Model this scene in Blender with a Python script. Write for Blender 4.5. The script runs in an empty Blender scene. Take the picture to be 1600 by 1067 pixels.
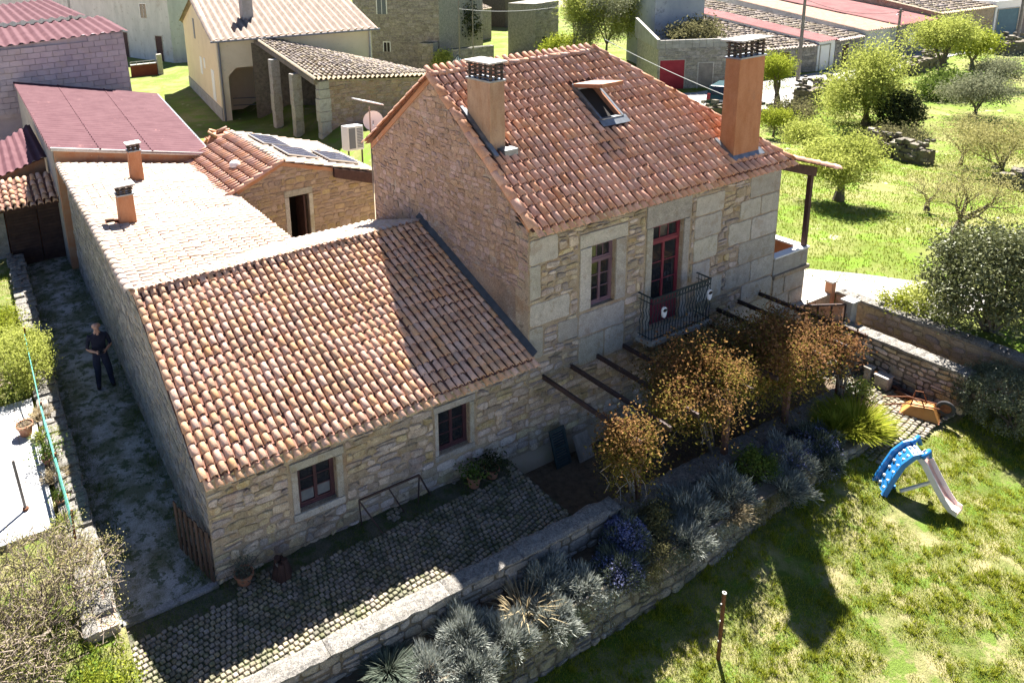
import bpy, math, random
import numpy as np
from mathutils import Vector, Matrix, noise as mnoise
S = bpy.context.scene
COL = S.collection
rng = random.Random(11)
nr = np.random.default_rng(11)
R = math.radians

# ------------------------------------------------------------------ camera, sky, sun, exposure
CP = np.array([-2.30666, -10.74515, 10.30593])
CF, CX, CY = 1194.29677, 567.74582, 224.27305
YA, PI_, RO = 0.475638198, 0.257386624, -0.0540442931
_f = np.array([math.sin(YA)*math.cos(PI_), math.cos(YA)*math.cos(PI_), -math.sin(PI_)])
_r0 = np.array([math.cos(YA), -math.sin(YA), 0.0])
_u0 = np.cross(_r0, _f)
CR = _r0*math.cos(RO)+_u0*math.sin(RO)
CU = -_r0*math.sin(RO)+_u0*math.cos(RO)
cam = bpy.data.cameras.new('camera')
cam.sensor_width = 36.0
cam.lens = CF/1600*36
cam.shift_x = (800-CX)/1600
cam.shift_y = (CY-533.5)/1600
cam.clip_end = 2000
co = bpy.data.objects.new('camera', cam)
COL.objects.link(co)
co.matrix_world = Matrix(((CR[0], CU[0], -_f[0], CP[0]), (CR[1], CU[1], -_f[1], CP[1]), (CR[2], CU[2], -_f[2], CP[2]), (0, 0, 0, 1)))
S.camera = co
SUN = Vector((0.475, 0.58, 1.0)).normalized()
W = bpy.data.worlds.new('World')
S.world = W
W.use_nodes = True
_nt = W.node_tree
_sky = _nt.nodes.new('ShaderNodeTexSky')
_sky.sky_type = 'NISHITA'
_sky.sun_disc = False
_sky.sun_elevation = math.asin(SUN.z)
_sky.sun_rotation = math.atan2(SUN.x, SUN.y)
_sky.altitude = 900
_sky.air_density = 0.55
_sky.dust_density = 0.2
_nt.links.new(_sky.outputs[0], _nt.nodes['Background'].inputs[0])
_nt.nodes['Background'].inputs[1].default_value = 0.05
sl = bpy.data.lights.new('sun', 'SUN')
sl.energy = 5.0
sl.angle = R(0.5)
sl.color = (1.0, 0.95, 0.88)
so = bpy.data.objects.new('sun', sl)
COL.objects.link(so)
so.rotation_euler = SUN.to_track_quat('Z', 'Y').to_euler()
so.location = (20, 20, 40)
S.view_settings.view_transform = 'Standard'
S.view_settings.look = 'None'
S.view_settings.exposure = 2.2
S.view_settings.gamma = 1.0
S.render.engine = 'CYCLES'
S.cycles.max_bounces = 5
S.cycles.transparent_max_bounces = 6
S.cycles.caustics_reflective = False
S.cycles.caustics_refractive = False
S.cycles.use_adaptive_sampling = True
S.cycles.adaptive_threshold = 0.02
S.cycles.use_denoising = True

# ------------------------------------------------------------------ helpers
def sm(a, b, x):
    t = np.clip((np.asarray(x, float)-a)/(b-a), 0, 1)
    return t*t*(3-2*t)
def ray(u, v):
    return _f+CR*(u-CX)/CF-CU*(v-CY)/CF
def atz(u, v, z=0.0):
    d = ray(u, v)
    return Vector(CP+d*((z-CP[2])/d[2]))
def aty(u, v, y=0.0):
    d = ray(u, v)
    return Vector(CP+d*((y-CP[1])/d[1]))
def H(x, y):                                            # height of the natural ground
    x = np.asarray(x, float); y = np.asarray(y, float)
    d = x+0.3*np.maximum(y, 0)
    far = 0.85*sm(14.2, 15.0, x)*(1-sm(22, 38, d))-0.35*sm(24, 40, d)*sm(10, 18, x)
    return far
def onground(u, v):
    z = 0.0
    for _ in range(30):
        p = atz(u, v, z)
        z = 0.5*z+0.5*float(H(p.x, p.y))
    return Vector((p.x, p.y, float(H(p.x, p.y))))
def cdist(p):
    return math.sqrt((p[0]-CP[0])**2+(p[1]-CP[1])**2+(p[2]-CP[2])**2)

def mat(name, c1, c2=None, scale=3.0, rough=.85, bump=.25, bscale=30, rand=.12, spot=None, spec=.25, metal=0.0, detail=6, lo=.35, hi=.65, layer=None, stretch=None, wave=None, hue=0.0, grain=0.0):
    """noise-mixed colour on world position; spot=(colour, scale, threshold, amount); rand = value change by piece"""
    m = bpy.data.materials.new(name)
    m.use_nodes = True
    nt = m.node_tree
    L = nt.links.new
    N = nt.nodes.new
    b = nt.nodes['Principled BSDF']
    g = N('ShaderNodeNewGeometry')
    pos = g.outputs['Position']
    if stretch:
        mp = N('ShaderNodeMapping'); mp.inputs['Scale'].default_value = stretch
        L(pos, mp.inputs['Vector']); pos = mp.outputs[0]
    n1 = N('ShaderNodeTexNoise'); n1.inputs['Scale'].default_value = scale; n1.inputs['Detail'].default_value = detail
    n1.inputs['Roughness'].default_value = .65
    L(pos, n1.inputs['Vector'])
    rp = N('ShaderNodeValToRGB')
    rp.color_ramp.elements[0].position = lo; rp.color_ramp.elements[1].position = hi
    rp.color_ramp.elements[0].color = (*c1, 1); rp.color_ramp.elements[1].color = (*(c2 or c1), 1)
    L(n1.outputs['Fac'], rp.inputs[0])
    col = rp.outputs[0]
    def mixin(col, spec_):
        c, sc, th, am = spec_
        n = N('ShaderNodeTexNoise'); n.inputs['Scale'].default_value = sc; n.inputs['Detail'].default_value = 5; n.inputs['Roughness'].default_value = .7
        L(g.outputs['Position'], n.inputs['Vector'])
        mr = N('ShaderNodeMapRange'); mr.inputs[1].default_value = th; mr.inputs[2].default_value = th+.06; mr.inputs[4].default_value = am
        L(n.outputs['Fac'], mr.inputs[0])
        mx = N('ShaderNodeMix'); mx.data_type = 'RGBA'
        L(mr.outputs[0], mx.inputs[0]); L(col, mx.inputs[6]); mx.inputs[7].default_value = (*c, 1)
        return mx.outputs[2]
    for s_ in ([spot] if spot and not isinstance(spot, list) else (spot or [])):
        col = mixin(col, s_)
    if rand or hue:
        oi = N('ShaderNodeObjectInfo'); at = N('ShaderNodeAttribute'); at.attribute_name = 'rnd'
        ad = N('ShaderNodeMath'); ad.operation = 'ADD'; L(oi.outputs['Random'], ad.inputs[0]); L(at.outputs['Fac'], ad.inputs[1])
        fr = N('ShaderNodeMath'); fr.operation = 'FRACT'; L(ad.outputs[0], fr.inputs[0])
        mr = N('ShaderNodeMapRange'); mr.inputs[3].default_value = 1-rand; mr.inputs[4].default_value = 1+rand; L(fr.outputs[0], mr.inputs[0])
        hs = N('ShaderNodeHueSaturation'); L(mr.outputs[0], hs.inputs['Value']); L(col, hs.inputs['Color'])
        if hue:
            f2 = N('ShaderNodeMath'); f2.operation = 'MULTIPLY'; f2.inputs[1].default_value = 7.31; L(fr.outputs[0], f2.inputs[0])
            f3 = N('ShaderNodeMath'); f3.operation = 'FRACT'; L(f2.outputs[0], f3.inputs[0])
            m2 = N('ShaderNodeMapRange'); m2.inputs[3].default_value = .5-hue; m2.inputs[4].default_value = .5+hue; L(f3.outputs[0], m2.inputs[0])
            L(m2.outputs[0], hs.inputs['Hue'])
            m3 = N('ShaderNodeMapRange'); m3.inputs[3].default_value = 1-rand*1.6; m3.inputs[4].default_value = 1+rand*.6; L(f3.outputs[0], m3.inputs[0])
            L(m3.outputs[0], hs.inputs['Saturation'])
        col = hs.outputs[0]
    if grain:
        ng = N('ShaderNodeTexNoise'); ng.inputs['Scale'].default_value = 48; ng.inputs['Detail'].default_value = 3; ng.inputs['Roughness'].default_value = .75
        L(g.outputs['Position'], ng.inputs['Vector'])
        mg = N('ShaderNodeMapRange'); mg.inputs[1].default_value = .3; mg.inputs[2].default_value = .7; mg.inputs[3].default_value = 1-grain; mg.inputs[4].default_value = 1+grain; L(ng.outputs['Fac'], mg.inputs[0])
        hg = N('ShaderNodeHueSaturation'); L(mg.outputs[0], hg.inputs['Value']); L(col, hg.inputs['Color']); col = hg.outputs[0]
    L(col, b.inputs['Base Color'])
    b.inputs['Roughness'].default_value = rough
    b.inputs['Specular IOR Level'].default_value = spec
    b.inputs['Metallic'].default_value = metal
    if bump:
        n2 = N('ShaderNodeTexNoise'); n2.inputs['Scale'].default_value = bscale; n2.inputs['Detail'].default_value = 7; n2.inputs['Roughness'].default_value = .7
        L(g.outputs['Position'], n2.inputs['Vector'])
        bp = N('ShaderNodeBump'); bp.inputs['Strength'].default_value = bump; bp.inputs['Distance'].default_value = .03
        L(n2.outputs['Fac'], bp.inputs['Height'])
        L(bp.outputs[0], b.inputs['Normal'])
    return m

def leafmat(name, c1, c2, trans=.35, rough=.6, gloss=.0, pos=None):
    m = bpy.data.materials.new(name)
    m.use_nodes = True
    nt = m.node_tree
    L = nt.links.new; N = nt.nodes.new
    nt.nodes.remove(nt.nodes['Principled BSDF'])
    out = nt.nodes['Material Output']
    at = N('ShaderNodeAttribute'); at.attribute_name = 'rnd'
    rp = N('ShaderNodeValToRGB')
    rp.color_ramp.elements[0].color = (*c1, 1); rp.color_ramp.elements[1].color = (*c2, 1)
    L(at.outputs['Fac'], rp.inputs[0])
    d = N('ShaderNodeBsdfDiffuse'); t = N('ShaderNodeBsdfTranslucent')
    L(rp.outputs[0], d.inputs[0]); L(rp.outputs[0], t.inputs[0])
    mx = N('ShaderNodeMixShader'); mx.inputs[0].default_value = trans
    L(d.outputs[0], mx.inputs[1]); L(t.outputs[0], mx.inputs[2])
    res = mx.outputs[0]
    if gloss:
        gl = N('ShaderNodeBsdfGlossy'); gl.inputs['Roughness'].default_value = rough; gl.inputs[0].default_value = (1, 1, 1, 1)
        m2 = N('ShaderNodeMixShader'); m2.inputs[0].default_value = gloss
        L(res, m2.inputs[1]); L(gl.outputs[0], m2.inputs[2]); res = m2.outputs[0]
    L(res, out.inputs[0])
    return m

def tag(o, label=None, cat=None, group=None, kind=None):
    if label: o['label'] = label
    if cat: o['category'] = cat
    if group: o['group'] = group
    if kind: o['kind'] = kind
    return o
def thing(name, label, cat, loc=(0, 0, 0), group=None):
    o = bpy.data.objects.new(name, None)
    o.empty_display_size = .2
    COL.objects.link(o)
    o.location = loc
    return tag(o, label, cat, group)
def adopt(o, parent):
    """o is built in world coordinates; its parent is an Empty moved to its base, or a part built in world coordinates"""
    if parent is not None:
        o.parent = parent
        if parent.type == 'EMPTY':
            o.matrix_parent_inverse = Matrix.Translation(-Vector(parent.location))
    return o
def newobj(name, me, parent=None, m=None):
    if m is not None and len(me.materials) == 0:
        me.materials.append(m)
    o = bpy.data.objects.new(name, me)
    COL.objects.link(o)
    return adopt(o, parent)
def mesh_np(name, V, F, m=None, rnd=None, smooth=False):
    """V (n,3) array, F (k,q) array of equal-sized faces"""
    me = bpy.data.meshes.new(name)
    V = np.asarray(V, np.float32); F = np.asarray(F, np.int32)
    k, q = F.shape
    me.vertices.add(len(V)); me.vertices.foreach_set('co', V.ravel())
    me.loops.add(k*q); me.loops.foreach_set('vertex_index', F.ravel())
    me.polygons.add(k); me.polygons.foreach_set('loop_start', np.arange(0, k*q, q, dtype=np.int32))
    me.polygons.foreach_set('loop_total', np.full(k, q, np.int32))
    if smooth: me.polygons.foreach_set('use_smooth', np.ones(k, bool))
    if rnd is not None:
        a = me.attributes.new('rnd', 'FLOAT', 'FACE'); a.data.foreach_set('value', np.asarray(rnd, np.float32))
    me.update(calc_edges=True)
    if m: me.materials.append(m)
    return me

class MB:
    def __init__(s):
        s.v = []; s.f = []; s.r = []
    def add(s, vs, fs, r=0.0):
        n = len(s.v)
        s.v += [tuple(p) for p in vs]
        for f in fs: s.f.append([i+n for i in f]); s.r.append(r)
        return s
    def box(s, x0, x1, y0, y1, z0, z1, r=0.0):
        return s.add([(x0, y0, z0), (x1, y0, z0), (x1, y1, z0), (x0, y1, z0), (x0, y0, z1), (x1, y0, z1), (x1, y1, z1), (x0, y1, z1)],
                     [(0, 3, 2, 1), (4, 5, 6, 7), (0, 1, 5, 4), (1, 2, 6, 5), (2, 3, 7, 6), (3, 0, 4, 7)], r)
    def beam(s, p, q, w, h, up=(0, 0, 1), r=0.0):
        p, q, up = Vector(p), Vector(q), Vector(up)
        d = (q-p).normalized()
        sd = d.cross(up)
        if sd.length < 1e-4: sd = d.cross(Vector((0, 1, 0)))
        sd.normalize(); u2 = sd.cross(d)
        a, b = sd*w/2, u2*h/2
        return s.add([p-a-b, p+a-b, p+a+b, p-a+b, q-a-b, q+a-b, q+a+b, q-a+b],
                     [(0, 1, 2, 3), (7, 6, 5, 4), (0, 4, 5, 1), (1, 5, 6, 2), (2, 6, 7, 3), (3, 7, 4, 0)], r)
    def tube(s, pts, rad, n=8, cap=True, r=0.0):
        pts = [Vector(p) for p in pts]
        if not isinstance(rad, (list, tuple)): rad = [rad]*len(pts)
        rings = []
        prev = None
        for i, p in enumerate(pts):
            d = (pts[min(i+1, len(pts)-1)]-pts[max(i-1, 0)])
            if d.length < 1e-6: d = Vector((0, 0, 1))
            d.normalize()
            if prev is None:
                a = d.orthogonal().normalized()
            else:
                a = prev-d*prev.dot(d)
                a = a.normalized() if a.length > 1e-4 else d.orthogonal().normalized()
            prev = a
            b = d.cross(a)
            rings.append([p+(a*math.cos(2*math.pi*k/n)+b*math.sin(2*math.pi*k/n))*rad[i] for k in range(n)])
        vs = [q for rg in rings for q in rg]
        fs = []
        for i in range(len(pts)-1):
            for k in range(n):
                fs.append((i*n+k, i*n+(k+1) % n, (i+1)*n+(k+1) % n, (i+1)*n+k))
        if cap:
            fs.append(tuple(range(n-1, -1, -1))); fs.append(tuple((len(pts)-1)*n+k for k in range(n)))
        return s.add(vs, fs, r)
    def lathe(s, c, prof, n=16, r=0.0):
        vs = []; fs = []
        for (rad, z) in prof:
            for k in range(n):
                a = 2*math.pi*k/n
                vs.append((c[0]+rad*math.cos(a), c[1]+rad*math.sin(a), c[2]+z))
        for i in range(len(prof)-1):
            for k in range(n):
                fs.append((i*n+k, i*n+(k+1) % n, (i+1)*n+(k+1) % n, (i+1)*n+k))
        return s.add(vs, fs, r)
    def prism(s, poly, d, r=0.0):
        """poly: list of 3d points, d: offset vector"""
        n = len(poly); d = Vector(d)
        vs = [Vector(p) for p in poly]+[Vector(p)+d for p in poly]
        fs = [tuple(range(n-1, -1, -1)), tuple(range(n, 2*n))]
        for i in range(n): fs.append((i, (i+1) % n, n+(i+1) % n, n+i))
        return s.add(vs, fs, r)
    def mesh(s, name, m=None, smooth=False):
        me = bpy.data.meshes.new(name)
        me.from_pydata(s.v, [], s.f)
        if any(s.r):
            a = me.attributes.new('rnd', 'FLOAT', 'FACE'); a.data.foreach_set('value', np.array(s.r, np.float32))
        if smooth: me.polygons.foreach_set('use_smooth', np.ones(len(s.f), bool))
        if m: me.materials.append(m)
        me.update()
        return me
    def build(s, name, m, parent=None, smooth=False, bevel=0, kind=None):
        o = newobj(name, s.mesh(name, m, smooth), parent)
        if bevel:
            md = o.modifiers.new('bevel', 'BEVEL'); md.width = bevel; md.segments = 2; md.limit_method = 'ANGLE'; md.angle_limit = R(40)
        if kind: o['kind'] = kind
        return o
# ------------------------------------------------------------------ materials
M = {}
M['tile_old'] = mat('tile_old', (0.572, 0.301, 0.169), (0.667, 0.417, 0.275), scale=3, rough=.8, bump=.25, bscale=45, rand=.13, hue=.006, spot=[((.10, .085, .075), 17, .61, .55), ((.34, .28, .21), 6, .64, .45), ((.30, .22, .16), 1.3, .55, .45), ((.16, .135, .12), 30, .66, .6)], grain=0.16)
M['tile_red'] = mat('tile_red', (0.536, 0.25, 0.153), (0.618, 0.361, 0.243), scale=3, rough=.75, bump=.2, bscale=45, rand=.11, hue=.006, spot=[((.14, .10, .085), 14, .62, .6), ((.34, .22, .15), 4, .62, .45), ((.32, .20, .14), 1.2, .55, .45), ((.17, .13, .11), 30, .67, .5)], grain=0.14)
M['tile_glare'] = mat('tile_glare', (0.38, 0.274, 0.198), (0.471, 0.395, 0.326), scale=4, rough=.7, bump=.25, bscale=40, rand=.14, hue=.012, spot=[((.16, .14, .12), 9, .66, .7)], grain=0.14)  # same clay tiles made paler, the sun glare put into the colour
M['tile_fresh'] = mat('tile_fresh', (.36, .14, .085), (.44, .20, .13), scale=4, rough=.75, bump=.15, rand=.12)
M['channel'] = mat('channel', (0.18, 0.078, 0.0504), (0.264, 0.132, 0.096), scale=6, rough=.9, bump=.2, rand=.15, spot=((.06, .05, .045), 12, .52, .7))  # clay darkened, shade of the gaps between covers put into the colour
M['oldroof'] = mat('oldroof', (0.259, 0.202, 0.151), (0.36, 0.288, 0.223), scale=6, rough=.9, bump=.3, rand=.25, hue=.02, spot=[((.14, .12, .09), 10, .55, .7), ((.22, .2, .1), 4, .58, .5)], grain=0.3)
M['mortar'] = mat('mortar', (0.295, 0.23, 0.159), (0.401, 0.33, 0.242), scale=3, rough=.95, bump=.6, bscale=22, rand=0, spot=[((.13, .10, .075), 7, .58, .65), ((.42, .38, .32), 3, .60, .6), ((.30, .18, .10), 1.3, .56, .5), ((.16, .145, .12), .8, .57, .5)], grain=0.4)
M['mortar_pink'] = mat('mortar_pink', (0.29, 0.194, 0.132), (0.37, 0.273, 0.202), scale=1.6, rough=.95, bump=1.0, bscale=13, rand=0, spot=[((.17, .12, .095), 9, .57, .65), ((.40, .36, .3), 1.2, .56, .7), ((.18, .145, .12), .7, .57, .6)], grain=0.42)
M['mortar_dark'] = mat('mortar_dark', (.10, .085, .065), (.17, .145, .11), scale=5, rough=.95, bump=.6, bscale=25, rand=0, spot=((.09, .1, .05), 6, .58, .6), grain=0.3)
M['stone'] = mat('stone', (0.342, 0.254, 0.171), (0.496, 0.407, 0.307), scale=5, rough=.92, bump=.55, bscale=38, rand=.30, hue=.025, spot=[((.12, .09, .07), 8, .60, .65), ((.46, .43, .38), 9, .63, .75), ((.34, .20, .10), 1.6, .55, .55), ((.17, .15, .125), .9, .56, .5)], grain=0.4)
M['stone_pink'] = mat('stone_pink', (0.317, 0.198, 0.141), (0.405, 0.295, 0.229), scale=6, rough=.92, bump=.6, bscale=34, rand=.2, hue=.018, spot=[((.17, .13, .11), 11, .6, .6), ((.48, .4, .33), 12, .66, .5)], grain=0.42)
M['stone_tan'] = mat('stone_tan', (0.304, 0.208, 0.128), (0.384, 0.288, 0.196), scale=5, rough=.92, bump=.5, bscale=34, rand=.2, hue=.02, spot=[((.19, .14, .1), 10, .62, .6)], grain=0.35)
M['stone_grey'] = mat('stone_grey', (0.199, 0.18, 0.157), (0.323, 0.294, 0.257), scale=5, rough=.93, bump=.6, bscale=34, rand=.22, hue=.02, spot=[((.11, .10, .085), 9, .58, .6), ((.47, .45, .4), 12, .65, .7)], grain=0.4)
M['granite'] = mat('granite', (0.348, 0.321, 0.274), (0.453, 0.421, 0.368), scale=6, rough=.9, bump=.6, bscale=40, rand=.17, hue=.018, spot=[((.22, .20, .17), 45, .56, .5), ((.31, .255, .185), 1.8, .55, .7), ((.2, .19, .17), 1.1, .6, .5)], grain=0.28)
M['capstone'] = mat('capstone', (0.146, 0.137, 0.122), (0.28, 0.261, 0.234), scale=14, rough=.95, bump=1.0, bscale=28, rand=.06, spot=[((.09, .085, .08), 26, .55, .85), ((.42, .40, .36), 20, .62, .7), ((.13, .12, .10), 4, .57, .6)], grain=0.4)
M['orange'] = mat('orange', (0.343, 0.148, 0.0702), (0.413, 0.199, 0.105), scale=3.5, rough=.9, bump=.2, bscale=18, rand=0, stretch=(1.6, 1.6, .6), spot=[((.30, .16, .10), 2.2, .60, .5), ((.2, .12, .085), 6, .66, .45)], grain=0.12)
M['orange_worn'] = mat('orange_worn', (0.4, 0.176, 0.088), (0.4, 0.24, 0.152), scale=3, rough=.9, bump=.3, bscale=24, rand=0, spot=[((.25, .15, .11), 5, .6, .7), ((.6, .5, .42), 4, .64, .7)])
M['chim_tan'] = mat('chim_tan', (0.324, 0.198, 0.122), (0.432, 0.297, 0.198), scale=3.5, rough=.9, bump=.25, bscale=20, rand=0, stretch=(1.6, 1.6, .6), spot=[((.17, .11, .08), 5, .64, .5), ((.27, .17, .12), 1.5, .57, .4)], grain=0.15)
M['soot'] = mat('soot', (.035, .03, .028), (.12, .09, .07), scale=8, rough=.9, bump=.2, rand=.2)
M['slab'] = mat('slab', (.42, .40, .37), (.56, .54, .5), scale=9, rough=.9, bump=.3, rand=.05, spot=((.2, .19, .17), 14, .6, .6))
M['flash'] = mat('flash', (.16, .175, .19), (.26, .28, .3), scale=6, rough=.45, bump=.05, metal=.6, rand=0, spec=.5)
M['darkflash'] = mat('darkflash', (.04, .045, .05), (.07, .075, .08), scale=6, rough=.5, bump=.05, rand=0, spec=.4)
M['paint_purple'] = mat('paint_purple', (.045, .018, .026), (.07, .03, .04), scale=4, rough=.5, bump=.08, rand=0, spec=.4)
M['paint_lilac'] = mat('paint_lilac', (.13, .075, .10), (.17, .105, .135), scale=4, rough=.55, bump=.08, rand=0, spec=.4)
M['paint_wine'] = mat('paint_wine', (.15, .018, .035), (.20, .03, .05), scale=5, rough=.45, bump=.06, rand=0, spec=.4)
M['iron_green'] = mat('iron_green', (.008, .022, .024), (.016, .036, .038), scale=10, rough=.5, bump=.1, rand=0, spec=.5)
M['rust'] = mat('rust', (.10, .035, .018), (.20, .085, .04), scale=14, rough=.85, bump=.4, bscale=60, rand=0)
M['darksteel'] = mat('darksteel', (.045, .028, .025), (.075, .05, .045), scale=12, rough=.7, bump=.2, rand=0)
M['wood_brown'] = mat('wood_brown', (.075, .05, .038), (.12, .08, .06), scale=9, rough=.8, bump=.3, bscale=40, rand=.18, stretch=(1, 1, .12))
M['wood_dark'] = mat('wood_dark', (.05, .025, .022), (.08, .04, .035), scale=7, rough=.75, bump=.2, rand=.12)
M['wood_door'] = mat('wood_door', (.045, .024, .02), (.07, .04, .032), scale=5, rough=.75, bump=.15, rand=.15)
M['wood_old'] = mat('wood_old', (.17, .145, .12), (.26, .225, .19), scale=9, rough=.9, bump=.4, rand=.2, stretch=(1, 1, .2))
M['glass'] = mat('glass', (.012, .014, .018), (.02, .022, .028), scale=2, rough=.06, bump=0, rand=0, spec=.8)
M['curtain'] = mat('curtain', (.10, .115, .13), (.15, .165, .18), scale=9, rough=.9, bump=0, rand=0)
M['interior_shade'] = mat('interior_shade', (.03, .025, .022), None, bump=0, rand=0)  # near-black, the darkness of rooms and openings put into the colour
M['terracotta'] = mat('terracotta', (0.32, 0.136, 0.072), (0.384, 0.192, 0.12), scale=8, rough=.85, bump=.15, rand=.1)
M['soil'] = mat('soil', (.075, .055, .038), (.14, .105, .07), scale=9, rough=1, bump=.8, bscale=20, rand=0)
M['gravel'] = mat('gravel', (.23, .23, .235), (.36, .36, .36), scale=28, rough=.95, bump=.9, bscale=60, rand=0, spot=((.1, .11, .07), 1.8, .5, .75), grain=0.3)
M['lane'] = mat('lane', (0.163, 0.17, 0.114), (0.421, 0.421, 0.421), scale=1.5, rough=1, bump=.9, bscale=55, rand=0, lo=.42, hi=.6, spot=[((.06, .085, .03), 5, .52, .8), ((.34, .34, .34), 38, .6, .6)], grain=0.3)
M['moss'] = mat('moss', (.07, .075, .045), (.12, .115, .085), scale=3, rough=1, bump=.7, bscale=40, rand=0, spot=((.055, .08, .025), 4, .52, .8), grain=0.3)
M['cobble'] = mat('cobble', (.19, .16, .115), (.31, .265, .195), scale=7, rough=.9, bump=.4, bscale=45, rand=.22, hue=.02, spot=[((.10, .11, .055), 2.2, .50, .7), ((.36, .29, .2), 6, .64, .4)], grain=0.3)
M['lawn'] = mat('lawn', (0.085, 0.121, 0.0158), (0.283, 0.25, 0.121), scale=1.3, rough=1, bump=1.0, bscale=26, rand=0, lo=.40, hi=.62, detail=9, spot=[((.10, .165, .018), 2.2, .53, .85), ((.17, .13, .08), 12, .62, .6)], grain=0.3)
M['meadow'] = mat('meadow', (0.106, 0.142, 0.0185), (0.218, 0.201, 0.0792), scale=.35, rough=1, bump=1.0, bscale=14, rand=0, lo=.40, hi=.66, detail=10, spot=[((.12, .205, .015), 1.1, .52, .8), ((.40, .35, .23), .8, .62, .75)])
M['bounce_field'] = mat('bounce_field', (0.27, 0.216, 0.153), (0.378, 0.31, 0.225), scale=.3, rough=1, bump=.6, bscale=8, rand=0, detail=9, spot=((.24, .24, .10), .25, .58, .6))  # tan ground added instead of green to bounce warm light onto the walls
M['drive'] = mat('drive', (0.294, 0.276, 0.245), (0.367, 0.352, 0.325), scale=1.2, rough=.95, bump=.5, bscale=25, rand=0, spot=[((.30, .27, .21), 3, .62, .6), ((.22, .24, .09), 1.7, .64, .7)], grain=0.15)
M['road'] = mat('road', (0.286, 0.279, 0.265), (0.34, 0.333, 0.32), scale=.8, rough=.95, bump=.3, bscale=20, rand=0, spot=((.3, .28, .25), .6, .6, .5))
M['white_tile'] = mat('white_tile', (0.38, 0.38, 0.38), (0.426, 0.426, 0.426), scale=4, rough=.75, bump=.1, rand=.06, spot=((.42, .40, .36), 5, .65, .5))
M['white'] = mat('white', (.72, .72, .71), (.78, .78, .77), scale=4, rough=.6, bump=.03, rand=0, spot=((.55, .53, .5), 3, .62, .4))
M['whitewash'] = mat('whitewash', (0.455, 0.455, 0.437), (0.573, 0.564, 0.546), scale=1.2, rough=.9, bump=.2, rand=0, stretch=(1, 1, .4), spot=[((.27, .25, .23), 2.2, .6, .6), ((.36, .32, .27), .7, .6, .6)])
M['yellow'] = mat('yellow', (0.678, 0.546, 0.36), (0.742, 0.612, 0.414), scale=.7, rough=.9, bump=.08, rand=0, spot=((.5, .42, .3), 1.5, .63, .5))
M['yellow_pale'] = mat('yellow_pale', (0.605, 0.518, 0.378), (0.67, 0.583, 0.443), scale=.9, rough=.9, bump=.08, rand=0, spot=((.4, .35, .28), 2, .63, .5))
M['concrete'] = mat('concrete', (0.255, 0.242, 0.221), (0.34, 0.327, 0.306), scale=1.6, rough=.92, bump=.3, rand=.1, spot=((.2, .185, .165), 2.2, .58, .5))
M['blockwall'] = mat('blockwall', (0.36, 0.304, 0.341), (0.459, 0.397, 0.428), scale=.9, rough=.92, bump=.35, rand=.1, hue=.02, spot=((.40, .33, .31), 1.3, .55, .6))
M['grey_wall'] = mat('grey_wall', (.26, .29, .33), (.36, .38, .40), scale=.8, rough=.9, bump=.2, rand=.05, spot=((.18, .18, .18), 1.8, .6, .6))
M['redsheet'] = mat('redsheet', (.082, .032, .04), (.11, .05, .058), scale=1.4, rough=.8, bump=.03, rand=.05, spec=.12, spot=((.33, .16, .14), 2.5, .64, .4))
M['pinksheet'] = mat('pinksheet', (0.225, 0.09, 0.09), (0.285, 0.135, 0.128), scale=1, rough=.85, bump=.03, rand=.06, spec=.12)
M['farroof'] = mat('farroof', (0.3, 0.176, 0.124), (0.375, 0.247, 0.188), scale=3, rough=.85, bump=.4, bscale=9, rand=.12)
M['farpale'] = mat('farpale', (0.39, 0.33, 0.27), (0.45, 0.39, 0.33), scale=3, rough=.85, bump=.4, bscale=9, rand=.1)
M['brickred'] = mat('brickred', (0.151, 0.0378, 0.021), (0.176, 0.0546, 0.0336), scale=2, rough=.85, bump=.1, rand=.05)
M['reddoor'] = mat('reddoor', (.26, .015, .03), (.32, .03, .045), scale=2, rough=.6, bump=.05, rand=.08)
M['greydoor'] = mat('greydoor', (.17, .15, .135), (.25, .225, .2), scale=3, rough=.8, bump=.2, rand=.1)
M['bluedoor'] = mat('bluedoor', (.05, .12, .16), (.07, .15, .19), scale=3, rough=.6, bump=.1, rand=.1)
M['solar'] = mat('solar', (.012, .02, .05), (.02, .03, .07), scale=3, rough=.12, bump=0, rand=0, spec=.9)
M['alu'] = mat('alu', (.5, .5, .5), None, rough=.35, bump=0, metal=.9, rand=0)
M['plastic_white'] = mat('plastic_white', (.66, .66, .64), (.7, .7, .69), scale=3, rough=.45, bump=0, rand=0, spec=.5)
M['plastic_grey'] = mat('plastic_grey', (.16, .17, .19), None, rough=.5, bump=0, rand=0)
M['slide_blue'] = mat('slide_blue', (.012, .13, .36), (.02, .17, .42), scale=3, rough=.35, bump=.02, rand=0, spec=.5)
M['slide_white'] = mat('slide_white', (.72, .66, .62), (.76, .70, .66), scale=3, rough=.4, bump=.02, rand=0, spec=.5)
M['slide_pink'] = mat('slide_pink', (.60, .30, .24), (.66, .42, .36), scale=4, rough=.4, bump=.02, rand=0, spec=.5)
M['barrow'] = mat('barrow', (0.39, 0.165, 0.0338), (0.435, 0.203, 0.0525), scale=5, rough=.6, bump=.05, rand=0, spec=.4, spot=((.3, .13, .05), 8, .6, .6))
M['tyre'] = mat('tyre', (.03, .03, .032), (.05, .05, .052), scale=9, rough=.85, bump=.1, rand=0)
M['car_green'] = mat('car_green', (.012, .045, .045), (.015, .055, .055), scale=2, rough=.25, bump=0, rand=0, spec=.6)
M['lamp_red'] = mat('lamp_red', (.35, .01, .02), None, rough=.3, bump=0, rand=0, spec=.6)
M['pole'] = mat('pole', (.16, .14, .125), (.24, .21, .19), scale=4, rough=.9, bump=.2, rand=.05)
M['wire'] = mat('wire', (.30, .30, .30), None, rough=.6, bump=0, rand=0)
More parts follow.
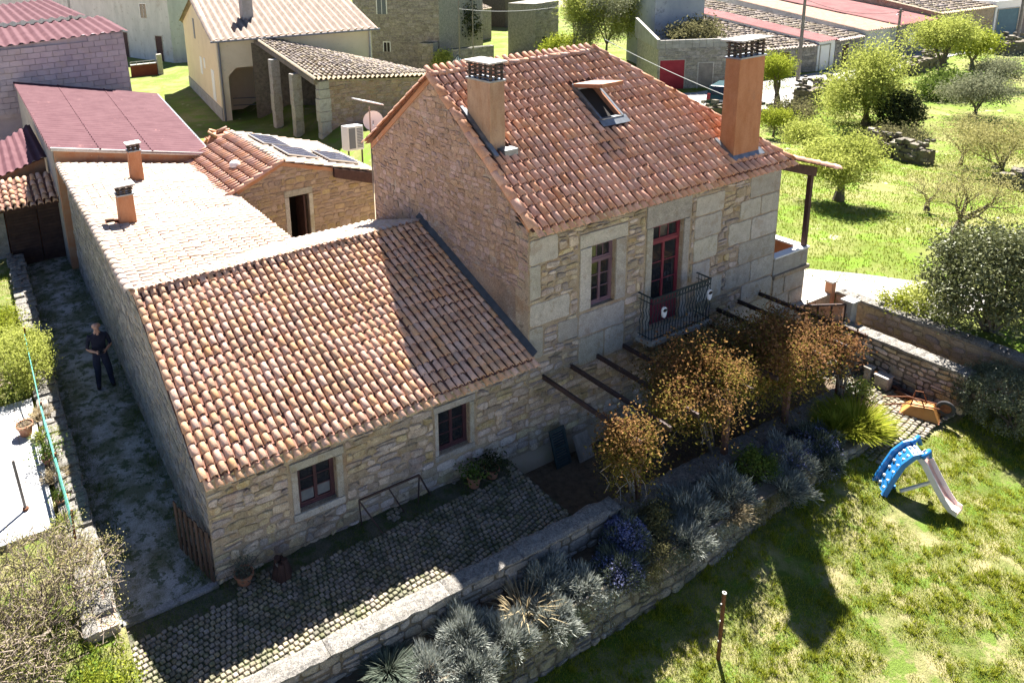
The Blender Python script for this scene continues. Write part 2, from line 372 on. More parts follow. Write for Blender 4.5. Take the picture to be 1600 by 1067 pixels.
M['net'] = mat('net', (.05, .22, .17), (.09, .30, .24), scale=9, rough=.7, bump=.1, rand=0)
M['stone_dark'] = mat('stone_dark', (.12, .105, .085), (.22, .195, .16), scale=4, rough=.95, bump=.6, bscale=20, rand=.25, spot=((.07, .075, .04), 2, .55, .6))
M['bark_twig'] = mat('bark_twig', (.17, .135, .105), (.27, .22, .175), scale=9, rough=.95, bump=.3, rand=.1)
M['bark'] = mat('bark', (.09, .07, .055), (.16, .13, .105), scale=9, rough=.95, bump=.7, bscale=25, rand=.1, stretch=(1, 1, .3))
M['bark_pale'] = mat('bark_pale', (.24, .20, .16), (.34, .29, .235), scale=9, rough=.95, bump=.5, bscale=25, rand=.1)
M['bark_red'] = mat('bark_red', (.13, .065, .045), (.19, .10, .07), scale=9, rough=.95, bump=.6, bscale=25, rand=.1)
M['skin'] = mat('skin', (.46, .25, .18), (.52, .30, .22), scale=12, rough=.55, bump=.03, rand=0)
M['shirt'] = mat('shirt', (.018, .018, .032), (.028, .028, .045), scale=14, rough=.9, bump=.15, rand=0)
M['jeans'] = mat('jeans', (.022, .024, .045), (.034, .037, .065), scale=20, rough=.9, bump=.15, rand=0)
M['black'] = mat('black', (.015, .015, .016), None, rough=.5, bump=0, rand=0)
LF = {}
LF['spring'] = leafmat('leaf_spring', (0.242, 0.278, 0.0485), (0.467, 0.492, 0.14), trans=.45)
LF['bright'] = leafmat('leaf_bright', (0.172, 0.218, 0.0165), (0.356, 0.383, 0.0594), trans=.45)
LF['olive'] = leafmat('leaf_olive', (0.128, 0.139, 0.075), (0.285, 0.292, 0.188))
LF['budding'] = leafmat('leaf_budding', (0.245, 0.23, 0.0713), (0.443, 0.411, 0.19))
LF['dull'] = leafmat('leaf_dull', (.10, .10, .045), (.22, .20, .10))
LF['laurel'] = leafmat('leaf_laurel', (0.0489, 0.0636, 0.0215), (0.186, 0.196, 0.0831), trans=.22, gloss=.03, rough=.5)
LF['hedge'] = leafmat('leaf_hedge', (0.064, 0.08, 0.04), (0.24, 0.264, 0.152), trans=.25, gloss=.04, rough=.5)
LF['vine'] = leafmat('leaf_vine', (0.155, 0.0725, 0.0227), (0.337, 0.214, 0.0832), trans=.4)
LF['vine_red'] = leafmat('leaf_vine_red', (0.137, 0.0607, 0.0291), (0.315, 0.179, 0.0832), trans=.35)
LF['vine_green'] = leafmat('leaf_vine_green', (0.088, 0.08, 0.016), (0.256, 0.208, 0.048), trans=.4)
LF['lavender'] = leafmat('leaf_lavender', (0.175, 0.192, 0.167), (0.398, 0.415, 0.374), trans=.2)
LF['rosemary'] = leafmat('leaf_rosemary', (.05, .07, .055), (.15, .17, .13), trans=.2)
LF['blueflower'] = leafmat('leaf_blueflower', (0.143, 0.149, 0.312), (0.33, 0.345, 0.508), trans=.25)
LF['scrub'] = leafmat('leaf_scrub', (0.122, 0.122, 0.036), (0.274, 0.266, 0.0936), trans=.4)
LF['twig'] = leafmat('leaf_twig', (.13, .10, .075), (.26, .21, .16), trans=.1)
LF['grass'] = leafmat('leaf_grass', (0.152, 0.207, 0.0119), (0.414, 0.414, 0.0634), trans=.4)
LF['straw'] = leafmat('leaf_straw', (0.247, 0.194, 0.11), (0.389, 0.324, 0.207), trans=.3)
LF['meadow'] = leafmat('leaf_meadow', (0.119, 0.172, 0.0132), (0.277, 0.29, 0.0495), trans=.4)
LF['potplant'] = leafmat('leaf_potplant', (0.054, 0.09, 0.018), (0.18, 0.234, 0.054), trans=.3)
LF['dark'] = leafmat('leaf_dark', (.02, .03, .015), (.08, .09, .04), trans=.2)

# ------------------------------------------------------------------ roof tiles
def barrel(name, L, r0, r1, seg=7, th=.018, a0=82):
    """half-barrel cover tile: x across, y up the slope, z off the roof; wide end at y = 0"""
    V = []; F = []
    for (y, r, ) in ((0, r0), (L, r1), (0, r0-th), (L*.35, r0-th)):
        for k in range(seg+1):
            a = R(-a0+2*a0*k/seg)
            V.append((r*math.sin(a), y, (r*math.cos(a)-r0*math.cos(R(a0)))*.82))
    n = seg+1
    for k in range(seg):
        F += [(k, k+1, n+k+1, n+k), (2*n+k, 2*n+k+1, k+1, k), (3*n+k, 3*n+k+1, 2*n+k+1, 2*n+k)]
    return np.array(V), np.array(F)
def piece_meshes(name, VF, m):
    me = mesh_np(name, VF[0], VF[1], m, smooth=False)
    sf = np.zeros(len(VF[1]), bool); sf[::3] = True
    me.polygons.foreach_set('use_smooth', sf)
    return me
_tile_cache = {}
def place_pieces(name, VF, m, mats, parent, cap, stuffname):
    """the cap pieces that show largest become objects, the rest one joined part"""
    order = sorted(range(len(mats)), key=lambda i: cdist(mats[i].translation))
    key = (id(VF), m.name)
    if key not in _tile_cache: _tile_cache[key] = piece_meshes(name, VF, m)
    me = _tile_cache[key]
    for i in order[:cap]:
        o = bpy.data.objects.new(name, me)
        COL.objects.link(o)
        o.parent = parent
        o.matrix_local = mats[i]
    rest = order[cap:]
    if rest:
        V = np.concatenate([VF[0] @ np.array(mats[i].to_3x3()).T+np.array(mats[i].translation) for i in rest])
        n = len(VF[0])
        F = np.concatenate([VF[1]+n*k for k in range(len(rest))])
        rd = np.repeat(nr.random(len(rest)), len(VF[1]))
        me2 = mesh_np(stuffname, V, F, m, rnd=rd)
        sf = np.zeros(len(F), bool); sf[::3] = True
        me2.polygons.foreach_set('use_smooth', sf)
        o = newobj(stuffname, me2, parent); o['kind'] = 'stuff'
TV = barrel('tile', .33, .0705, .056)
TVM = barrel('tile', .36, .080, .064)
TV2 = barrel('tile', .42, .094, .076)
TVS = barrel('tile', .40, .080, .063, seg=4)
RT = barrel('ridge_tile', .38, .112, .100)
def frame(O, U, Vv):
    U = Vector(U).normalized(); Vv = Vector(Vv).normalized(); N = U.cross(Vv).normalized()
    return Matrix(((U.x, Vv.x, N.x, O[0]), (U.y, Vv.y, N.y, O[1]), (U.z, Vv.z, N.z, O[2]), (0, 0, 0, 1)))
def tile_roof(parent, O, U, Vv, wid, L, su, sv, tm, cap=300, inside=None, eave=True, VF=None, wob=1.0, chan=True, cm=None):
    VF = VF or TV
    O = Vector(O); U = Vector(U).normalized(); Vv = Vector(Vv).normalized(); N = U.cross(Vv).normalized()
    nu = max(1, int(round(wid/su))); su = wid/nu
    nv = int(math.ceil(L/sv-.2))
    mats = []
    for i in range(nu):
        cw = rng.uniform(-.008, .008)*wob
        for j in range(nv):
            u = (i+.5)*su+cw+rng.uniform(-.008, .008)*wob; v = j*sv+rng.uniform(-.012, .012)*wob
            if inside and not inside(u, v+.15): continue
            off = .045
            off += .022*mnoise.noise((O.x+u*.9, O.y+v*.9, 2.2))*wob
            if rng.random() < .012*wob: v -= rng.uniform(.02, .07); u += rng.uniform(-.02, .02)
            p = O+U*u+Vv*v+N*(off+rng.uniform(-.003, .006)*wob)
            fr = frame(p, U, Vv)
            fr = fr @ Matrix.Rotation(R(-5.2+rng.uniform(-1.0, 1.0)*wob), 4, 'X') @ Matrix.Rotation(R(rng.uniform(-1.6, 1.6)*wob), 4, 'Z')
            mats.append(fr)
        if eave:
            p = O+U*((i+.5)*su+cw+su*.28)-Vv*.16+N*(-.02)
            if not inside or inside((i+.5)*su, .1):
                mats.append(frame(p, U, Vv) @ Matrix.Rotation(R(-2), 4, 'X') @ Matrix.Rotation(R(rng.uniform(-2, 2)*wob), 4, 'Z'))
    place_pieces('tile', VF, tm, mats, parent, cap, 'roof_tiles')
    if chan:
        V = []; F = []; rd = []
        seg = 4
        for i in range(nu+1):
            for j in range(nv):
                u0 = i*su; v0 = j*sv
                if inside and not (inside(u0, v0+.15)): continue
                if u0 < .02 or u0 > wid-.02: continue
                b = len(V)
                for (v, lift) in ((v0-.03, .030), (v0+sv, .004)):
                    for k in range(seg+1):
                        a = R(-70+140*k/seg)
                        p = O+U*(u0+.075*math.sin(a))+Vv*v+N*(lift+.06-.06*math.cos(a))
                        V.append(p[:])
                for k in range(seg):
                    F.append((b+k, b+k+1, b+seg+2+k, b+seg+1+k)); rd.append((i*.37+j*.61) % 1)
        if F:
            o = newobj('channel_tiles', mesh_np('channel_tiles', V, F, cm or M['channel'], rnd=rd), parent); o['kind'] = 'stuff'
def ridge_line(parent, p, q, tm, cap=60, VF=None, sp=.30, lift=-.015, name='ridge_tile', up=(0, 0, 1)):
    VF = VF or RT
    p = Vector(p); q = Vector(q); d = (q-p); n = max(1, int(d.length/sp)); d.normalize()
    U = d.cross(Vector(up)).normalized(); N = U.cross(d)
    mats = []
    for k in range(n):
        a = p+(q-p)*(k/n)+N*(lift+rng.uniform(-.006, .006))
        mats.append(frame(a, U, d) @ Matrix.Rotation(R(-1.6+rng.uniform(-.8, .8)), 4, 'X') @ Matrix.Rotation(R(rng.uniform(-2, 2)), 4, 'Z'))
    place_pieces(name, VF, tm, mats, parent, cap, 'ridge_tiles')

# ------------------------------------------------------------------ rubble stone
def clip_poly(poly, cl):
    """Sutherland-Hodgman; both counter-clockwise in (u,v)"""
    out = poly
    for i in range(len(cl)):
        a = cl[i]; b = cl[(i+1) % len(cl)]
        inp = out; out = []
        if not inp: return []
        def side(p): return (b[0]-a[0])*(p[1]-a[1])-(b[1]-a[1])*(p[0]-a[0])
        for k in range(len(inp)):
            p = inp[k]; q = inp[(k+1) % len(inp)]
            sp_, sq = side(p), side(q)
            if sp_ >= 0: out.append(p)
            if sp_*sq < 0:
                t = sp_/(sp_-sq); out.append((p[0]+t*(q[0]-p[0]), p[1]+t*(q[1]-p[1])))
    return out
def area(p):
    return .5*abs(sum(p[i][0]*p[(i+1) % len(p)][1]-p[(i+1) % len(p)][0]*p[i][1] for i in range(len(p))))
def rubble(parent, O, U, Vv, poly, m, holes=(), rh=(.10, .22), rw=(.16, .46), gap=.014, depth=.022, cap=300, jit=.02, name='stone', skip=0.0, wavy=.03, lift=0.0):
    O = Vector(O); U = Vector(U).normalized(); Vv = Vector(Vv).normalized(); N = U.cross(Vv).normalized()
    u0 = min(p[0] for p in poly); u1 = max(p[0] for p in poly); v0 = min(p[1] for p in poly); v1 = max(p[1] for p in poly)
    cuts = sorted(set([v0, v1]+[h for r in holes for h in (r[2], r[3]) if v0 < h < v1]))
    rows = []
    for a, b in zip(cuts[:-1], cuts[1:]):
        if b-a < .03: continue
        n = max(1, int(round((b-a)/((rh[0]+rh[1])/2))))
        w = [rng.uniform(rh[0], rh[1]) for _ in range(n)]; t = sum(w); z = a
        for x in w: rows.append((z, z+x/t*(b-a))); z += x/t*(b-a)
    stones = []
    ph = rng.uniform(0, 6)
    for (a, b) in rows:
        spans = [(u0, u1)]
        for r in holes:
            if r[2] < b-.001 and r[3] > a+.001:
                ns = []
                for s in spans:
                    if r[1] <= s[0] or r[0] >= s[1]: ns.append(s); continue
                    if r[0] > s[0]: ns.append((s[0], r[0]))
                    if r[1] < s[1]: ns.append((r[1], s[1]))
                spans = ns
        for s in spans:
            x = s[0]
            while x < s[1]-.03:
                w = rng.uniform(*rw)
                if s[1]-(x+w) < rw[0]*.7: w = s[1]-x
                if rng.random() >= skip:
                    split = (b-a) > rh[1]*.8 and w > .2 and rng.random() < .3
                    parts = [(a, b)] if not split else [(a, (a+b)/2), ((a+b)/2, b)]
                    for (c, d) in parts:
                        hw = lambda uu, vv: wavy*math.sin(uu*2.1+vv*1.3+ph)
                        g = gap*rng.uniform(.6, 1.6)
                        q = [(x+g, c+g), (x+w-g, c+g), (x+w-g, d-g), (x+g, d-g)]
                        q2 = []
                        for (pu, pv) in q:
                            q2.append((min(max(pu+rng.uniform(-jit, jit), s[0]+.004), s[1]-.004), pv+rng.uniform(-jit, jit)))
                        # knock corners off for an irregular outline
                        o = []
                        for k in range(4):
                            p, pr, nx = q2[k], q2[k-1], q2[(k+1) % 4]
                            t1, t2 = rng.uniform(.1, .32), rng.uniform(.1, .32)
                            o += [(p[0]+(pr[0]-p[0])*t1, p[1]+(pr[1]-p[1])*t1), (p[0]+(nx[0]-p[0])*t2, p[1]+(nx[1]-p[1])*t2)]
                        if not holes: o = [(pu, pv+hw(pu, pv)) for pu, pv in o]
                        o = clip_poly(o, poly)
                        if len(o) >= 3 and area(o) > .003: stones.append(o)
                x += w
    def solid(o):
        n = len(o); cu = sum(p[0] for p in o)/n; cv = sum(p[1] for p in o)/n
        d = depth*rng.uniform(.35, 1.25)+lift
        tl = rng.uniform(-.25, .25)*d; tv = rng.uniform(-.25, .25)*d
        V = []
        for (pu, pv) in o: V.append(O+U*pu+Vv*pv-N*.01)
        for (pu, pv) in o: V.append(O+U*pu+Vv*pv+N*(d*.55))
        for (pu, pv) in o:
            pu2 = cu+(pu-cu)*.80; pv2 = cv+(pv-cv)*.78
            V.append(O+U*pu2+Vv*pv2+N*(d+tl*(1 if pu > cu else -1)+tv*(1 if pv > cv else -1)))
        F = [tuple(range(2*n, 3*n))]
        for k in range(n):
            F += [(k, (k+1) % n, n+(k+1) % n, n+k), (n+k, n+(k+1) % n, 2*n+(k+1) % n, 2*n+k)]
        return V, F
    sized = []
    for o in stones:
        c = O+U*(sum(p[0] for p in o)/len(o))+Vv*(sum(p[1] for p in o)/len(o))
        sized.append((area(o)/cdist(c)**2, o))
    sized.sort(key=lambda t: -t[0])
    for (_, o) in sized[:cap]:
        V, F = solid(o)
        me = bpy.data.meshes.new(name); me.from_pydata([p[:] for p in V], [], F); me.materials.append(m)
        ob = bpy.data.objects.new(name, me); COL.objects.link(ob); ob.parent = parent
        if parent.type == 'EMPTY': ob.matrix_parent_inverse = Matrix.Translation(-Vector(parent.location))
    if len(sized) > cap:
        mb = MB()
        for (_, o) in sized[cap:]:
            V, F = solid(o); mb.add(V, F, rng.random()+.001)
        mb.build('stonework', m, parent, kind='stuff')
    return len(sized)
def panel(mb, O, U, Vv, rect, holes, thick):
    """wall slab with rectangular openings; N = U x V is the outer side"""
    O = Vector(O); U = Vector(U).normalized(); Vv = Vector(Vv).normalized(); N = U.cross(Vv).normalized()
    us = sorted(set([rect[0], rect[1]]+[h for r in holes for h in r[:2]])); vs = sorted(set([rect[2], rect[3]]+[h for r in holes for h in r[2:]]))
    P = lambda u, v, n: O+U*u+Vv*v+N*n
    def q(a, b, c, d): mb.add([a, b, c, d], [(0, 1, 2, 3)])
    for i in range(len(us)-1):
        for j in range(len(vs)-1):
            cu, cv = (us[i]+us[i+1])/2, (vs[j]+vs[j+1])/2
            if any(r[0] < cu < r[1] and r[2] < cv < r[3] for r in holes): continue
            a, b, c, d = us[i], us[i+1], vs[j], vs[j+1]
            q(P(a, c, 0), P(b, c, 0), P(b, d, 0), P(a, d, 0)); q(P(a, c, -thick), P(a, d, -thick), P(b, d, -thick), P(b, c, -thick))
    for r in list(holes)+[rect]:
        a, b, c, d = r
        q(P(a, c, 0), P(a, d, 0), P(a, d, -thick), P(a, c, -thick)); q(P(b, c, 0), P(b, c, -thick), P(b, d, -thick), P(b, d, 0))
        q(P(a, c, 0), P(a, c, -thick), P(b, c, -thick), P(b, c, 0)); q(P(a, d, 0), P(b, d, 0), P(b, d, -thick), P(a, d, -thick))
def block(parent, m, x0, x1, z0, z1, y=0.0, depth=.03, name='granite_block', bev=.012):
    mb = MB(); g = .006; j = lambda: rng.uniform(-.012, .012)
    rough_ = name == 'granite_block'; e = .03 if rough_ else .006
    pts = []
    cs = [(x0+g, z0+g), (x1-g, z0+g), (x1-g, z1-g), (x0+g, z1-g)]
    for k in range(4):
        a, b = cs[k], cs[(k+1) % 4]; cx, cz = (x0+x1)/2, (z0+z1)/2
        for f in ((.06, .3, .55, .8, .94) if rough_ else (0,)):
            p = (a[0]+(b[0]-a[0])*f, a[1]+(b[1]-a[1])*f); i_ = rng.uniform(0, e); ds = math.hypot(p[0]-cx, p[1]-cz)
            pts.append((p[0]+(cx-p[0])*i_/ds, p[1]+(cz-p[1])*i_/ds))
    d = depth*rng.uniform(.8, 1.2)
    mb.prism([(p[0], y+.05, p[1]) for p in pts], (0, -.05-d, 0))
    return mb.build(name, m, parent, bevel=bev)

# ------------------------------------------------------------------ foliage
def leaf_np(C, size, asp=.5, up=.3, rd=None, dirs=None):
    """one pointed quad a leaf; C (n,3) centres"""
    n = len(C)
    if dirs is None:
        d = nr.normal(size=(n, 3)); d[:, 2] += up
    else:
        d = dirs+nr.normal(size=(n, 3))*.35
    d /= np.linalg.norm(d, axis=1)[:, None]+1e-9
    o = nr.normal(size=(n, 3)); o -= d*(o*d).sum(1)[:, None]; o /= np.linalg.norm(o, axis=1)[:, None]+1e-9
    s = (size*nr.uniform(.6, 1.3, n))[:, None]
    a = C-d*s*.5; b = C+o*s*asp*.5; c = C+d*s*.5; e = C-o*s*asp*.5
    V = np.stack([a, b, c, e], 1).reshape(-1, 3)
    F = np.arange(4*n).reshape(n, 4)
    r_ = nr.random(n) if rd is None else np.clip(rd, 0, 1)
    return V, F, r_
def leaves(name, C, size, m, parent, asp=.5, up=.3, rd=None, dirs=None, kind=None):
    V, F, r_ = leaf_np(np.asarray(C, float), size, asp, up, rd, dirs)
    o = newobj(name, mesh_np(name, V, F, m, rnd=r_), parent)
    if kind: o['kind'] = kind
    return o
def tree(name, label, base, h, crown_r, lm, group=None, nleaf=7000, lsize=.13, trunk_r=.12, fork=.35, spread=.8, bark='bark', lean=(0, 0), levels=4, droop=0.0, asp=.4, cat='tree', nb=4, clump=.22, seed=0, bare=0.0, vfac=1.0, fit=True, rmin=.004):
    r_ = random.Random(1000+seed); n_ = np.random.default_rng(1000+seed)
    t = thing(name, label, cat, base, group)
    mb = MB(); tips = []
    base = Vector(base)
    def grow(p, d, ln, rad, lev):
        k = 4 if lev == 0 else 3
        pts = [p]; rs = [rad]
        q = p.copy(); dd = d.copy()
        for i in range(k):
            dd = (dd+Vector((r_.uniform(-1, 1), r_.uniform(-1, 1), r_.uniform(-.6, .8)-droop*(lev > 1)))*(.13 if lev == 0 else .2)).normalized()
            q = q+dd*ln/k
            pts.append(q.copy()); rs.append(rad*(1-.45*(i+1)/k))
            if lev >= levels-1 or (lev >= levels-2 and i > 0): tips.append((q.copy(), lev))
        mb.tube(pts, [max(q_, rmin) for q_ in rs], n=6 if lev < 2 else (4 if lev < 3 else 3), cap=False)
        if lev < levels:
            m_ = nb if lev < 1 else r_.choice((2, 3, 3))
            a0 = r_.uniform(0, 6.28)
            for i in range(m_):
                a = a0+6.283*i/m_+r_.uniform(-.4, .4)
                el = r_.uniform(.25, .95)*spread
                x = d.orthogonal().normalized(); y = d.cross(x)
                nd = (dd*math.cos(el)+(x*math.cos(a)+y*math.sin(a))*math.sin(el)+Vector((0, 0, .12 if lev < 2 else -.1*droop))).normalized()
                st = pts[-1] if i < 2 or lev == 0 else pts[-2]
                grow(st, nd, ln2*(.74**lev)*r_.uniform(.75, 1.2), rs[-1]*(.8 if m_ > 1 else .9), lev+1)
    ln2 = max((h*(1-fork))*.42, crown_r*.52)
    grow(base-Vector((0, 0, .05)), Vector((lean[0], lean[1], 1)).normalized(), h*fork, trunk_r, 0)
    P = np.array([q[:] for q, _ in tips]); b3 = np.array(base[:])
    r95 = np.percentile(np.hypot(P[:, 0]-b3[0], P[:, 1]-b3[1]), 92); zmx = np.percentile(P[:, 2]-b3[2], 99)
    kx, kz = (crown_r-clump*.8)/max(r95, .05), (h-clump*.8)/max(zmx, .05)
    if fit:
        def fitp(q):
            zz = q[2]-b3[2]; f_ = min(1.0, max(0.0, zz/(h*fork+.01))) if zz*kz < h*fork else 1.0
            k2 = 1+(kx-1)*f_
            return (b3[0]+(q[0]-b3[0])*k2, b3[1]+(q[1]-b3[1])*k2, b3[2]+zz*kz)
        mb.v = [fitp(q) for q in mb.v]; P = np.array([fitp(q) for q in P])
    mb.build('trunk', M[bark], t)
    idx = n_.integers(0, len(P), nleaf)
    C = P[idx]+n_.normal(size=(nleaf, 3))*clump*np.array([1, 1, .8*vfac])
    if droop: C[:, 2] -= n_.exponential(droop*.35, nleaf)
    cz = np.clip((C[:, 2]-C[:, 2].min())/(np.ptp(C[:, 2])+1e-6), 0, 1)
    rdv = .45*n_.random(len(P))[idx]+.55*n_.random(nleaf)
    leaves('crown', C, lsize, lm, t, asp=asp, rd=rdv)
    return t
def bush(name, label, c, rad, lm, n=5000, lsize=.08, cat='bush', group=None, asp=.5, nclump=60, clump=.16, stems=8, seed=0, bark='bark', shell=.55, up=.3, base_z=None):
    n_ = np.random.default_rng(2000+seed)
    c = np.array(c, float); rad = np.array(rad, float)
    t = thing(name, label, cat, (c[0], c[1], c[2]-rad[2] if base_z is None else base_z), group)
    d = n_.normal(size=(nclump, 3)); d /= np.linalg.norm(d, axis=1)[:, None]
    d[:, 2] = np.where(d[:, 2] < -.5, -d[:, 2], d[:, 2])
    q = c+d*rad*(n_.uniform(shell, 1.0, nclump)**.7)[:, None]
    idx = n_.integers(0, nclump, n)
    C = q[idx]+n_.normal(size=(n, 3))*clump
    if base_z is not None: C[:, 2] = np.maximum(C[:, 2], base_z+.02)
    rdv = .5*n_.random(nclump)[idx]+.5*n_.random(n)
    leaves('foliage', C, lsize, lm, t, asp=asp, rd=rdv, up=up)
    mb = MB()
    b = Vector((c[0], c[1], (c[2]-rad[2]) if base_z is None else base_z))
    for k in range(stems):
        e = Vector(q[k % nclump])
        mid = b.lerp(e, .5)+Vector((n_.uniform(-.1, .1), n_.uniform(-.1, .1), .08))
        mb.tube([b+Vector((n_.uniform(-.08, .08)*rad[0], n_.uniform(-.08, .08)*rad[1], -.03)), mid, e], [.02+.012*rad[2], .015+.006*rad[2], .006], n=5, cap=False)
    mb.build('stem', M[bark], t)
    return t
def blades(C, h, w, lean=.5, rd=None, dirs=None):
    """bent grass blades as thin triangles; C base points"""
    n = len(C)
    a = nr.uniform(0, 6.283, n); ln = nr.uniform(.2, 1, n)*lean
    d = np.stack([np.cos(a)*ln, np.sin(a)*ln, np.ones(n)], 1) if dirs is None else dirs
    d /= np.linalg.norm(d, axis=1)[:, None]
    s = np.stack([-np.sin(a), np.cos(a), np.zeros(n)], 1)
    hh = (np.asarray(h)*nr.uniform(.5, 1.25, n))[:, None]
    V = np.stack([C-s*w/2, C+s*w/2, C+d*hh], 1).reshape(-1, 3)
    return V, np.arange(3*n).reshape(n, 3), nr.random(n) if rd is None else rd
def tuft(name, label, c, rad, h, lm, n=900, w=.012, cat='plant', group=None, lean=.9, seed=0, heads=None):
    n_ = np.random.default_rng(3000+seed)
    t = thing(name, label, cat, c, group)
    a = n_.uniform(0, 6.283, n); rr = np.sqrt(n_.random(n))*rad*.55
    C = np.stack([c[0]+np.cos(a)*rr, c[1]+np.sin(a)*rr, np.full(n, c[2])], 1)
    ln = lean*rr/(rad*.55)*n_.uniform(.5, 1.2, n)
    d = np.stack([np.cos(a)*ln, np.sin(a)*ln, np.ones(n)], 1)
    d /= np.linalg.norm(d, axis=1)[:, None]
    hh = h*n_.uniform(.55, 1.15, n)
    # two-segment blades that arch over
    mid = C+d*hh[:, None]*.6
    tip = mid+(d*np.array([1.5, 1.5, .55]))*hh[:, None]*.4
    s = np.stack([-np.sin(a), np.cos(a), np.zeros(n)], 1)*w
    V = np.stack([C-s, C+s, mid+s*.8, mid-s*.8, tip-s*.15, tip+s*.15], 1).reshape(-1, 3)
    b = np.arange(n)[:, None]*6
    F = np.concatenate([b+np.array([[0, 1, 2, 3]]), b+np.array([[3, 2, 5, 4]])], 0)
    r_ = n_.random(n)
    newobj('foliage', mesh_np('foliage', V, F, lm, rnd=np.concatenate([r_, r_])), t)
    if heads:
        k = len(tip)//heads[1]
        leaves('flowers', tip[:k]+n_.normal(size=(k, 3))*.03, heads[2], heads[0], t, asp=.6)
    return t
# ------------------------------------------------------------------ ground and paving
LOW = -0.42
def grid_ground():
    xs = np.unique(np.concatenate([[-500, -250, -120, -70], np.arange(-45, 16, 1.5), [16.62, 16.70], np.arange(17.5, 60, 1.0), np.arange(61, 130, 4), [160, 250, 500]]))
    ys = np.unique(np.concatenate([[-300, -120, -60, -30], np.arange(-20, -.5, 1.5), [-.22, -.16], np.arange(.5, 50, 1.2), np.arange(51, 140, 4), [180, 300, 600]]))
    X, Y = np.meshgrid(xs, ys, indexing='ij')
    Z = H(X, Y)
    nz = np.array([[mnoise.noise((x*.16, y*.16, 0))*.22+mnoise.noise((x*.5, y*.5, 3))*.07 for y in ys] for x in xs])
    wob = sm(17.5, 24, X)*(1-sm(33, 36, X+.3*np.maximum(Y, 0))*(Y > 5))
    Z = Z+nz*wob
    hole = ((X <= 16.65) & (Y <= -.18)) | ((X < 14.2) & (X > -2.6) & (Y <= .6))
    Z = np.where(hole, -2.6, Z)
    near = (X > -2.6) & (X < 14.3) & (Y > -.2) & (Y < 17.5)
    Z = np.where(near, -.08, Z)
    n, m_ = X.shape
    V = np.stack([X.ravel(), Y.ravel(), Z.ravel()], 1)
    i, j = np.meshgrid(np.arange(n-1), np.arange(m_-1), indexing='ij')
    a = (i*m_+j).ravel()
    F = np.stack([a, a+m_, a+m_+1, a+1], 1)
    me = mesh_np('ground', V, F, M['meadow'], smooth=True); me.materials.append(M['bounce_field'])
    c = V[F].mean(1)
    green = ((c[:, 0] > 14) & (c[:, 1] > -5) & (c[:, 0] < 75)) | ((c[:, 0] > 6) & (c[:, 1] > 18) & (c[:, 1] < 75))
    me.polygons.foreach_set('material_index', np.where(green, 0, 1).astype(np.int32))
    o = newobj('ground', me); o['kind'] = 'structure'
    return o
ground = grid_ground()
def sheet(name, poly, m, z=None, thick=.0, kind='structure'):
    mb = MB()
    pts = [(p[0], p[1], p[2] if len(p) > 2 else z) for p in poly]
    mb.add(pts, [tuple(range(len(pts)))])
    return mb.build(name, m, None, kind=kind)
def fine_sheet(name, x0, x1, y0, y1, zf, m, st=.25, amp=.0, fr=1.0):
    xs = np.linspace(x0, x1, max(2, int((x1-x0)/st)+1)); ys = np.linspace(y0, y1, max(2, int((y1-y0)/st)+1))
    X, Y = np.meshgrid(xs, ys, indexing='ij')
    Z = np.array([[zf(x, y)+amp*mnoise.noise((x*fr, y*fr, 1.7)) for y in ys] for x in xs])
    n, m_ = X.shape
    i, j = np.meshgrid(np.arange(n-1), np.arange(m_-1), indexing='ij'); a = (i*m_+j).ravel()
    o = newobj(name, mesh_np(name, np.stack([X.ravel(), Y.ravel(), Z.ravel()], 1), np.stack([a, a+m_, a+m_+1, a+1], 1), m, smooth=True)); o['kind'] = 'structure'
    return o
def LZ(x, y): return LOW-.72*(1-float(sm(6, 12.5, x)))-.12*min(4, max(0, -y-3.3))
lawn = fine_sheet('lawn', -6, 16.62, -16, -3.1, LZ, M['lawn'], st=.3, amp=.05, fr=.9)
courtyard = fine_sheet('courtyard', -2.6, 6.12, -2.1, .2, lambda x, y: -.012, M['moss'], st=.3, amp=.012, fr=2)
lane = fine_sheet('lane', -1.62, .15, 0.0, 17.0, lambda x, y: .008 + .05*(1-abs(x+.8)), M['lane'], st=.25, amp=.03, fr=1.5)
_mb = MB(); _mb.box(-1.55, .02, -.10, .02, -.02, .05); _mb.build('lane_kerb', M['gravel'], None, kind='structure', bevel=.01)
patio = fine_sheet('patio', 6.12, 16.62, -3.25, .1, lambda x, y: LOW+.012, M['soil'], st=.4, amp=.01)
sheet('courtyard_edge', [(6.12, -2.1, -.02), (6.12, .1, -.02), (6.125, .1, LOW-.1), (6.125, -2.1, LOW-.1)], M['mortar_dark'])
bed = fine_sheet('planting_bed', -3.0, 13.9, -3.28, -2.4, lambda x, y: -.17 if x < 13.6 else -.3, M['soil'], st=.2, amp=.06, fr=2)
gardenl = fine_sheet('garden_terrace', -9, -2.0, -.6, 17.5, lambda x, y: .40, M['lawn'], st=.4, amp=.06)
fine_sheet('garden_slope', -9, -1.55, -4, -.45, lambda x, y: .385*min(1, max(0, 1-(-.6-y)/1.2))-.0, M['lawn'], st=.3, amp=.04)
dr = [(14.25, -.17), (16.66, -.2), (16.75, -1.5), (17.3, -2.3), (18.4, -2.6), (20.5, -3.4), (20.9, -2.6), (19.6, -1.55), (18.95, -.95), (18.3, .05), (17.5, 1.0), (16.3, 1.75), (15.3, 2.2), (14.3, 2.5)]
sheet('driveway', [(x, y, .872) for x, y in dr], M['drive'])
sheet('driveway_edge', [(14.3, -.18, .86), (16.68, -.18, .86), (16.68, -.17, LOW), (14.3, -.17, LOW)], M['stone_grey'])

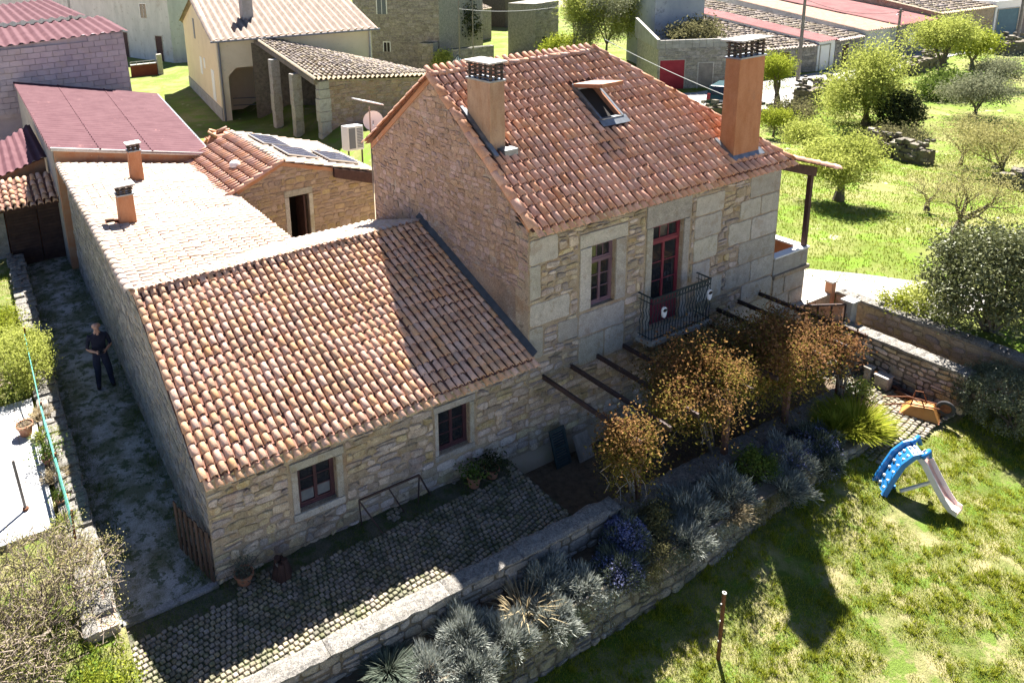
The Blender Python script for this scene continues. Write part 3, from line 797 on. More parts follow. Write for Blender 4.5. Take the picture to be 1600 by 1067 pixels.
# cobbles of the courtyard
def cobbles(parent, x0, x1, y0, y1, z, s, ang, cap, m, keep=lambda x, y: True, h=.022):
    c, sn = math.cos(ang), math.sin(ang)
    cx, cy = (x0+x1)/2, (y0+y1)/2
    ext = max(x1-x0, y1-y0)
    n = int(ext/s/1.3)+2
    out = []
    for i in range(-n, n):
        for j in range(-n, n):
            a = i*s+(s*.5 if j % 2 else 0)+rng.uniform(-.1, .1)*s; b = j*s+rng.uniform(-.09, .09)*s+.03*math.sin(i*.4)
            x = cx+a*c-b*sn; y = cy+a*sn+b*c
            if x0 < x < x1 and y0 < y < y1 and keep(x, y): out.append((x, y))
    out.sort(key=lambda p: cdist((p[0], p[1], z)))
    shapes = []
    for k in range(10):
        mb = MB()
        q = [(s*.44*sx*rng.uniform(.8, 1.0), s*.44*sy*rng.uniform(.8, 1.0)) for sx, sy in ((-1, -1), (1, -1), (1, 1), (-1, 1))]
        o = []
        for t in range(4):
            p, pr, nx = q[t], q[t-1], q[(t+1) % 4]
            o += [(p[0]*.85+pr[0]*.15, p[1]*.85+pr[1]*.15), (p[0]*.85+nx[0]*.15, p[1]*.85+nx[1]*.15)]
        vs = [(a, b, -.01) for a, b in o]+[(a, b, h*.5) for a, b in o]+[(a*.76, b*.76, h) for a, b in o]
        fs = [tuple(range(16, 24))]
        for t in range(8): fs += [(t, (t+1) % 8, 8+(t+1) % 8, 8+t), (8+t, 8+(t+1) % 8, 16+(t+1) % 8, 16+t)]
        shapes.append((vs, fs, mb.add(vs, fs).mesh('cobble', m)))
    big = MB()
    for k, (x, y) in enumerate(out):
        sh = shapes[k % 10]; a = ang+rng.uniform(-.09, .09); zz = z+rng.uniform(-.006, .004)
        if k < cap:
            o = bpy.data.objects.new('cobble', sh[2]); COL.objects.link(o); o.parent = parent; o.location = (x, y, zz); o.rotation_euler = (rng.uniform(-.04, .04), rng.uniform(-.04, .04), a)
        else:
            ca, sa = math.cos(a), math.sin(a)
            big.add([(x+v[0]*ca-v[1]*sa, y+v[0]*sa+v[1]*ca, zz+v[2]) for v in sh[0]], sh[1], rng.random()+.001)
    if big.v:
        o = big.build('cobbles', m, parent, kind='stuff')
cobbles(courtyard, -1.75, 6.1, -2.0, -.05, .0, .094, R(9), 300, M['cobble'], keep=lambda x, y: (mnoise.noise((x*1.3, y*1.3, 5))+(.75 if y < -.45 else -.2)) > .0 and not (x < .02 and y > -.14))
cobbles(patio, 12.6, 15.9, -3.65, -.4, LOW+.02, .115, R(4), 0, M['cobble'], keep=lambda x, y: not (x < 14.6 and y > -2.6))

# road through the village, wide as seen past the roofs
def road():
    up = [(1000, 150), (1085, 146), (1180, 131), (1262, 117), (1330, 106), (1400, 90), (1465, 77), (1530, 68), (1640, 60)]
    lo = [(1000, 178), (1100, 172), (1200, 178), (1275, 152), (1335, 133), (1405, 109), (1470, 92), (1535, 80), (1640, 72)]
    A = [onground(*p) for p in up]; B = [onground(*p) for p in lo]
    mb = MB(); vs = []
    for a, b in zip(A, B):
        for t in (0, .25, .5, .75, 1): q = a.lerp(b, t); vs.append((q.x, q.y, float(H(q.x, q.y))+.05))
    fs = []
    for i in range(len(A)-1):
        for k in range(4): fs.append((i*5+k, i*5+k+1, i*5+6+k, i*5+5+k))
    mb.add(vs, fs); mb.build('road', M['road'], None, kind='structure', smooth=True)
road()
# ------------------------------------------------------------------ openings
def window(parent, x0, x1, z0, z1, y, fm, cols, rows, name='window', top=None, curtain=False, low_panel=0, depth=.06):
    """casement window set in a wall facing -y: frame mesh with the sashes, panes and sill as children"""
    mb = MB(); fw = .05
    mb.box(x0, x0+fw, y, y+depth, z0, z1); mb.box(x1-fw, x1, y, y+depth, z0, z1)
    mb.box(x0+fw, x1-fw, y, y+depth, z1-fw, z1); mb.box(x0+fw, x1-fw, y, y+depth, z0, z0+fw)
    zt = z1-fw
    if top:
        zt = z1-top
        mb.box(x0+fw, x1-fw, y-.006, y+depth, zt-.03, zt+.03)
    fr = mb.build(name, fm, parent, bevel=.004)
    xm = (x0+x1)/2
    def grid(a, b, c, d, nc, nrw, yy):
        g = .028
        sb = MB()
        sb.box(a, a+g, yy, yy+.035, c, d); sb.box(b-g, b, yy, yy+.035, c, d); sb.box(a+g, b-g, yy, yy+.035, c, c+g*1.4); sb.box(a+g, b-g, yy, yy+.035, d-g, d)
        w = (b-a-2*g)/nc; h = (d-c-2.4*g)/nrw
        for k in range(1, nc): sb.box(a+g+k*w-.008, a+g+k*w+.008, yy+.006, yy+.03, c+1.4*g, d-g)
        for k in range(1, nrw): sb.box(a+g, b-g, yy+.006, yy+.03, c+1.4*g+k*h-.009, c+1.4*g+k*h+.009)
        sb.build('sash', fm, fr)
        for i in range(nc):
            for j in range(nrw):
                pb = MB(); pa = a+g+i*w+.009; pz = c+1.4*g+j*h+.009
                t = rng.uniform(-.006, .006)
                pb.add([(pa, yy+.02+t, pz), (pa+w-.018, yy+.02-t, pz), (pa+w-.018, yy+.02-t, pz+h-.018), (pa, yy+.02+t, pz+h-.018)], [(0, 1, 2, 3)])
                pb.build('pane', M['glass'] if not (curtain and j == 0) else M['curtain'], fr)
    zb = z0+fw+low_panel
    if low_panel:
        pb = MB(); pb.box(x0+fw, xm-.004, y+.015, y+.05, z0+fw, zb); pb.box(xm+.004, x1-fw, y+.015, y+.05, z0+fw, zb)
        pb.build('door_panel', fm, fr, bevel=.004)
    grid(x0+fw, xm-.002, zb, zt-(.03 if top else 0), cols, rows, y+.012); grid(xm+.002, x1-fw, zb, zt-(.03 if top else 0), cols, rows, y+.012)
    if top: grid(x0+fw, x1-fw, zt+.03, z1-fw, 3, 1, y+.012)
    ib = MB(); ib.box(x0-.3, x1+.3, y+1.2, y+1.25, z0-.4, z1+.3); ib.build('room_back', M['interior_shade'], fr)
    return fr
def surround(parent, x0, x1, z0, z1, ix0, ix1, iz0, iz1, y=0.0, d=.035, sill=True, m='granite'):
    block(parent, M[m], x0, x1, iz1, z1, y, d, 'lintel')
    block(parent, M[m], x0+.02, ix0, iz0, iz1, y, d*.8, 'jamb'); block(parent, M[m], ix1, x1-.03, iz0, iz1, y, d*.8, 'jamb')
    if sill: block(parent, M[m], x0+.01, x1-.02, z0, iz0, y, d*.9, 'sill')
def chimney(parent, x0, x1, y0, y1, zb, zt, m, cap_h=.36, over=.05, seed=0, rows=4):
    mb = MB()
    tp = .012
    mb.add([(x0-tp, y0-tp, zb), (x1+tp, y0-tp, zb), (x1+tp, y1+tp, zb), (x0-tp, y1+tp, zb), (x0, y0, zt), (x1, y0, zt), (x1, y1, zt), (x0, y1, zt)],
           [(0, 3, 2, 1), (4, 5, 6, 7), (0, 1, 5, 4), (1, 2, 6, 5), (2, 3, 7, 6), (3, 0, 4, 7)])
    ch = mb.build('chimney', m, parent, bevel=.012)
    fl = MB(); fl.box(x0-.025, x1+.025, y0-.025, y1+.025, zt, zt+.035); fl.build('collar', M['flash'], ch)
    h = (cap_h-.09)/rows
    for k in range(rows):
        sb = MB(); z = zt+.05+k*h; t = .020; o = .012 if k % 2 else -.006
        a, b, c, d = x0-o, x1+o, y0-o, y1+o; w = .045
        sb.box(a, b, c, c+w, z+h*.35, z+h*.35+t); sb.box(a, b, d-w, d, z+h*.35, z+h*.35+t); sb.box(a, a+w, c+w, d-w, z+h*.35, z+h*.35+t); sb.box(b-w, b, c+w, d-w, z+h*.35, z+h*.35+t)
        sb.build('slat', M['soot'], ch)
    for px in (x0+.02, x1-.06, (x0+x1)/2-.02):
        for py in (y0+.02, y1-.06, (y0+y1)/2-.02):
            pb = MB(); pb.box(px, px+.04, py, py+.04, zt+.035, zt+cap_h-.03); pb.build('post', M['soot'], ch)
    cb = MB(); z = zt+cap_h-.03
    cb.prism([(x0-over, y0-over, z), (x1+over, y0-over, z+.01), (x1+over, y1+over, z), (x0-over, y1+over, z-.008)], (0, 0, .035))
    cb.build('cap_slab', M['slab'], ch, bevel=.006)
    return ch

LX = 6.68           # plane of the tall gable
RY, RZ = 3.96, 3.80  # ridge of the low house
EZ = 2.20
# ------------------------------------------------------------------ low front house
low = thing('low_stone_house', 'low rubble-stone house with two small windows and a half-shaded clay tile roof', 'house', (LX/2, 2.0, 0))
wf = MB()
lw_open = [(1.60, 2.33, .70, 1.57), (4.50, 5.22, .70, 1.63)]
panel(wf, (0, .0, 0), (1, 0, 0), (0, 0, 1), (0, LX-.006, -.3, EZ+.02), lw_open, .4)
wall = wf.build('wall', M['mortar'], low)
wb2 = MB(); wb2.prism([(6.6, 6.2, 0), (6.6, 6.2, 2.95), (4.3, 6.2, 2.95), (4.3, 6.2, 0)], (0, .2, 0)); wb2.build('back_wall', M['mortar'], low)
wg = MB(); wg.prism([(.0, .401, -.3), (.0, RY, -.3), (0, RY, RZ-.08), (0, .401, EZ+.1)], (.4, 0, 0))
wallg = wg.build('gable_wall', M['mortar'], low)
holes = [(1.42, 2.52, .52, 1.76), (4.37, 5.38, .54, 1.80)]
rubble(wall, (0, 0, 0), (1, 0, 0), (0, 0, 1), [(0, -.02), (LX, -.02), (LX, EZ-.05), (0, EZ-.05)], M['stone'], holes=holes, rh=(.08, .21), rw=(.12, .48), cap=290, jit=.03, gap=.012, depth=.036)
rubble(wallg, (0, RY, 0), (0, -1, 0), (0, 0, 1), [(0, -.02), (RY, -.02), (RY, EZ-.1), (0, RZ-.15)], M['stone_grey'], rh=(.10, .22), rw=(.16, .45), cap=120, depth=.018)
surround(low, 1.45, 2.50, .55, 1.74, *lw_open[0]); surround(low, 4.39, 5.36, .57, 1.78, *lw_open[1])
window(low, *lw_open[0], .10, M['paint_purple'], 1, 3, curtain=True); window(low, *lw_open[1], .10, M['paint_purple'], 1, 3)
rb = MB()
rb.add([(-.12, -.18, EZ-.02), (LX-.02, -.18, EZ-.02), (LX-.02, RY, RZ-.02), (-.12, RY, RZ-.02)], [(0, 1, 2, 3)])
rb.add([(-.12, RY, RZ-.02), (LX-.02, RY, RZ-.02), (LX-.02, 6.45, 2.99), (4.3, 6.45, 2.99)], [(0, 1, 2, 3)])
rb.add([(-.10, -.16, EZ-.06), (LX-.02, -.16, EZ-.06), (LX-.02, .3, EZ+.1), (-.10, .3, EZ+.1)], [(0, 1, 2, 3)])
lroof = rb.build('roof', M['channel'], low)
vs_ = Vector((0, RY+.25, RZ-EZ)); lsl = vs_.length
tile_roof(lroof, (-.14, -.25, EZ-.01), (1, 0, 0), vs_, LX+.10, lsl-.03, .171, .235, M['tile_old'], cap=300)
vb_ = Vector((0, -2.49, RZ-2.99)); lbl = vb_.length
def in_back(u, v):
    x = LX-.02-u; y = 6.45+vb_.y*v/lbl
    return x > -.1+4.4*(y-RY)/2.49+.06
tile_roof(lroof, (LX-.02, 6.45, 2.985), (-1, 0, 0), vb_, LX, lbl-.05, .18, .25, M['tile_glare'], cap=60, inside=in_back, eave=False)
ridge_line(lroof, (-.15, RY, RZ), (LX-.05, RY, RZ), M['tile_old'], cap=60)
fb = MB()
a0, a1 = Vector((LX-.03, -.28, EZ+.02)), Vector((LX-.03, RY, RZ+.05))
fb.prism([a0+Vector((-.09, 0, .06)), a0+Vector((.02, 0, .14)), a1+Vector((.02, 0, .14)), a1+Vector((-.09, 0, .06))], (0, .0, .02))
fb.build('flashing', M['darkflash'], lroof)

# ------------------------------------------------------------------ tall main house
XE = 14.28
main = thing('tall_stone_house', 'tall two-storey stone house with red tile roof, balcony and two plastered chimneys', 'house', (10.4, 3.1, LOW))
GY, GZ, HE, HB, DY = 3.24, 7.42, 4.90, 5.22, 6.2
m_win = (8.30, 8.98, 2.72, 4.11); m_door = (10.05, 11.00, 1.74, 4.11)
mf = MB()
panel(mf, (0, 0, 0), (1, 0, 0), (0, 0, 1), (LX-.002, XE, LOW-.1, HE-.06), [m_win, m_door], .4)
mwall = mf.build('wall', M['mortar'], main)
mb = MB(); mb.box(LX+.42, XE-.02, DY-.4, DY-.002, 0, HB-.1); mb.build('back_wall', M['mortar'], main)
mb = MB(); mb.box(XE-.4, XE-.001, .4, DY-.4, 0, HE-.1); mb.build('end_wall', M['mortar'], main)
gb = MB(); gb.prism([(LX-.004, .401, LOW-.1), (LX-.004, DY, LOW-.1), (LX-.004, DY, HB-.02), (LX-.004, GY, GZ-.08), (LX-.004, .401, HE+.22)], (.4, 0, 0))
mgab = gb.build('gable_wall', M['mortar_pink'], main)
rubble(mgab, (LX, DY, 0), (0, -1, 0), (0, 0, 1), [(.0, 2.9), (2.25, 3.8), (DY, 2.3), (DY, HE-.12), (DY-GY, GZ-.22), (.0, HB-.12)][0:1]+[(1.0, 3.0), (DY-.0, 2.2), (DY, HE-.12), (DY-GY, GZ-.22), (.0, HB-.12)], M['stone_pink'], rh=(.08, .17), rw=(.10, .28), cap=220, depth=.024, gap=.012, jit=.028, skip=.12)
# dressed granite of the front
gr = []
def ashlar(x0, x1, z0, z1, d=.02):
    gr.append((x0, x1, z0, z1)); block(mwall, M['granite'], x0, x1, z0, z1, 0.0, d)
ashlar(6.69, 7.42, 4.06, 4.60); ashlar(6.69, 6.98, 3.32, 4.06); ashlar(6.69, 7.75, 2.72, 3.24); ashlar(7.42, 7.98, 2.18, 2.66); ashlar(6.69, 7.05, 2.0, 2.72)
ashlar(7.96, 9.30, 2.12, 2.66); ashlar(8.0, 8.72, 1.46, 2.12); ashlar(8.72, 9.3, 1.46, 2.12)
for z0, z1, xs in ((4.04, 4.52, (11.34, 12.3)), (3.5, 4.04, (11.34, 12.25)), (2.95, 3.5, (11.34, 12.15)), (2.45, 2.95, (11.34, 11.95)), (1.9, 2.45, (11.5, 12.4)),
                   (4.1, 4.66, (13.15, 14.26)), (3.62, 4.1, (12.85, 13.6, 14.26)), (3.05, 3.62, (12.5, 13.3, 14.26)), (2.5, 3.05, (12.9, 14.26)), (1.95, 2.5, (12.5, 13.4, 14.26)), (1.4, 1.95, (13.1, 14.26)), (.8, 1.4, (12.7, 13.5, 14.26)), (.2, .8, (13.0, 14.26))):
    for a, b in zip(xs[:-1], xs[1:]): ashlar(a, b, z0, z1)
surround(main, 7.97, 9.30, 2.66, 4.42, *m_win, sill=False); surround(main, 9.84, 11.22, 1.74, 4.62, *m_door, sill=False)
gr += [(7.95, 9.32, 2.66, 4.44), (9.82, 11.24, 1.5, 4.64)]
rubble(mwall, (0, 0, 0), (1, 0, 0), (0, 0, 1), [(LX, LOW), (XE, LOW), (XE, HE-.1), (LX, HE-.1)], M['stone'], holes=gr, rh=(.09, .22), rw=(.12, .42), cap=280, depth=.034, jit=.03)
window(main, *m_win, .09, M['paint_lilac'], 1, 3, top=.40)
window(main, *m_door, .09, M['paint_wine'], 1, 3, name='balcony_door', top=.42, low_panel=.5)
# roof: two slopes and a hip at the right end
rx = 11.52
hipx, hipy = 14.30, -.25
rb = MB()
rb.add([(LX-.10, -.22, HE), (XE+.0, -.22, HE), (rx, GY, GZ), (LX-.10, GY, GZ)], [(0, 1, 2, 3)])
rb.add([(LX-.10, DY+.25, HB-.03), (LX-.10, GY, GZ), (rx, GY, GZ), (XE, DY+.25, HB-.03)], [(0, 1, 2, 3)])
rb.add([(XE, -.22, HE), (XE, DY+.25, HB-.03), (rx, GY, GZ)], [(0, 1, 2)])
rb.add([(LX-.08, -.2, HE-.05), (XE, -.2, HE-.05), (XE, .3, HE+.2), (LX-.08, .3, HE+.2)], [(0, 1, 2, 3)])
mroof = rb.build('roof', M['channel'], main)
vm_ = Vector((0, GY+.25, GZ-HE)); ml = vm_.length
sky_u = (9.84-(LX-.12), 10.56-(LX-.12)); sky_v = (1.40, 2.42)
def in_main(u, v):
    x = LX-.12+u; y = -.25+vm_.y*v/ml
    if x > hipx+(rx-hipx)*(y-hipy)/(GY-hipy)-.02: return False
    if 9.86 < x < 10.58 and sky_v[0]-.12 < y < sky_v[1]+.02: return False
    if 6.76 < x < 7.28 and 1.25 < y < 2.25: return False
    return True
tile_roof(mroof, (LX-.12, -.25, HE), (1, 0, 0), vm_, hipx-LX+.12, ml-.03, .195, .262, M['tile_red'], cap=300, inside=in_main, VF=TVM)
ridge_line(mroof, (LX-.1, GY, GZ+.02), (rx, GY, GZ+.02), M['tile_red'], cap=40)
ridge_line(mroof, (hipx, hipy, HE+.03), (rx, GY, GZ+.04), M['tile_red'], cap=40)
vback = Vector((0, -(DY+.25-GY), GZ-HB+.03))
tile_roof(mroof, (rx+1.5, DY+.25, HB-.03), (-1, 0, 0), vback, rx+1.5-LX+.1, vback.length-.05, .205, .325, M['tile_red'], cap=0, VF=TVS, eave=False, inside=lambda u, v: u > 1.5*v/vback.length)
ridge_line(mroof, (LX-.08, -.24, HE+.05), (LX-.08, GY, GZ+.03), M['tile_red'], cap=30, name='verge_tile', sp=.34)
ridge_line(mroof, (LX-.08, DY+.28, HB+.0), (LX-.08, GY, GZ+.03), M['tile_red'], cap=30, name='verge_tile', sp=.34)
vb = MB()
vb.prism([(LX-.03, -.02, HE-.12), (LX-.03, GY, GZ-.12), (LX-.03, GY, GZ+.02), (LX-.03, -.02, HE+.02)], (.03, 0, 0))
vb.prism([(LX-.03, DY+.02, HB-.12), (LX-.03, GY, GZ-.12), (LX-.03, GY, GZ+.02), (LX-.03, DY+.02, HB+.02)], (.03, 0, 0))
vb.build('verge_band', M['orange_worn'], mroof)
hs = Vector((rx-hipx, 0, GZ-HE))
tile_roof(mroof, (hipx, -.22, HE), (0, 1, 0), hs, DY+.45, hs.length-.05, .205, .325, M['tile_red'], cap=0, VF=TVS, eave=False, inside=lambda u, v: (u > 3.45*v/hs.length) and (u < DY+.45-3.2*v/hs.length))
chimney(main, 6.84, 7.20, 1.38, 2.16, 5.9, 7.46, M['chim_tan'], cap_h=.40)
chimney(main, 12.58, 13.42, .06, .42, 5.0, 7.40, M['orange'], cap_h=.42, over=.10)
fb = MB(); fb.box(12.50, 13.50, -.02, .52, 5.10, 5.13)
fb.add([(12.46, -.04, 5.16), (13.54, -.04, 5.16), (13.54, .10, 5.27), (12.46, .10, 5.27)], [(0, 1, 2, 3)])
fb.beam((12.52, -.04, 5.14), (12.52, .5, 5.56), .09, .03); fb.beam((13.48, -.04, 5.14), (13.48, .5, 5.56), .09, .03)
fb.build('chimney_flashing', M['flash'], mroof)
fb = MB()
for dx in (0, .05, .1): fb.beam((6.79-dx*.2, 1.15+dx, 6.02+dx*.7), (6.79-dx*.2, 2.3, 6.83+.02), .05, .03)
fb.beam((6.8, 1.12, 6.00), (6.8, 2.25, 6.80), .10, .06); fb.box(7.0, 7.34, 1.12, 1.38, 5.96, 6.09)
fb.build('chimney_flashing', M['flash'], mroof)
# open roof window
def roofpt(x, y, n=0.0):
    nn = Vector((0, -(GZ-HE), GY+.25)).normalized()
    return Vector((x, y, HE+(y+.25)*(GZ-HE)/(GY+.25)))+nn*n
sk = MB()
x0, x1, y0, y1 = 9.90, 10.54, 1.48, 2.36
for (a, b, c, d) in ((x0, x0, y0, y1), (x1, x1, y0, y1)):
    sk.beam(roofpt(a, c, .06), roofpt(b, d, .06), .06, .14)
sk.beam(roofpt(x0, y1, .06), roofpt(x1, y1, .06), .06, .14); sk.beam(roofpt(x0, y0, .05), roofpt(x1, y0, .05), .10, .12)
skf = sk.build('roof_window', M['flash'], main)
sk = MB(); sk.add([roofpt(x0+.03, y0, .012), roofpt(x1-.03, y0, .012), roofpt(x1-.03, y1, .012), roofpt(x0+.03, y1, .012)], [(0, 1, 2, 3)])
sk.build('shaft', M['interior_shade'], skf)  # flat dark sheet over the roof, shade of the shaft as colour
sk = MB(); sk.beam(roofpt(x1-.05, y0+.03, .06), roofpt(x1-.05, y1, .06), .05, .13); sk.build('lining', M['terracotta'], skf)
hx = roofpt(x0, y1, .14); hy = Vector((x0+.0, y1-.90, hx.z+.10))
sk = MB()
e = Vector((x1-x0, 0, 0))
for p, q in ((hx, hy), (hx+e, hy+e), (hx, hx+e), (hy, hy+e)): sk.beam(p, q, .06, .05)
sash = sk.build('sash', M['terracotta'], skf)
sk = MB(); sk.prism([hx+Vector((.03, 0, .01)), hx+e+Vector((-.03, 0, .01)), hy+e+Vector((-.03, 0, .01)), hy+Vector((.03, 0, .01))], (0, 0, .015)); sk.build('sash_glass', M['flash'], skf)
sk = MB(); sk.beam(hx+Vector((0, 0, -.04)), hy+Vector((0, 0, -.04)), .05, .04); sk.beam(hx+e+Vector((0, 0, -.04)), hy+e+Vector((0, 0, -.04)), .05, .04); sk.beam(hy+Vector((0, 0, -.04)), hy+e+Vector((0, 0, -.04)), .05, .05); sk.build('sash_wood', M['terracotta'], skf)
sk = MB(); sk.add([roofpt(x0-.08, y0-.16, .10), roofpt(x1+.10, y0-.16, .10), roofpt(x1+.10, y0+.02, .11), roofpt(x0-.08, y0+.02, .11)], [(0, 1, 2, 3)]); sk.build('apron', M['flash'], skf)
# balcony
bx0, bx1, by_, bz0, bz1 = 9.70, 11.50, -.40, 1.70, 2.70
bb = MB(); bb.prism([(bx0-.05, .0, bz0-.14), (bx1+.05, .0, bz0-.14), (bx1+.05, by_-.06, bz0-.10), (bx0-.05, by_-.06, bz0-.10)], (0, 0, .11))
bal = bb.build('balcony', M['granite'], main, bevel=.01)
bb = MB(); bb.beam((bx0, 0, bz1), (bx0, by_, bz1), .035, .02); bb.beam((bx1, 0, bz1), (bx1, by_, bz1), .035, .02); bb.beam((bx0, by_, bz1), (bx1, by_, bz1), .035, .02)
for zz in (bz0+.05, bz1-.13):
    bb.beam((bx0, 0, zz), (bx0, by_, zz), .02, .012); bb.beam((bx1, 0, zz), (bx1, by_, zz), .02, .012); bb.beam((bx0, by_, zz), (bx1, by_, zz), .02, .012)
bb.build('handrail', M['iron_green'], bal)
def baluster(x, y, sgn):
    mb = MB(); mb.tube([(x, y, bz0), (x, y, bz0+.28)], .008, n=5); 
    pts = [(x+.022*math.sin(k*.9)*(1 if sgn else 0), y+.022*math.sin(k*.9)*(0 if sgn else 1), bz0+.28+k*.045) for k in range(11)]
    mb.tube(pts, .009, n=5); mb.tube([(x, y, bz0+.73), (x, y, bz1)], .008, n=5)
    mb.build('baluster', M['iron_green'], bal)
for k in range(21): baluster(bx0+(bx1-bx0)*k/20, by_, True)
for k in range(1, 5): baluster(bx0, by_*k/5, False); baluster(bx1, by_*k/5, False)
for k in range(20):
    mb = MB(); x = bx0+(bx1-bx0)*(k+.5)/20
    mb.tube([(x+.032*math.cos(a), by_, bz1-.065+.05*math.sin(a)) for a in np.linspace(0, 6.283, 9)], .006, n=4, cap=False); mb.build('scroll', M['iron_green'], bal)
for k in range(3):
    mb = MB(); x = bx0+.2+k*.7; mb.prism([(x, 0, bz0-.14), (x, by_*.8, bz0-.13), (x, 0, bz0-.42)], (.14, 0, 0)); mb.build('corbel', M['granite'], bal)
# veranda at the right end
vx = 15.55
vr = MB()
vr.add([(XE-.08, -.26, HE+.02), (XE-.08, DY, HE+.02), (16.0, DY, 4.36), (16.0, -.26, 4.36)], [(0, 1, 2, 3)])
vr.prism([(XE-.02, -.04, HE-.30), (vx+.06, -.04, 4.18), (vx+.06, -.04, 4.42), (XE-.02, -.04, HE-.08)], (0, .10, 0))
ver = vr.build('veranda_roof', M['wood_dark'], main)
vv = Vector((XE-.12-16.05, 0, HE-4.34))
tile_roof(ver, (16.05, -.30, 4.37), (0, 1, 0), vv, 6.4, vv.length-.05, .205, .33, M['tile_red'], cap=40, eave=True)
ridge_line(ver, (16.05, -.28, 4.40), (XE-.02, -.28, HE+.06), M['tile_red'], cap=20, name='verge_tile', sp=.3)
vp = MB(); vp.box(vx-.05, vx+.05, .02, .12, 2.36, 4.25); vp.build('veranda_post', M['wood_dark'], main)
vp = MB(); vp.box(XE, vx+.06, -.02, .14, 1.88, 2.32); vp.box(vx-.12, vx+.06, .14, 5, 1.88, 2.32); par = vp.build('parapet', M['granite'], main, bevel=.015)
vp = MB(); vp.box(XE+.01, vx+.08, -.04, .17, 2.32, 2.36); vp.box(vx-.15, vx+.08, .17, 5, 2.32, 2.36); vp.build('coping', M['white'], par)
vp = MB(); vp.box(XE+.01, vx-.125, .145, .155, 1.9, 2.31); vp.box(vx-.135, vx-.125, .16, 5, 1.9, 2.31); vp.build('inner_render', M['orange'], par)
vp = MB(); vp.box(XE, vx+.02, .0, 5, .6, 1.78); vp.box(XE+.0, vx+.10, -.07, 5, 1.78, 1.88); vbase = vp.build('veranda_base', M['mortar'], main)
for z0, z1, xs in ((.8, 1.3, (14.3, 15.0, 15.56)), (1.3, 1.76, (14.3, 14.75, 15.56))):
    for a, b in zip(xs[:-1], xs[1:]): block(vbase, M['granite'], a, b, z0, z1, 0.0, .02)
# ------------------------------------------------------------------ long wing behind the low house
wing = thing('stone_wing', 'long stone wing along the grassy lane under a pale tile roof in full sun glare', 'outbuilding', (2, 10, 0))
WS = .19
def wz(x): return 3.84-WS*(x+.15)
wb = MB(); wb.prism([(0, RY+.01, -.2), (0, 15.2, -.2), (0, 15.2, 3.74), (0, RY+.01, 3.74)], (.4, 0, 0))
ww = wb.build('wall', M['mortar'], wing)
rubble(ww, (0, 15.2, 0), (0, -1, 0), (0, 0, 1), [(0, .0), (15.2-RY, 0), (15.2-RY, 3.6), (0, 3.6)], M['stone_grey'], rh=(.12, .26), rw=(.18, .5), cap=150, depth=.02)
wb = MB(); wb.box(3.9, 4.25, 6.45, 15.2, 0, 2.88); wb.build('inner_wall', M['mortar'], wing)
rb = MB(); rb.add([(-.12, RY, wz(-.12)-.03), (4.38, 6.45, wz(4.38)-.03), (4.38, 15.2, wz(4.38)-.03), (-.12, 15.2, wz(-.12)-.03)], [(0, 1, 2, 3)])
wr = rb.build('roof', M['channel'], wing)
vw = Vector((-4.55, 0, 4.55*WS)); wl = vw.length
tile_roof(wr, (4.40, RY+.0, wz(4.40)-.02), (0, 1, 0), vw, 15.2-RY, wl-.02, .19, .27, M['tile_glare'], cap=300, eave=False, inside=lambda u, v: (u > 2.45*(1-v/wl)-.02) and not (abs(u+RY-8.48) < .22 and .25 < 4.40+vw.x*v/wl < 1.05))
ridge_line(wr, (-.16, RY-.1, 3.86), (-.16, 15.2, 3.86), M['tile_glare'], cap=60, name='verge_tile', sp=.30)
chimney(wing, .52, .90, 8.30, 8.66, 3.5, 4.46, M['orange'], cap_h=.28, over=.07, rows=3)
chimney(wing, 1.68, 2.04, 12.72, 13.08, 3.2, 4.44, M['orange'], cap_h=.26, over=.05, rows=3)

# ------------------------------------------------------------------ small stone house behind, with the solar panels
AY, AB = 11.0, 15.6
ann = thing('stone_annex', 'small stone annex with a dark doorway and solar panels on its roof', 'outbuilding', (6.5, 13, 0))
al, ax, ar = (4.12, 3.02), (5.95, 3.80), (9.25, 2.84)
door = (6.12, 6.80, 0.0, 2.56)
def az(x): return al[1]+(ax[1]-al[1])*(x-al[0])/(ax[0]-al[0]) if x < ax[0] else ax[1]+(ar[1]-ax[1])*(x-ax[0])/(ar[0]-ax[0])
ab = MB()
ab.prism([(4.3, AY, 0), (6.12, AY, 0), (6.12, AY, az(6.12)-.05), (ax[0], AY, ax[1]-.05), (4.3, AY, az(4.3)-.05)], (0, .4, 0))
ab.prism([(6.12, AY, 2.56), (6.80, AY, 2.56), (6.80, AY, az(6.8)-.05), (6.12, AY, az(6.12)-.05)], (0, .4, 0))
ab.prism([(6.80, AY, 0), (9.2, AY, 0), (9.2, AY, az(9.2)-.05), (6.80, AY, az(6.8)-.05)], (0, .4, 0))
ab.box(4.3, 4.65, AY+.4, AB, 0, 2.98); ab.box(8.9, 9.2, AY+.4, AB, 0, 2.8); ab.box(4.3, 9.2, AB, AB+.3, 0, 2.8)
aw = ab.build('wall', M['stone_tan'], ann)
rubble(aw, (0, AY, 0), (1, 0, 0), (0, 0, 1), [(4.3, 1.0), (9.2, 1.0), (9.2, az(9.2)-.1), (ax[0], ax[1]-.14), (4.3, az(4.3)-.1)], M['stone_tan'], holes=[(6.0, 6.92, -1, 2.7)], rh=(.10, .22), rw=(.14, .4), cap=150, depth=.022)
block(ann, M['granite'], 5.95, 6.95, 2.56, 2.78, AY, .03, 'lintel'); block(ann, M['granite'], 5.96, 6.12, 0, 2.56, AY, .025, 'jamb'); block(ann, M['granite'], 6.80, 6.95, 0, 2.56, AY, .025, 'jamb')
db = MB(); db.box(6.62, 6.68, AY+.02, AY+.72, 0, 2.52); db.build('door', M['wood_dark'], ann); db = MB(); db.box(4.7, 8.8, AY+1.6, AY+1.65, 0, 2.8); db.build('room_back', M['interior_shade'], ann)
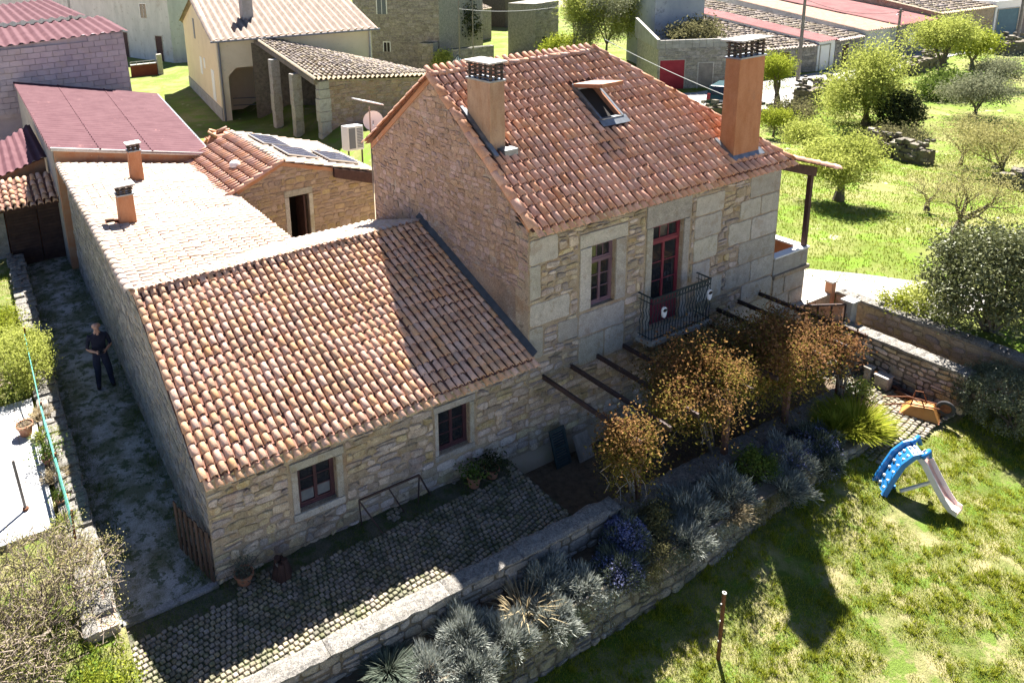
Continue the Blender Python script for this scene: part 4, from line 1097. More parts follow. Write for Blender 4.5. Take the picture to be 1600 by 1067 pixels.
rb = MB(); rb.add([(al[0], AY-.12, al[1]), (ax[0], AY-.12, ax[1]), (ax[0], AB+.2, ax[1]), (al[0], AB+.2, al[1])], [(0, 1, 2, 3)])
rb.add([(ax[0], AY-.12, ax[1]), (ar[0], AY-.12, ar[1]), (ar[0], AB+.2, ar[1]), (ax[0], AB+.2, ax[1])], [(0, 1, 2, 3)])
arf = rb.build('roof', M['channel'], ann)
tile_roof(arf, (al[0]-.1, AB+.2, al[1]-.03), (0, -1, 0), (ax[0]-al[0], 0, ax[1]-al[1]), AB+.2-AY+.15, 2.05, .21, .34, M['tile_red'], cap=120, eave=False)
tile_roof(arf, (ar[0]+.05, AY-.15, ar[1]-.02), (0, 1, 0), (ax[0]-ar[0], 0, ax[1]-ar[1]), AB+.35-AY, 3.45, .21, .34, M['tile_glare'], cap=100, eave=False)  # sun-facing slope takes the paler copy, its brightness is in the colour
ridge_line(arf, (ax[0], AY-.15, ax[1]+.02), (ax[0], AB+.2, ax[1]+.02), M['tile_glare'], cap=30)
ridge_line(arf, (al[0]-.1, AY-.12, al[1]+.03), (ax[0], AY-.12, ax[1]+.03), M['tile_red'], cap=12, name='verge_tile', sp=.3)
fb = MB(); fb.prism([(7.7, AY-.16, az(7.7)-.03), (9.25, AY-.16, az(9.25)-.03), (9.25, AY-.16, az(9.25)-.42), (7.7, AY-.16, az(7.7)-.34)], (0, .12, 0)); fb.build('fascia', M['wood_dark'], ann)
fb = MB(); fb.prism([(4.2, AY-.05, az(4.2)-.16), (ax[0], AY-.05, ax[1]-.16), (ax[0], AY-.05, ax[1]-.03), (4.2, AY-.05, az(4.2)-.03)], (0, .045, 0)); fb.prism([(ax[0], AY-.05, ax[1]-.16), (7.7, AY-.05, az(7.7)-.16), (7.7, AY-.05, az(7.7)-.03), (ax[0], AY-.05, ax[1]-.03)], (0, .045, 0)); fb.build('verge_band', M['orange_worn'], ann)
def solar(x0, x1, y0, y1, label):
    t = thing('solar_panel', label, 'solar panel', ((x0+x1)/2, (y0+y1)/2, az((x0+x1)/2)), 'solar panels on the annex roof')
    f = lambda x, y, n: Vector((x+.28*n, y, az(x)+.11+n))
    mb = MB(); mb.prism([f(x0, y0, 0), f(x1, y0, 0), f(x1, y1, 0), f(x0, y1, 0)], (.01, 0, .045)); mb.build('frame', M['alu'], t)
    mb = MB(); g = .03; mb.add([f(x0+g, y0+g, .049), f(x1-g, y0+g, .049), f(x1-g, y1-g, .049), f(x0+g, y1-g, .049)], [(0, 1, 2, 3)]); mb.build('glass', M['solar'], t)
    mb = MB()
    for k in range(1, 4): yy = y0+(y1-y0)*k/4; mb.beam(f(x0+g, yy, .051), f(x1-g, yy, .051), .008, .004)
    mb.build('grid_line', M['alu'], t)
solar(6.25, 7.20, 13.3, 15.0, 'solar panel farthest back on the annex roof, catching the sun glare')
solar(6.45, 7.55, 11.6, 13.1, 'blue solar panel in the middle of the annex roof')
solar(7.85, 8.95, 11.5, 13.0, 'solar panel nearest the tall gable on the annex roof')
t = thing('roof_vent', 'white round roof vent on the red slope of the annex', 'vent', (4.95, 12.6, az(4.95)))
mb = MB(); mb.lathe((4.95, 12.6, az(4.95)+.05), [(.0, .2), (.1, .19), (.17, .13), (.19, .05), (.17, 0)], n=14); mb.build('dome', M['white'], t, smooth=True)
mb = MB(); mb.lathe((4.95, 12.6, az(4.95)-.03), [(.12, .0), (.12, .1)], n=12); mb.build('pipe', M['plastic_grey'], t)

# dish, flat antenna and mast by the tall gable
t = thing('satellite_dish', 'white round satellite dish beside the tall gable', 'satellite dish', (6.5, 6.9, 4.4))
dc = aty(583, 189, 6.75); dn = Vector((-.45, -.75, .35)).normalized()
a = dn.orthogonal().normalized(); b = dn.cross(a)
mb = MB(); vs = [dc-dn*.06]; fs = []
for i, rr in enumerate((.1, .2, .27)):
    for k in range(20): an = 6.2832*k/20; vs.append(dc+(a*math.cos(an)+b*math.sin(an))*rr+dn*(rr*rr*.8-.06))
for k in range(20): fs.append((0, 1+k, 1+(k+1) % 20)); [fs.append((1+i*20+k, 21+i*20+k, 21+i*20+(k+1) % 20, 1+i*20+(k+1) % 20)) for i in range(2)]
mb.add(vs, fs); mb.build('dish', M['plastic_white'], t, smooth=True)
mb = MB(); mb.tube([dc-b*.0+a*.0-dn*.05, dc+dn*.22-Vector((0, 0, .18))], .012, n=6); mb.build('feed_arm', M['plastic_grey'], t)
t = thing('flat_antenna', 'white rectangular flat antenna on a thin mast above the satellite dish', 'antenna', (6.5, 6.6, 3.2))
_fm = aty(577, 166, 6.6)
mb = MB(); mb.tube([_fm-Vector((0, 0, 2.4)), _fm], .02, n=8); mb.build('mast', M['pole'], t)
fc = _fm+Vector((-.02, .05, .1)); ex = Vector((.24, -.12, -.07)); ey = Vector((-.10, .14, .03))
mb = MB(); mb.prism([fc-ex-ey, fc+ex-ey, fc+ex+ey, fc-ex+ey], (0.01, .0, .03)); mb.build('panel', M['plastic_white'], t, bevel=.006)
mb = MB(); mb.tube([_fm-Vector((0, 0, .4)), _fm-Vector((.02, .02, 1.0)), _fm-Vector((-.03, .03, 1.7)), _fm-Vector((-.05, .1, 2.3))], .012, n=5); mb.build('cable', M['black'], t)

# air conditioner on the roof end
c0 = aty(557, 235, 15.7)
t = thing('air_conditioner', 'white air conditioning unit with a grille standing by the rubble barn wall', 'air conditioner', c0)
mb = MB(); A0 = Vector(c0)
u_ = Vector((.66, -.10, 0)); v_ = Vector((-.1, .38, 0)); hgt = 1.0
mb.prism([A0-u_*.5, A0+u_*.5, A0+u_*.5+v_, A0-u_*.5+v_], (0, 0, hgt)); mb.build('housing', M['plastic_white'], t, bevel=.015)
mb = MB(); mb.prism([A0-u_*.42+Vector((0, -.012, .08)), A0-u_*.02+Vector((0, -.012, .08)), A0-u_*.02+Vector((0, -.012, .92)), A0-u_*.42+Vector((0, -.012, .92))], (0, .008, 0)); mb.build('side_panel', M['plastic_grey'], t)
for k in range(13):
    mb = MB(); z = .1+k*.063; mb.prism([A0+u_*.08+Vector((0, -.012, z)), A0+u_*.44+Vector((0, -.012, z)), A0+u_*.44+Vector((0, -.012, z+.035)), A0+u_*.08+Vector((0, -.012, z+.035))], (0, .008, 0)); mb.build('slat', M['plastic_grey'], t)
mb = MB(); mb.beam(A0+Vector((-.3, .1, -.9)), A0+Vector((-.3, .1, 0)), .05, .05); mb.beam(A0+Vector((.3, .1, -.9)), A0+Vector((.3, .1, 0)), .05, .05); mb.build('bracket', M['darksteel'], t)

# ------------------------------------------------------------------ red sheet roofs to the left
def corrugated(name, parent, P00, P10, P11, P01, m, pitch=.2, amp=.022, sub=3):
    """sheet whose ribs run from edge P00-P01 to edge P10-P11"""
    P00, P10, P11, P01 = map(Vector, (P00, P10, P11, P01))
    n = max(4, int((P01-P00).length/pitch)*4)
    nn = (P10-P00).cross(P01-P00).normalized()
    if nn.z < 0: nn = -nn
    V = []; F = []
    for i in range(n+1):
        t = i/n; h = amp*(1 if i % 4 in (1, 2) else -1)
        for k in range(sub+1): s_ = k/sub; q = P00.lerp(P10, s_).lerp(P01.lerp(P11, s_), t)+nn*h; V.append(q[:])
    for i in range(n):
        for k in range(sub): a_ = i*(sub+1)+k; F.append((a_, a_+1, a_+sub+2, a_+sub+1))
    return newobj(name, mesh_np(name, V, F, m), parent)
red = thing('red_roofed_shed', 'long shed with a wide dark red corrugated roof and orange plaster strip', 'shed', (3, 23, 0))
corrugated('roof', red, (-.35, 15.35, 4.37), (4.95, 15.25, 3.27), (6.55, 30.5, 2.98), (-.3, 31.6, 4.36), M['redsheet'], pitch=.42, amp=.045)
mb = MB(); mb.prism([(-.2, 15.5, 0), (4.85, 15.5, 0), (4.85, 15.5, 3.24), (-.2, 15.5, 4.28)], (0, .3, 0)); rw_ = mb.build('wall', M['orange_worn'], red)
mb = MB(); mb.prism([(-.3, 15.34, 4.26), (4.9, 15.3, 3.18), (4.9, 15.3, 3.30), (-.3, 15.34, 4.38)], (0, .16, 0)); mb.build('eave_tiles', M['slab'], red, bevel=.02)
mb = MB(); mb.prism([(-.22, 15.8, 0), (-.22, 31, 0), (-.22, 31, 4.3), (-.22, 15.8, 4.28)], (.25, 0, 0)); mb.prism([(4.7, 15.8, 0), (6.3, 30.3, 0), (6.3, 30.3, 2.9), (4.7, 15.8, 3.2)], (.2, 0, 0)); mb.build('side_wall', M['concrete'], red)
for f_ in (.3, .62): mb = MB(); a_ = Vector((-.35, 15.35, 4.37)).lerp(Vector((4.95, 15.25, 3.27)), f_); b_ = Vector((-.3, 31.6, 4.36)).lerp(Vector((6.55, 30.5, 2.98)), f_); mb.beam(a_+Vector((0, 0, .05)), b_+Vector((0, 0, .05)), .06, .02); mb.build('sheet_lap', M['redsheet'], red)
mb = MB(); mb.beam((4.97, 15.2, 3.20), (6.58, 30.4, 2.92), .12, .10); mb.build('gutter', M['flash'], red)
pur = thing('block_walled_house', 'house with purple-grey block end wall and pinkish red sheet roof', 'house', (2, 36, 0))
mb = MB(); mb.prism([(-1.6, 31.9, 2.5), (5.55, 31.75, 2.5), (5.45, 31.75, 6.38), (-1.6, 31.9, 6.1)], (0, .4, 0)); mb.box(-1.6, 5.4, 32.3, 45, 0, 6.0); pw = mb.build('wall', M['blockwall'], pur)
rows = 12
for j in range(rows):
    z0 = 2.7+j*.30; x = -1.5+(.3 if j % 2 else 0)
    while x < 5.4:
        mb = MB(); x1 = min(x+.6, 5.44); mb.box(x+.008, x1-.008, 31.69+.0, 31.92, z0+.008, z0+.292)
        if z0+.3 < 6.1+(x+1.6)*.04: mb.build('block', M['blockwall'], pw)
        x += .6
corrugated('roof', pur, (-1.8, 31.6, 6.16), (-1.8, 36.5, 6.75), (5.2, 36.0, 6.95), (5.7, 31.5, 6.42), M['redsheet'], pitch=.5, amp=.045)
corrugated('roof', pur, (-1.8, 36.4, 6.95), (-1.8, 43, 7.6), (3.2, 43, 7.8), (4.3, 36.0, 7.1), M['redsheet'], pitch=.5, amp=.045)
sred = thing('small_red_roof_store', 'small store with a steep red corrugated roof at the left edge', 'shed', (-1, 20, 0))
corrugated('roof', sred, (-2.6, 17.5, 2.98), (-2.4, 20.5, 3.35), (-.35, 23.2, 3.75), (-.2, 18.6, 3.35), M['redsheet'], pitch=.3, amp=.035)
mb = MB(); mb.prism([(-2.6, 17.62, 0), (-.3, 18.65, 0), (-.3, 18.65, 3.28), (-2.6, 17.62, 2.92)], (0, .2, 0)); mb.build('wall', M['orange_worn'], sred)
# tile-roofed gate shed that closes the lane
gs = thing('gate_shed', 'lane shed with wide dark brown plank doors under a short old tile roof', 'shed', (-1, 17, 0))
mb = MB(); mb.box(-3.4, -1.98, 16.9, 17.2, 0, 2.3); mb.box(-3.4, .0, 16.95, 17.25, 2.1, 2.62); gw = mb.build('wall', M['stone_grey'], gs)
for k, (a_, b_) in enumerate(((-1.94, -.95), (-.93, -.01))):
    mb = MB(); mb.box(a_, b_, 16.88, 16.93, .03, 2.08); dl = mb.build('door', M['wood_dark'], gs)
    for q in range(18): mb = MB(); z = .05+q*.112; mb.box(a_+.01, b_-.01, 16.855, 16.88, z, z+.10); mb.build('plank', M['wood_door'], dl)
mb = MB(); mb.add([(-3.4, 16.3, 2.36), (.0, 16.3, 2.36), (.0, 17.7, 2.82), (-3.4, 17.7, 2.82)], [(0, 1, 2, 3)]); gr_ = mb.build('roof', M['channel'], gs)
tile_roof(gr_, (-3.4, 16.28, 2.38), (1, 0, 0), (0, 1.4, .46), 3.35, 1.45, .24, .33, M['tile_old'], cap=120, wob=1.6, VF=TV2)
mb = MB(); mb.box(-3.4, .0, 16.32, 16.45, 2.2, 2.32); mb.build('beam', M['wood_dark'], gs)
# ------------------------------------------------------------------ garden walls
def stone_wall(name, label, core, m_core, faces, cap=None, cat='wall'):
    """core: list of boxes; faces: rubble jobs (O, U, poly, material, cap, kw); cap: list of (x0,x1,y0,y1,z0,z1) slabs"""
    b0 = core[0]
    t = thing(name, label, cat, ((b0[0]+b0[1])/2, (b0[2]+b0[3])/2, b0[4]))
    mb = MB()
    for b in core: mb.box(*b)
    w = mb.build('core', m_core, t)
    for (O, U, poly, m, c_, kw) in faces: rubble(w, O, U, (0, 0, 1), poly, m, cap=c_, **kw)
    for k, b in enumerate(cap or []):
        x0, x1, y0, y1, z0, z1 = b
        st_ = .055; nx = max(3, int((x1-x0)/st_)); ny = max(3, int((y1-y0)/st_)); mb = MB(); V = []
        for i in range(nx+1):
            for j in range(ny+1):
                x = x0+.004+(x1-x0-.008)*i/nx; y = y0+(y1-y0)*j/ny
                nz_ = mnoise.noise((x*5, y*5, k*.3))*.018+mnoise.noise((x*16, y*16, 2))*.010
                ed = (i in (0, nx) and (x1-x0) < (y1-y0)*9) or (j in (0, ny))
                if j in (0, ny): y += mnoise.noise((x*4, j*3.3, 7))*.030
                if i in (0, nx): x += mnoise.noise((y*4, i*3.3, 9))*.006
                V.append((x, y, z1+nz_-(.022 if ed else 0)))
        n0 = len(V); F = [(i*(ny+1)+j, (i+1)*(ny+1)+j, (i+1)*(ny+1)+j+1, i*(ny+1)+j+1) for i in range(nx) for j in range(ny)]
        rim = [i*(ny+1) for i in range(nx+1)]+[nx*(ny+1)+j for j in range(1, ny+1)]+[i*(ny+1)+ny for i in range(nx-1, -1, -1)]+[j for j in range(ny-1, 0, -1)]
        V += [(V[q][0], V[q][1], z0) for q in rim]; m2 = len(rim)
        F += [(rim[q], rim[(q+1) % m2], n0+(q+1) % m2, n0+q) for q in range(m2)]
        mb.add(V, F); mb.build('cap_stone', M['capstone'], t)
    return t
# parapet of the cobbled yard
caps = []; x = -3.0
while x < 6.68:
    w = rng.uniform(.9, 2.2); w = min(w, 6.70-x); caps.append((x, x+w, -2.53, -2.20, .34, .40)); x += w
stone_wall('yard_wall', 'low yard wall with a lichen-speckled granite coping beside the cobbles', [(-3.0, 6.66, -2.49, -2.21, -.6, .345)], M['mortar_dark'],
           [((0, -2.49, 0), (1, 0, 0), [(-3, -.3), (6.66, -.3), (6.66, .33), (-3, .33)], M['stone_grey'], 160, dict(rh=(.12, .24), rw=(.16, .5), depth=.03)),
            ((0, -2.21, 0), (-1, 0, 0), [(-6.1, 0), (1.7, 0), (1.7, .32), (-6.1, .32)], M['stone_grey'], 0, dict(rh=(.12, .24), rw=(.16, .5), depth=.02)),
            ((6.66, -2.49, 0), (0, 1, 0), [(0, -.4), (.28, -.4), (.28, .33), (0, .33)], M['stone_grey'], 10, dict(rh=(.14, .24), rw=(.16, .4), depth=.02))], caps)
caps = []; x = 6.75
while x < 14.35:
    w = rng.uniform(.7, 1.3); w = min(w, 14.4-x); caps.append((x, x+w, -2.42, -1.98, -.05, .02)); x += w
stone_wall('terrace_wall', 'low stone terrace wall under the pergola vines', [(6.72, 14.36, -2.38, -2.02, -.7, -.055)], M['mortar_dark'],
           [((0, -2.38, 0), (1, 0, 0), [(6.72, -.4), (14.36, -.4), (14.36, -.06), (6.72, -.06)], M['stone_grey'], 60, dict(rh=(.12, .22), rw=(.16, .45), depth=.025)),
            ((0, -2.02, 0), (-1, 0, 0), [(-14.36, -.42), (-6.72, -.42), (-6.72, -.06), (-14.36, -.06)], M['stone_grey'], 0, dict(rh=(.12, .22), rw=(.16, .45), depth=.02))], caps)
M['stone_dark2'] = mat('stone_dark2', (.17, .145, .11), (.29, .255, .205), scale=5, rough=.95, bump=.6, bscale=30, rand=.25, hue=.02, spot=[((.08, .085, .045), 2.0, .52, .65), ((.40, .37, .32), 10, .65, .6)], grain=.35)
# retaining wall of the planting bed
def rtop(x): return -.08 if x < 13.2 else -.18
stone_wall('bed_retaining_wall', 'long dry-stone retaining wall between the lavender bed and the lawn', [(-3.0, 13.9, -3.29, -3.0, -1.9, -.13)], M['mortar_dark'],
           [((0, -3.29, 0), (1, 0, 0), [(-3, -1.45), (5, -1.42), (13.9, -.55), (13.9, -.10), (-3, -.10)], M['stone_dark2'], 260, dict(rh=(.10, .22), rw=(.14, .42), depth=.035, gap=.016, jit=.03)),
            ((0, 0, -.13), (1, 0, 0), [(-3, -.3), (-2.9, -.3), (-2.9, -.2), (-3, -.2)], M['stone'], 0, {})])
mb = MB()
# patio end wall and the wall that holds the driveway
caps = []; y = -3.7
while y < -.95:
    w = rng.uniform(.22, .42); w = min(w, -.93-y); caps.append((15.66, 16.06, y, y+w, .52, .60)); y += w
stone_wall('patio_wall', 'dark stone patio wall with a bright sunlit rough top', [(15.72, 16.0, -3.7, -.95, -.6, .515)], M['mortar_dark'],
           [((15.72, -.95, 0), (0, -1, 0), [(0, LOW), (2.75, LOW), (2.75, .51), (0, .51)], M['stone'], 120, dict(rh=(.08, .17), rw=(.12, .34), depth=.025))], caps)
caps = []; y = -5.2
while y < -.25:
    w = rng.uniform(.25, .5); w = min(w, -.22-y); caps.append((16.66, 17.0, y, y+w, .84, .93)); y += w
stone_wall('driveway_wall', 'tan stone retaining wall with dry grass on top below the driveway', [(16.68, 17.0, -5.2, -.22, -.6, .84)], M['stone_tan'],
           [((16.68, -.22, 0), (0, -1, 0), [(0, LOW), (4.98, LOW), (4.98, .83), (0, .83)], M['stone_tan'], 200, dict(rh=(.10, .22), rw=(.14, .36), depth=.04, gap=.016))], caps)
# gate at the top of the patio steps
gt = thing('garden_gate', 'half-open steel garden gate between a grey stone pillar and the driveway', 'gate', (16.1, -.8, .0))
mb = MB(); mb.box(16.02, 16.26, -1.0, -.76, LOW, 1.05); mb.build('pillar', M['granite'], gt, bevel=.02)
mb = MB(); mb.box(15.98, 16.30, -1.04, -.72, 1.05, 1.10); mb.build('pillar_cap', M['slab'], gt, bevel=.01)
for z in (.25, .98): mb = MB(); mb.beam((15.15, -.35, z), (16.02, -.85, z), .04, .05); mb.build('rail', M['darksteel'], gt)
for k in range(4): mb = MB(); q = Vector((15.15, -.35, 0)).lerp(Vector((16.02, -.85, 0)), k/3.0); mb.beam(q+Vector((0, 0, .25)), q+Vector((0, 0, .98)), .03, .03); mb.build('bar', M['darksteel'], gt)
mb = MB(); mb.prism([(15.3, -.42, .28), (15.98, -.81, .28), (15.98, -.81, .94), (15.3, -.42, .94)], (.0, .012, 0)); mb.build('panel', M['orange_worn'], gt)
tp = thing('terracotta_post', 'short orange plastered post at the start of the tan wall', 'post', (16.6, -.2, .8))
mb = MB(); mb.box(16.5, 16.68, -.20, -.02, .2, 1.16); mb.build('shaft', M['orange_worn'], tp, bevel=.01); mb = MB(); mb.box(16.48, 16.70, -.22, .0, 1.16, 1.2); mb.build('top', M['slab'], tp)

# lane wall, green netting fence, bright terrace on the left
caps = []; y = -.5
while y < 16.6:
    w = rng.uniform(.13, .30); xm = -1.86+rng.uniform(-.1, .1); caps.append((-2.14+rng.uniform(-.03, .06), xm, y, y+w, .50, .59+rng.uniform(-.05, .04))); caps.append((xm, -1.60+rng.uniform(-.06, .03), y+.03, y+w+.02, .50, .58+rng.uniform(-.06, .04))); y += w
stone_wall('lane_wall', 'low crumbling stone wall edging the shaded lane, dry grass on top', [(-2.10, -1.64, -.5, 16.8, -.2, .515)], M['stone_tan'],
           [((-1.64, -.5, 0), (0, 1, 0), [(0, 0), (17.2, 0), (17.2, .50), (0, .50)], M['stone_grey'], 60, dict(rh=(.1, .2), rw=(.15, .4), depth=.03))], caps)
terr = MB(); terr.box(-7, -2.22, 2.2, 6.9, .3, .50); terr = terr.build('white_terrace', M['mortar'], None, kind='structure')
for i in range(12):
    for j in range(12):
        x0 = -7+i*.4; y0 = 2.2+j*.392
        mb = MB(); mb.box(x0+.006, x0+.394, y0+.006, y0+.386, .50, .515); mb.build('paving_slab', M['white_tile'], terr)
gf = thing('green_net_fence', 'leaning green plastic netting fence on thin rusty posts by the lane', 'fence', (-1.95, 4.5, .4))
fp = [(-2.10, 8.3, .4), (-2.08, 5.4, .45), (-2.02, 3.4, .45), (-1.97, 1.6, .45)]
for k, p in enumerate(fp):
    mb = MB(); mb.tube([p, (p[0]+.02, p[1]-.03, p[2]+(1.25 if k == 0 else .75))], .022, n=6); mb.build('post', M['rust'], gf)
mb = MB()
for a_, b_ in zip(fp[1:-1], fp[2:]):
    for q in range(9):
        z = .08+q*.075; mb.beam(Vector(a_)+Vector((0, 0, z)), Vector(b_)+Vector((0, 0, z)), .008, .012)
    for q in range(26):
        c_ = Vector(a_).lerp(Vector(b_), q/25.0); mb.beam(c_+Vector((0, 0, .08)), c_+Vector((0, 0, .68)), .008, .008)
mb.build('netting', M['net'], gf)
mb = MB(); mb.beam((-2.10, 8.2, 1.5), (-2.08, 5.4, 1.1), .022, .022); mb.build('top_wire', M['net'], gf)
mb = MB(); mb.beam((-2.08, 5.4, 1.12), (-1.97, 1.6, 1.1), .035, .035); mb.build('top_rope', M['net'], gf)
def steel_post(label, p, q, r=.028):
    t = thing('steel_post', label, 'post', p); mb = MB(); mb.tube([p, q], r, n=8); mb.build('shaft', M['pole'], t)
    mb = MB(); mb.tube([Vector(p)+Vector((0, 0, -.01)), Vector(p)+Vector((0, 0, .05))], r*1.9, n=8); mb.build('foot', M['rust'], t)
steel_post('thin grey steel post standing on the white terrace', (-2.66, 2.95, .515), (-2.72, 3.1, 1.5))
def pot(label, c, r, h, lm=None, ph=.0, n=250, ls=.05, group=None, cat='plant pot', name='plant_pot', spread=1.4, seed=0, asp=.5):
    t = thing(name, label, cat, c, group)
    mb = MB(); mb.lathe(c, [(r*.68, 0), (r*.95, h*.82), (r*1.08, h*.83), (r*1.08, h), (r*.93, h), (r*.9, h*.88), (0, h*.86)], n=18); mb.build('pot', M['terracotta'], t, smooth=False)
    mb = MB(); mb.lathe(c, [(0, h*.90), (r*.9, h*.89)], n=14); mb.build('soil', M['soil'], t)
    if lm:
        n_ = np.random.default_rng(50+seed); C = np.array([c[0], c[1], c[2]+h+ph*.45])+n_.normal(size=(n, 3))*np.array([r*spread*.55, r*spread*.55, ph*.33])
        C[:, 2] = np.maximum(C[:, 2], c[2]+h*.9)
        leaves('foliage', C, ls, lm, t, asp=asp)
        mb = MB()
        for k in range(6): mb.tube([(c[0], c[1], c[2]+h*.85), C[k]], .006, n=4, cap=False)
        mb.build('stem', M['bark'], t)
    return t
pot('large square-shouldered terracotta pot on the white terrace corner', (-2.44, 5.45, .515), .17, .26, LF['straw'], .06, 120, .05, seed=1)
pot('terracotta pot with green plant behind the netting fence', (-2.12, 4.2, .44), .13, .2, LF['potplant'], .34, 500, .06, seed=2, spread=2.2)
pot('small terracotta pot half hidden at the netting fence foot', (-2.04, 2.8, .44), .11, .18, LF['potplant'], .2, 260, .05, seed=3)
pot('terracotta pot with grey-green sprigs at the house corner', (.42, -.22, .01), .16, .2, LF['rosemary'], .32, 500, .06, seed=4, spread=1.7, asp=.2)
pot('terracotta pot with a fern by the second window', (5.06, -.34, .01), .14, .24, LF['potplant'], .22, 420, .06, seed=5, spread=1.7)
pot('dark clay pot with ferns at the wall end before the step', (5.52, -.3, .01), .15, .2, LF['dark'], .25, 420, .07, seed=6, spread=1.8)
for k, (c_, w_) in enumerate((((-2.07, 6.0, .44), .25), ((-2.1, 5.1, .44), .2), ((-2.06, 3.6, .44), .22), ((-2.05, 2.1, .44), .22), ((-2.0, 1.2, .44), .25))):
    tuft('weed_clump', ['tall dry weed clump by the square pot', 'yellow-green weeds beside the fence post', 'dry weeds between two terracotta pots', 'weeds at the near fence post', 'dry grass clump on the near wall end'][k], c_, w_, .28, LF['straw'] if k in (0, 2, 4) else LF['spring'], n=350, w=.012, cat='weeds', seed=k, lean=1.0)

# ------------------------------------------------------------------ yard things
# slatted wooden gate swung against the corner
wg_ = thing('slatted_gate', 'weathered slatted wooden gate swung open against the house corner', 'gate', (-.1, .4, 0))
g0, g1 = Vector((-.05, .02, .06)), Vector((-.32, 1.0, .06))
for k in range(7):
    q = g0.lerp(g1, k/6.0); mb = MB(); mb.beam(q, q+Vector((-.02, 0, 1.0-.03*(k % 2))), .022, .085, up=(g1-g0)); mb.build('slat', M['wood_brown'], wg_)
for z in (.2, .8): mb = MB(); mb.beam(g0+Vector((.03, .01, z)), g1+Vector((.03, .01, z)), .025, .08); mb.build('rail', M['wood_brown'], wg_)
# old steel trestle
tr = thing('steel_trestle', 'rusty angle-iron trestle frame leaning by the low house wall', 'trestle', (3.3, -.3, 0))
a_, b_ = Vector((2.58, -.34, .76)), Vector((3.86, -.30, .73))
mb = MB(); mb.beam(a_, b_, .03, .03); mb.build('top_bar', M['darksteel'], tr)
for p, q in ((a_, (2.72, -.10, 0)), (a_, (2.95, -.5, 0)), (b_, (3.90, -.16, 0)), (b_, (4.20, -.12, .02))):
    mb = MB(); mb.beam(p, q, .024, .024); mb.build('leg', M['darksteel'], tr)
mb = MB(); mb.beam(a_.lerp(b_, .48), (3.55, -.22, .0), .022, .022); mb.build('brace', M['darksteel'], tr)
# dark stump by the wall
st = thing('tree_stump', 'dark old tree stump with split bark against the house wall', 'stump', (1.02, -.42, 0))
mb = MB()
for k in range(6):
    a2 = k*1.05; mb.tube([(1.02+.10*math.cos(a2), -.42+.10*math.sin(a2), -.02), (1.02+.09*math.cos(a2), -.42+.09*math.sin(a2), .12), (1.02+.07*math.cos(a2+.2), -.42+.07*math.sin(a2+.2), .26+.05*(k % 3))], [.09, .075, .05], n=7)
mb.build('wood', M['wood_door'], st)
mb = MB(); mb.tube([(1.02, -.42, .0), (1.02, -.42, .27)], [.14, .10], n=10); mb.build('core', M['wood_old'], st)
# shutters leaning in the sunken patio
def shutter(name, label, p, w, h, tilt, m, louvers):
    t = thing(name, label, 'shutter', p); P = Vector(p); U = Vector((1, .05, 0)).normalized(); Vv = Vector((0, tilt, 1)).normalized(); N = U.cross(Vv)
    q = lambda u, v, n=0: P+U*u+Vv*v+N*n
    for u in (0, w-.06): mb = MB(); mb.beam(q(u+.03, 0), q(u+.03, h), .06, .03, up=N); mb.build('stile', m, t)
    for v in (.03, h*.5, h-.03): mb = MB(); mb.beam(q(.06, v), q(w-.06, v), .03, .06, up=Vv); mb.build('rail', m, t)
    if louvers:
        n = int((h-.12)/.055)
        for k in range(n):
            v = .08+k*.055; mb = MB(); mb.beam(q(.06, v), q(w-.06, v), .04, .008, up=(N+Vv)); mb.build('slat', m, t)
    else:
        mb = MB(); mb.prism([q(.06, .03), q(w-.06, .03), q(w-.06, h-.03), q(.06, h-.03)], N*.008); mb.build('panel', m, t)
shutter('louvred_shutter', 'old green louvred shutter leaning against the wall in the shade', (7.08, -.42, LOW+.02), .42, .78, .34, M['iron_green'], True)
shutter('wooden_shutter', 'short grey wooden shutter leaning beside the green louvred one', (7.62, -.52, LOW+.02), .42, .55, .50, M['wood_old'], False)

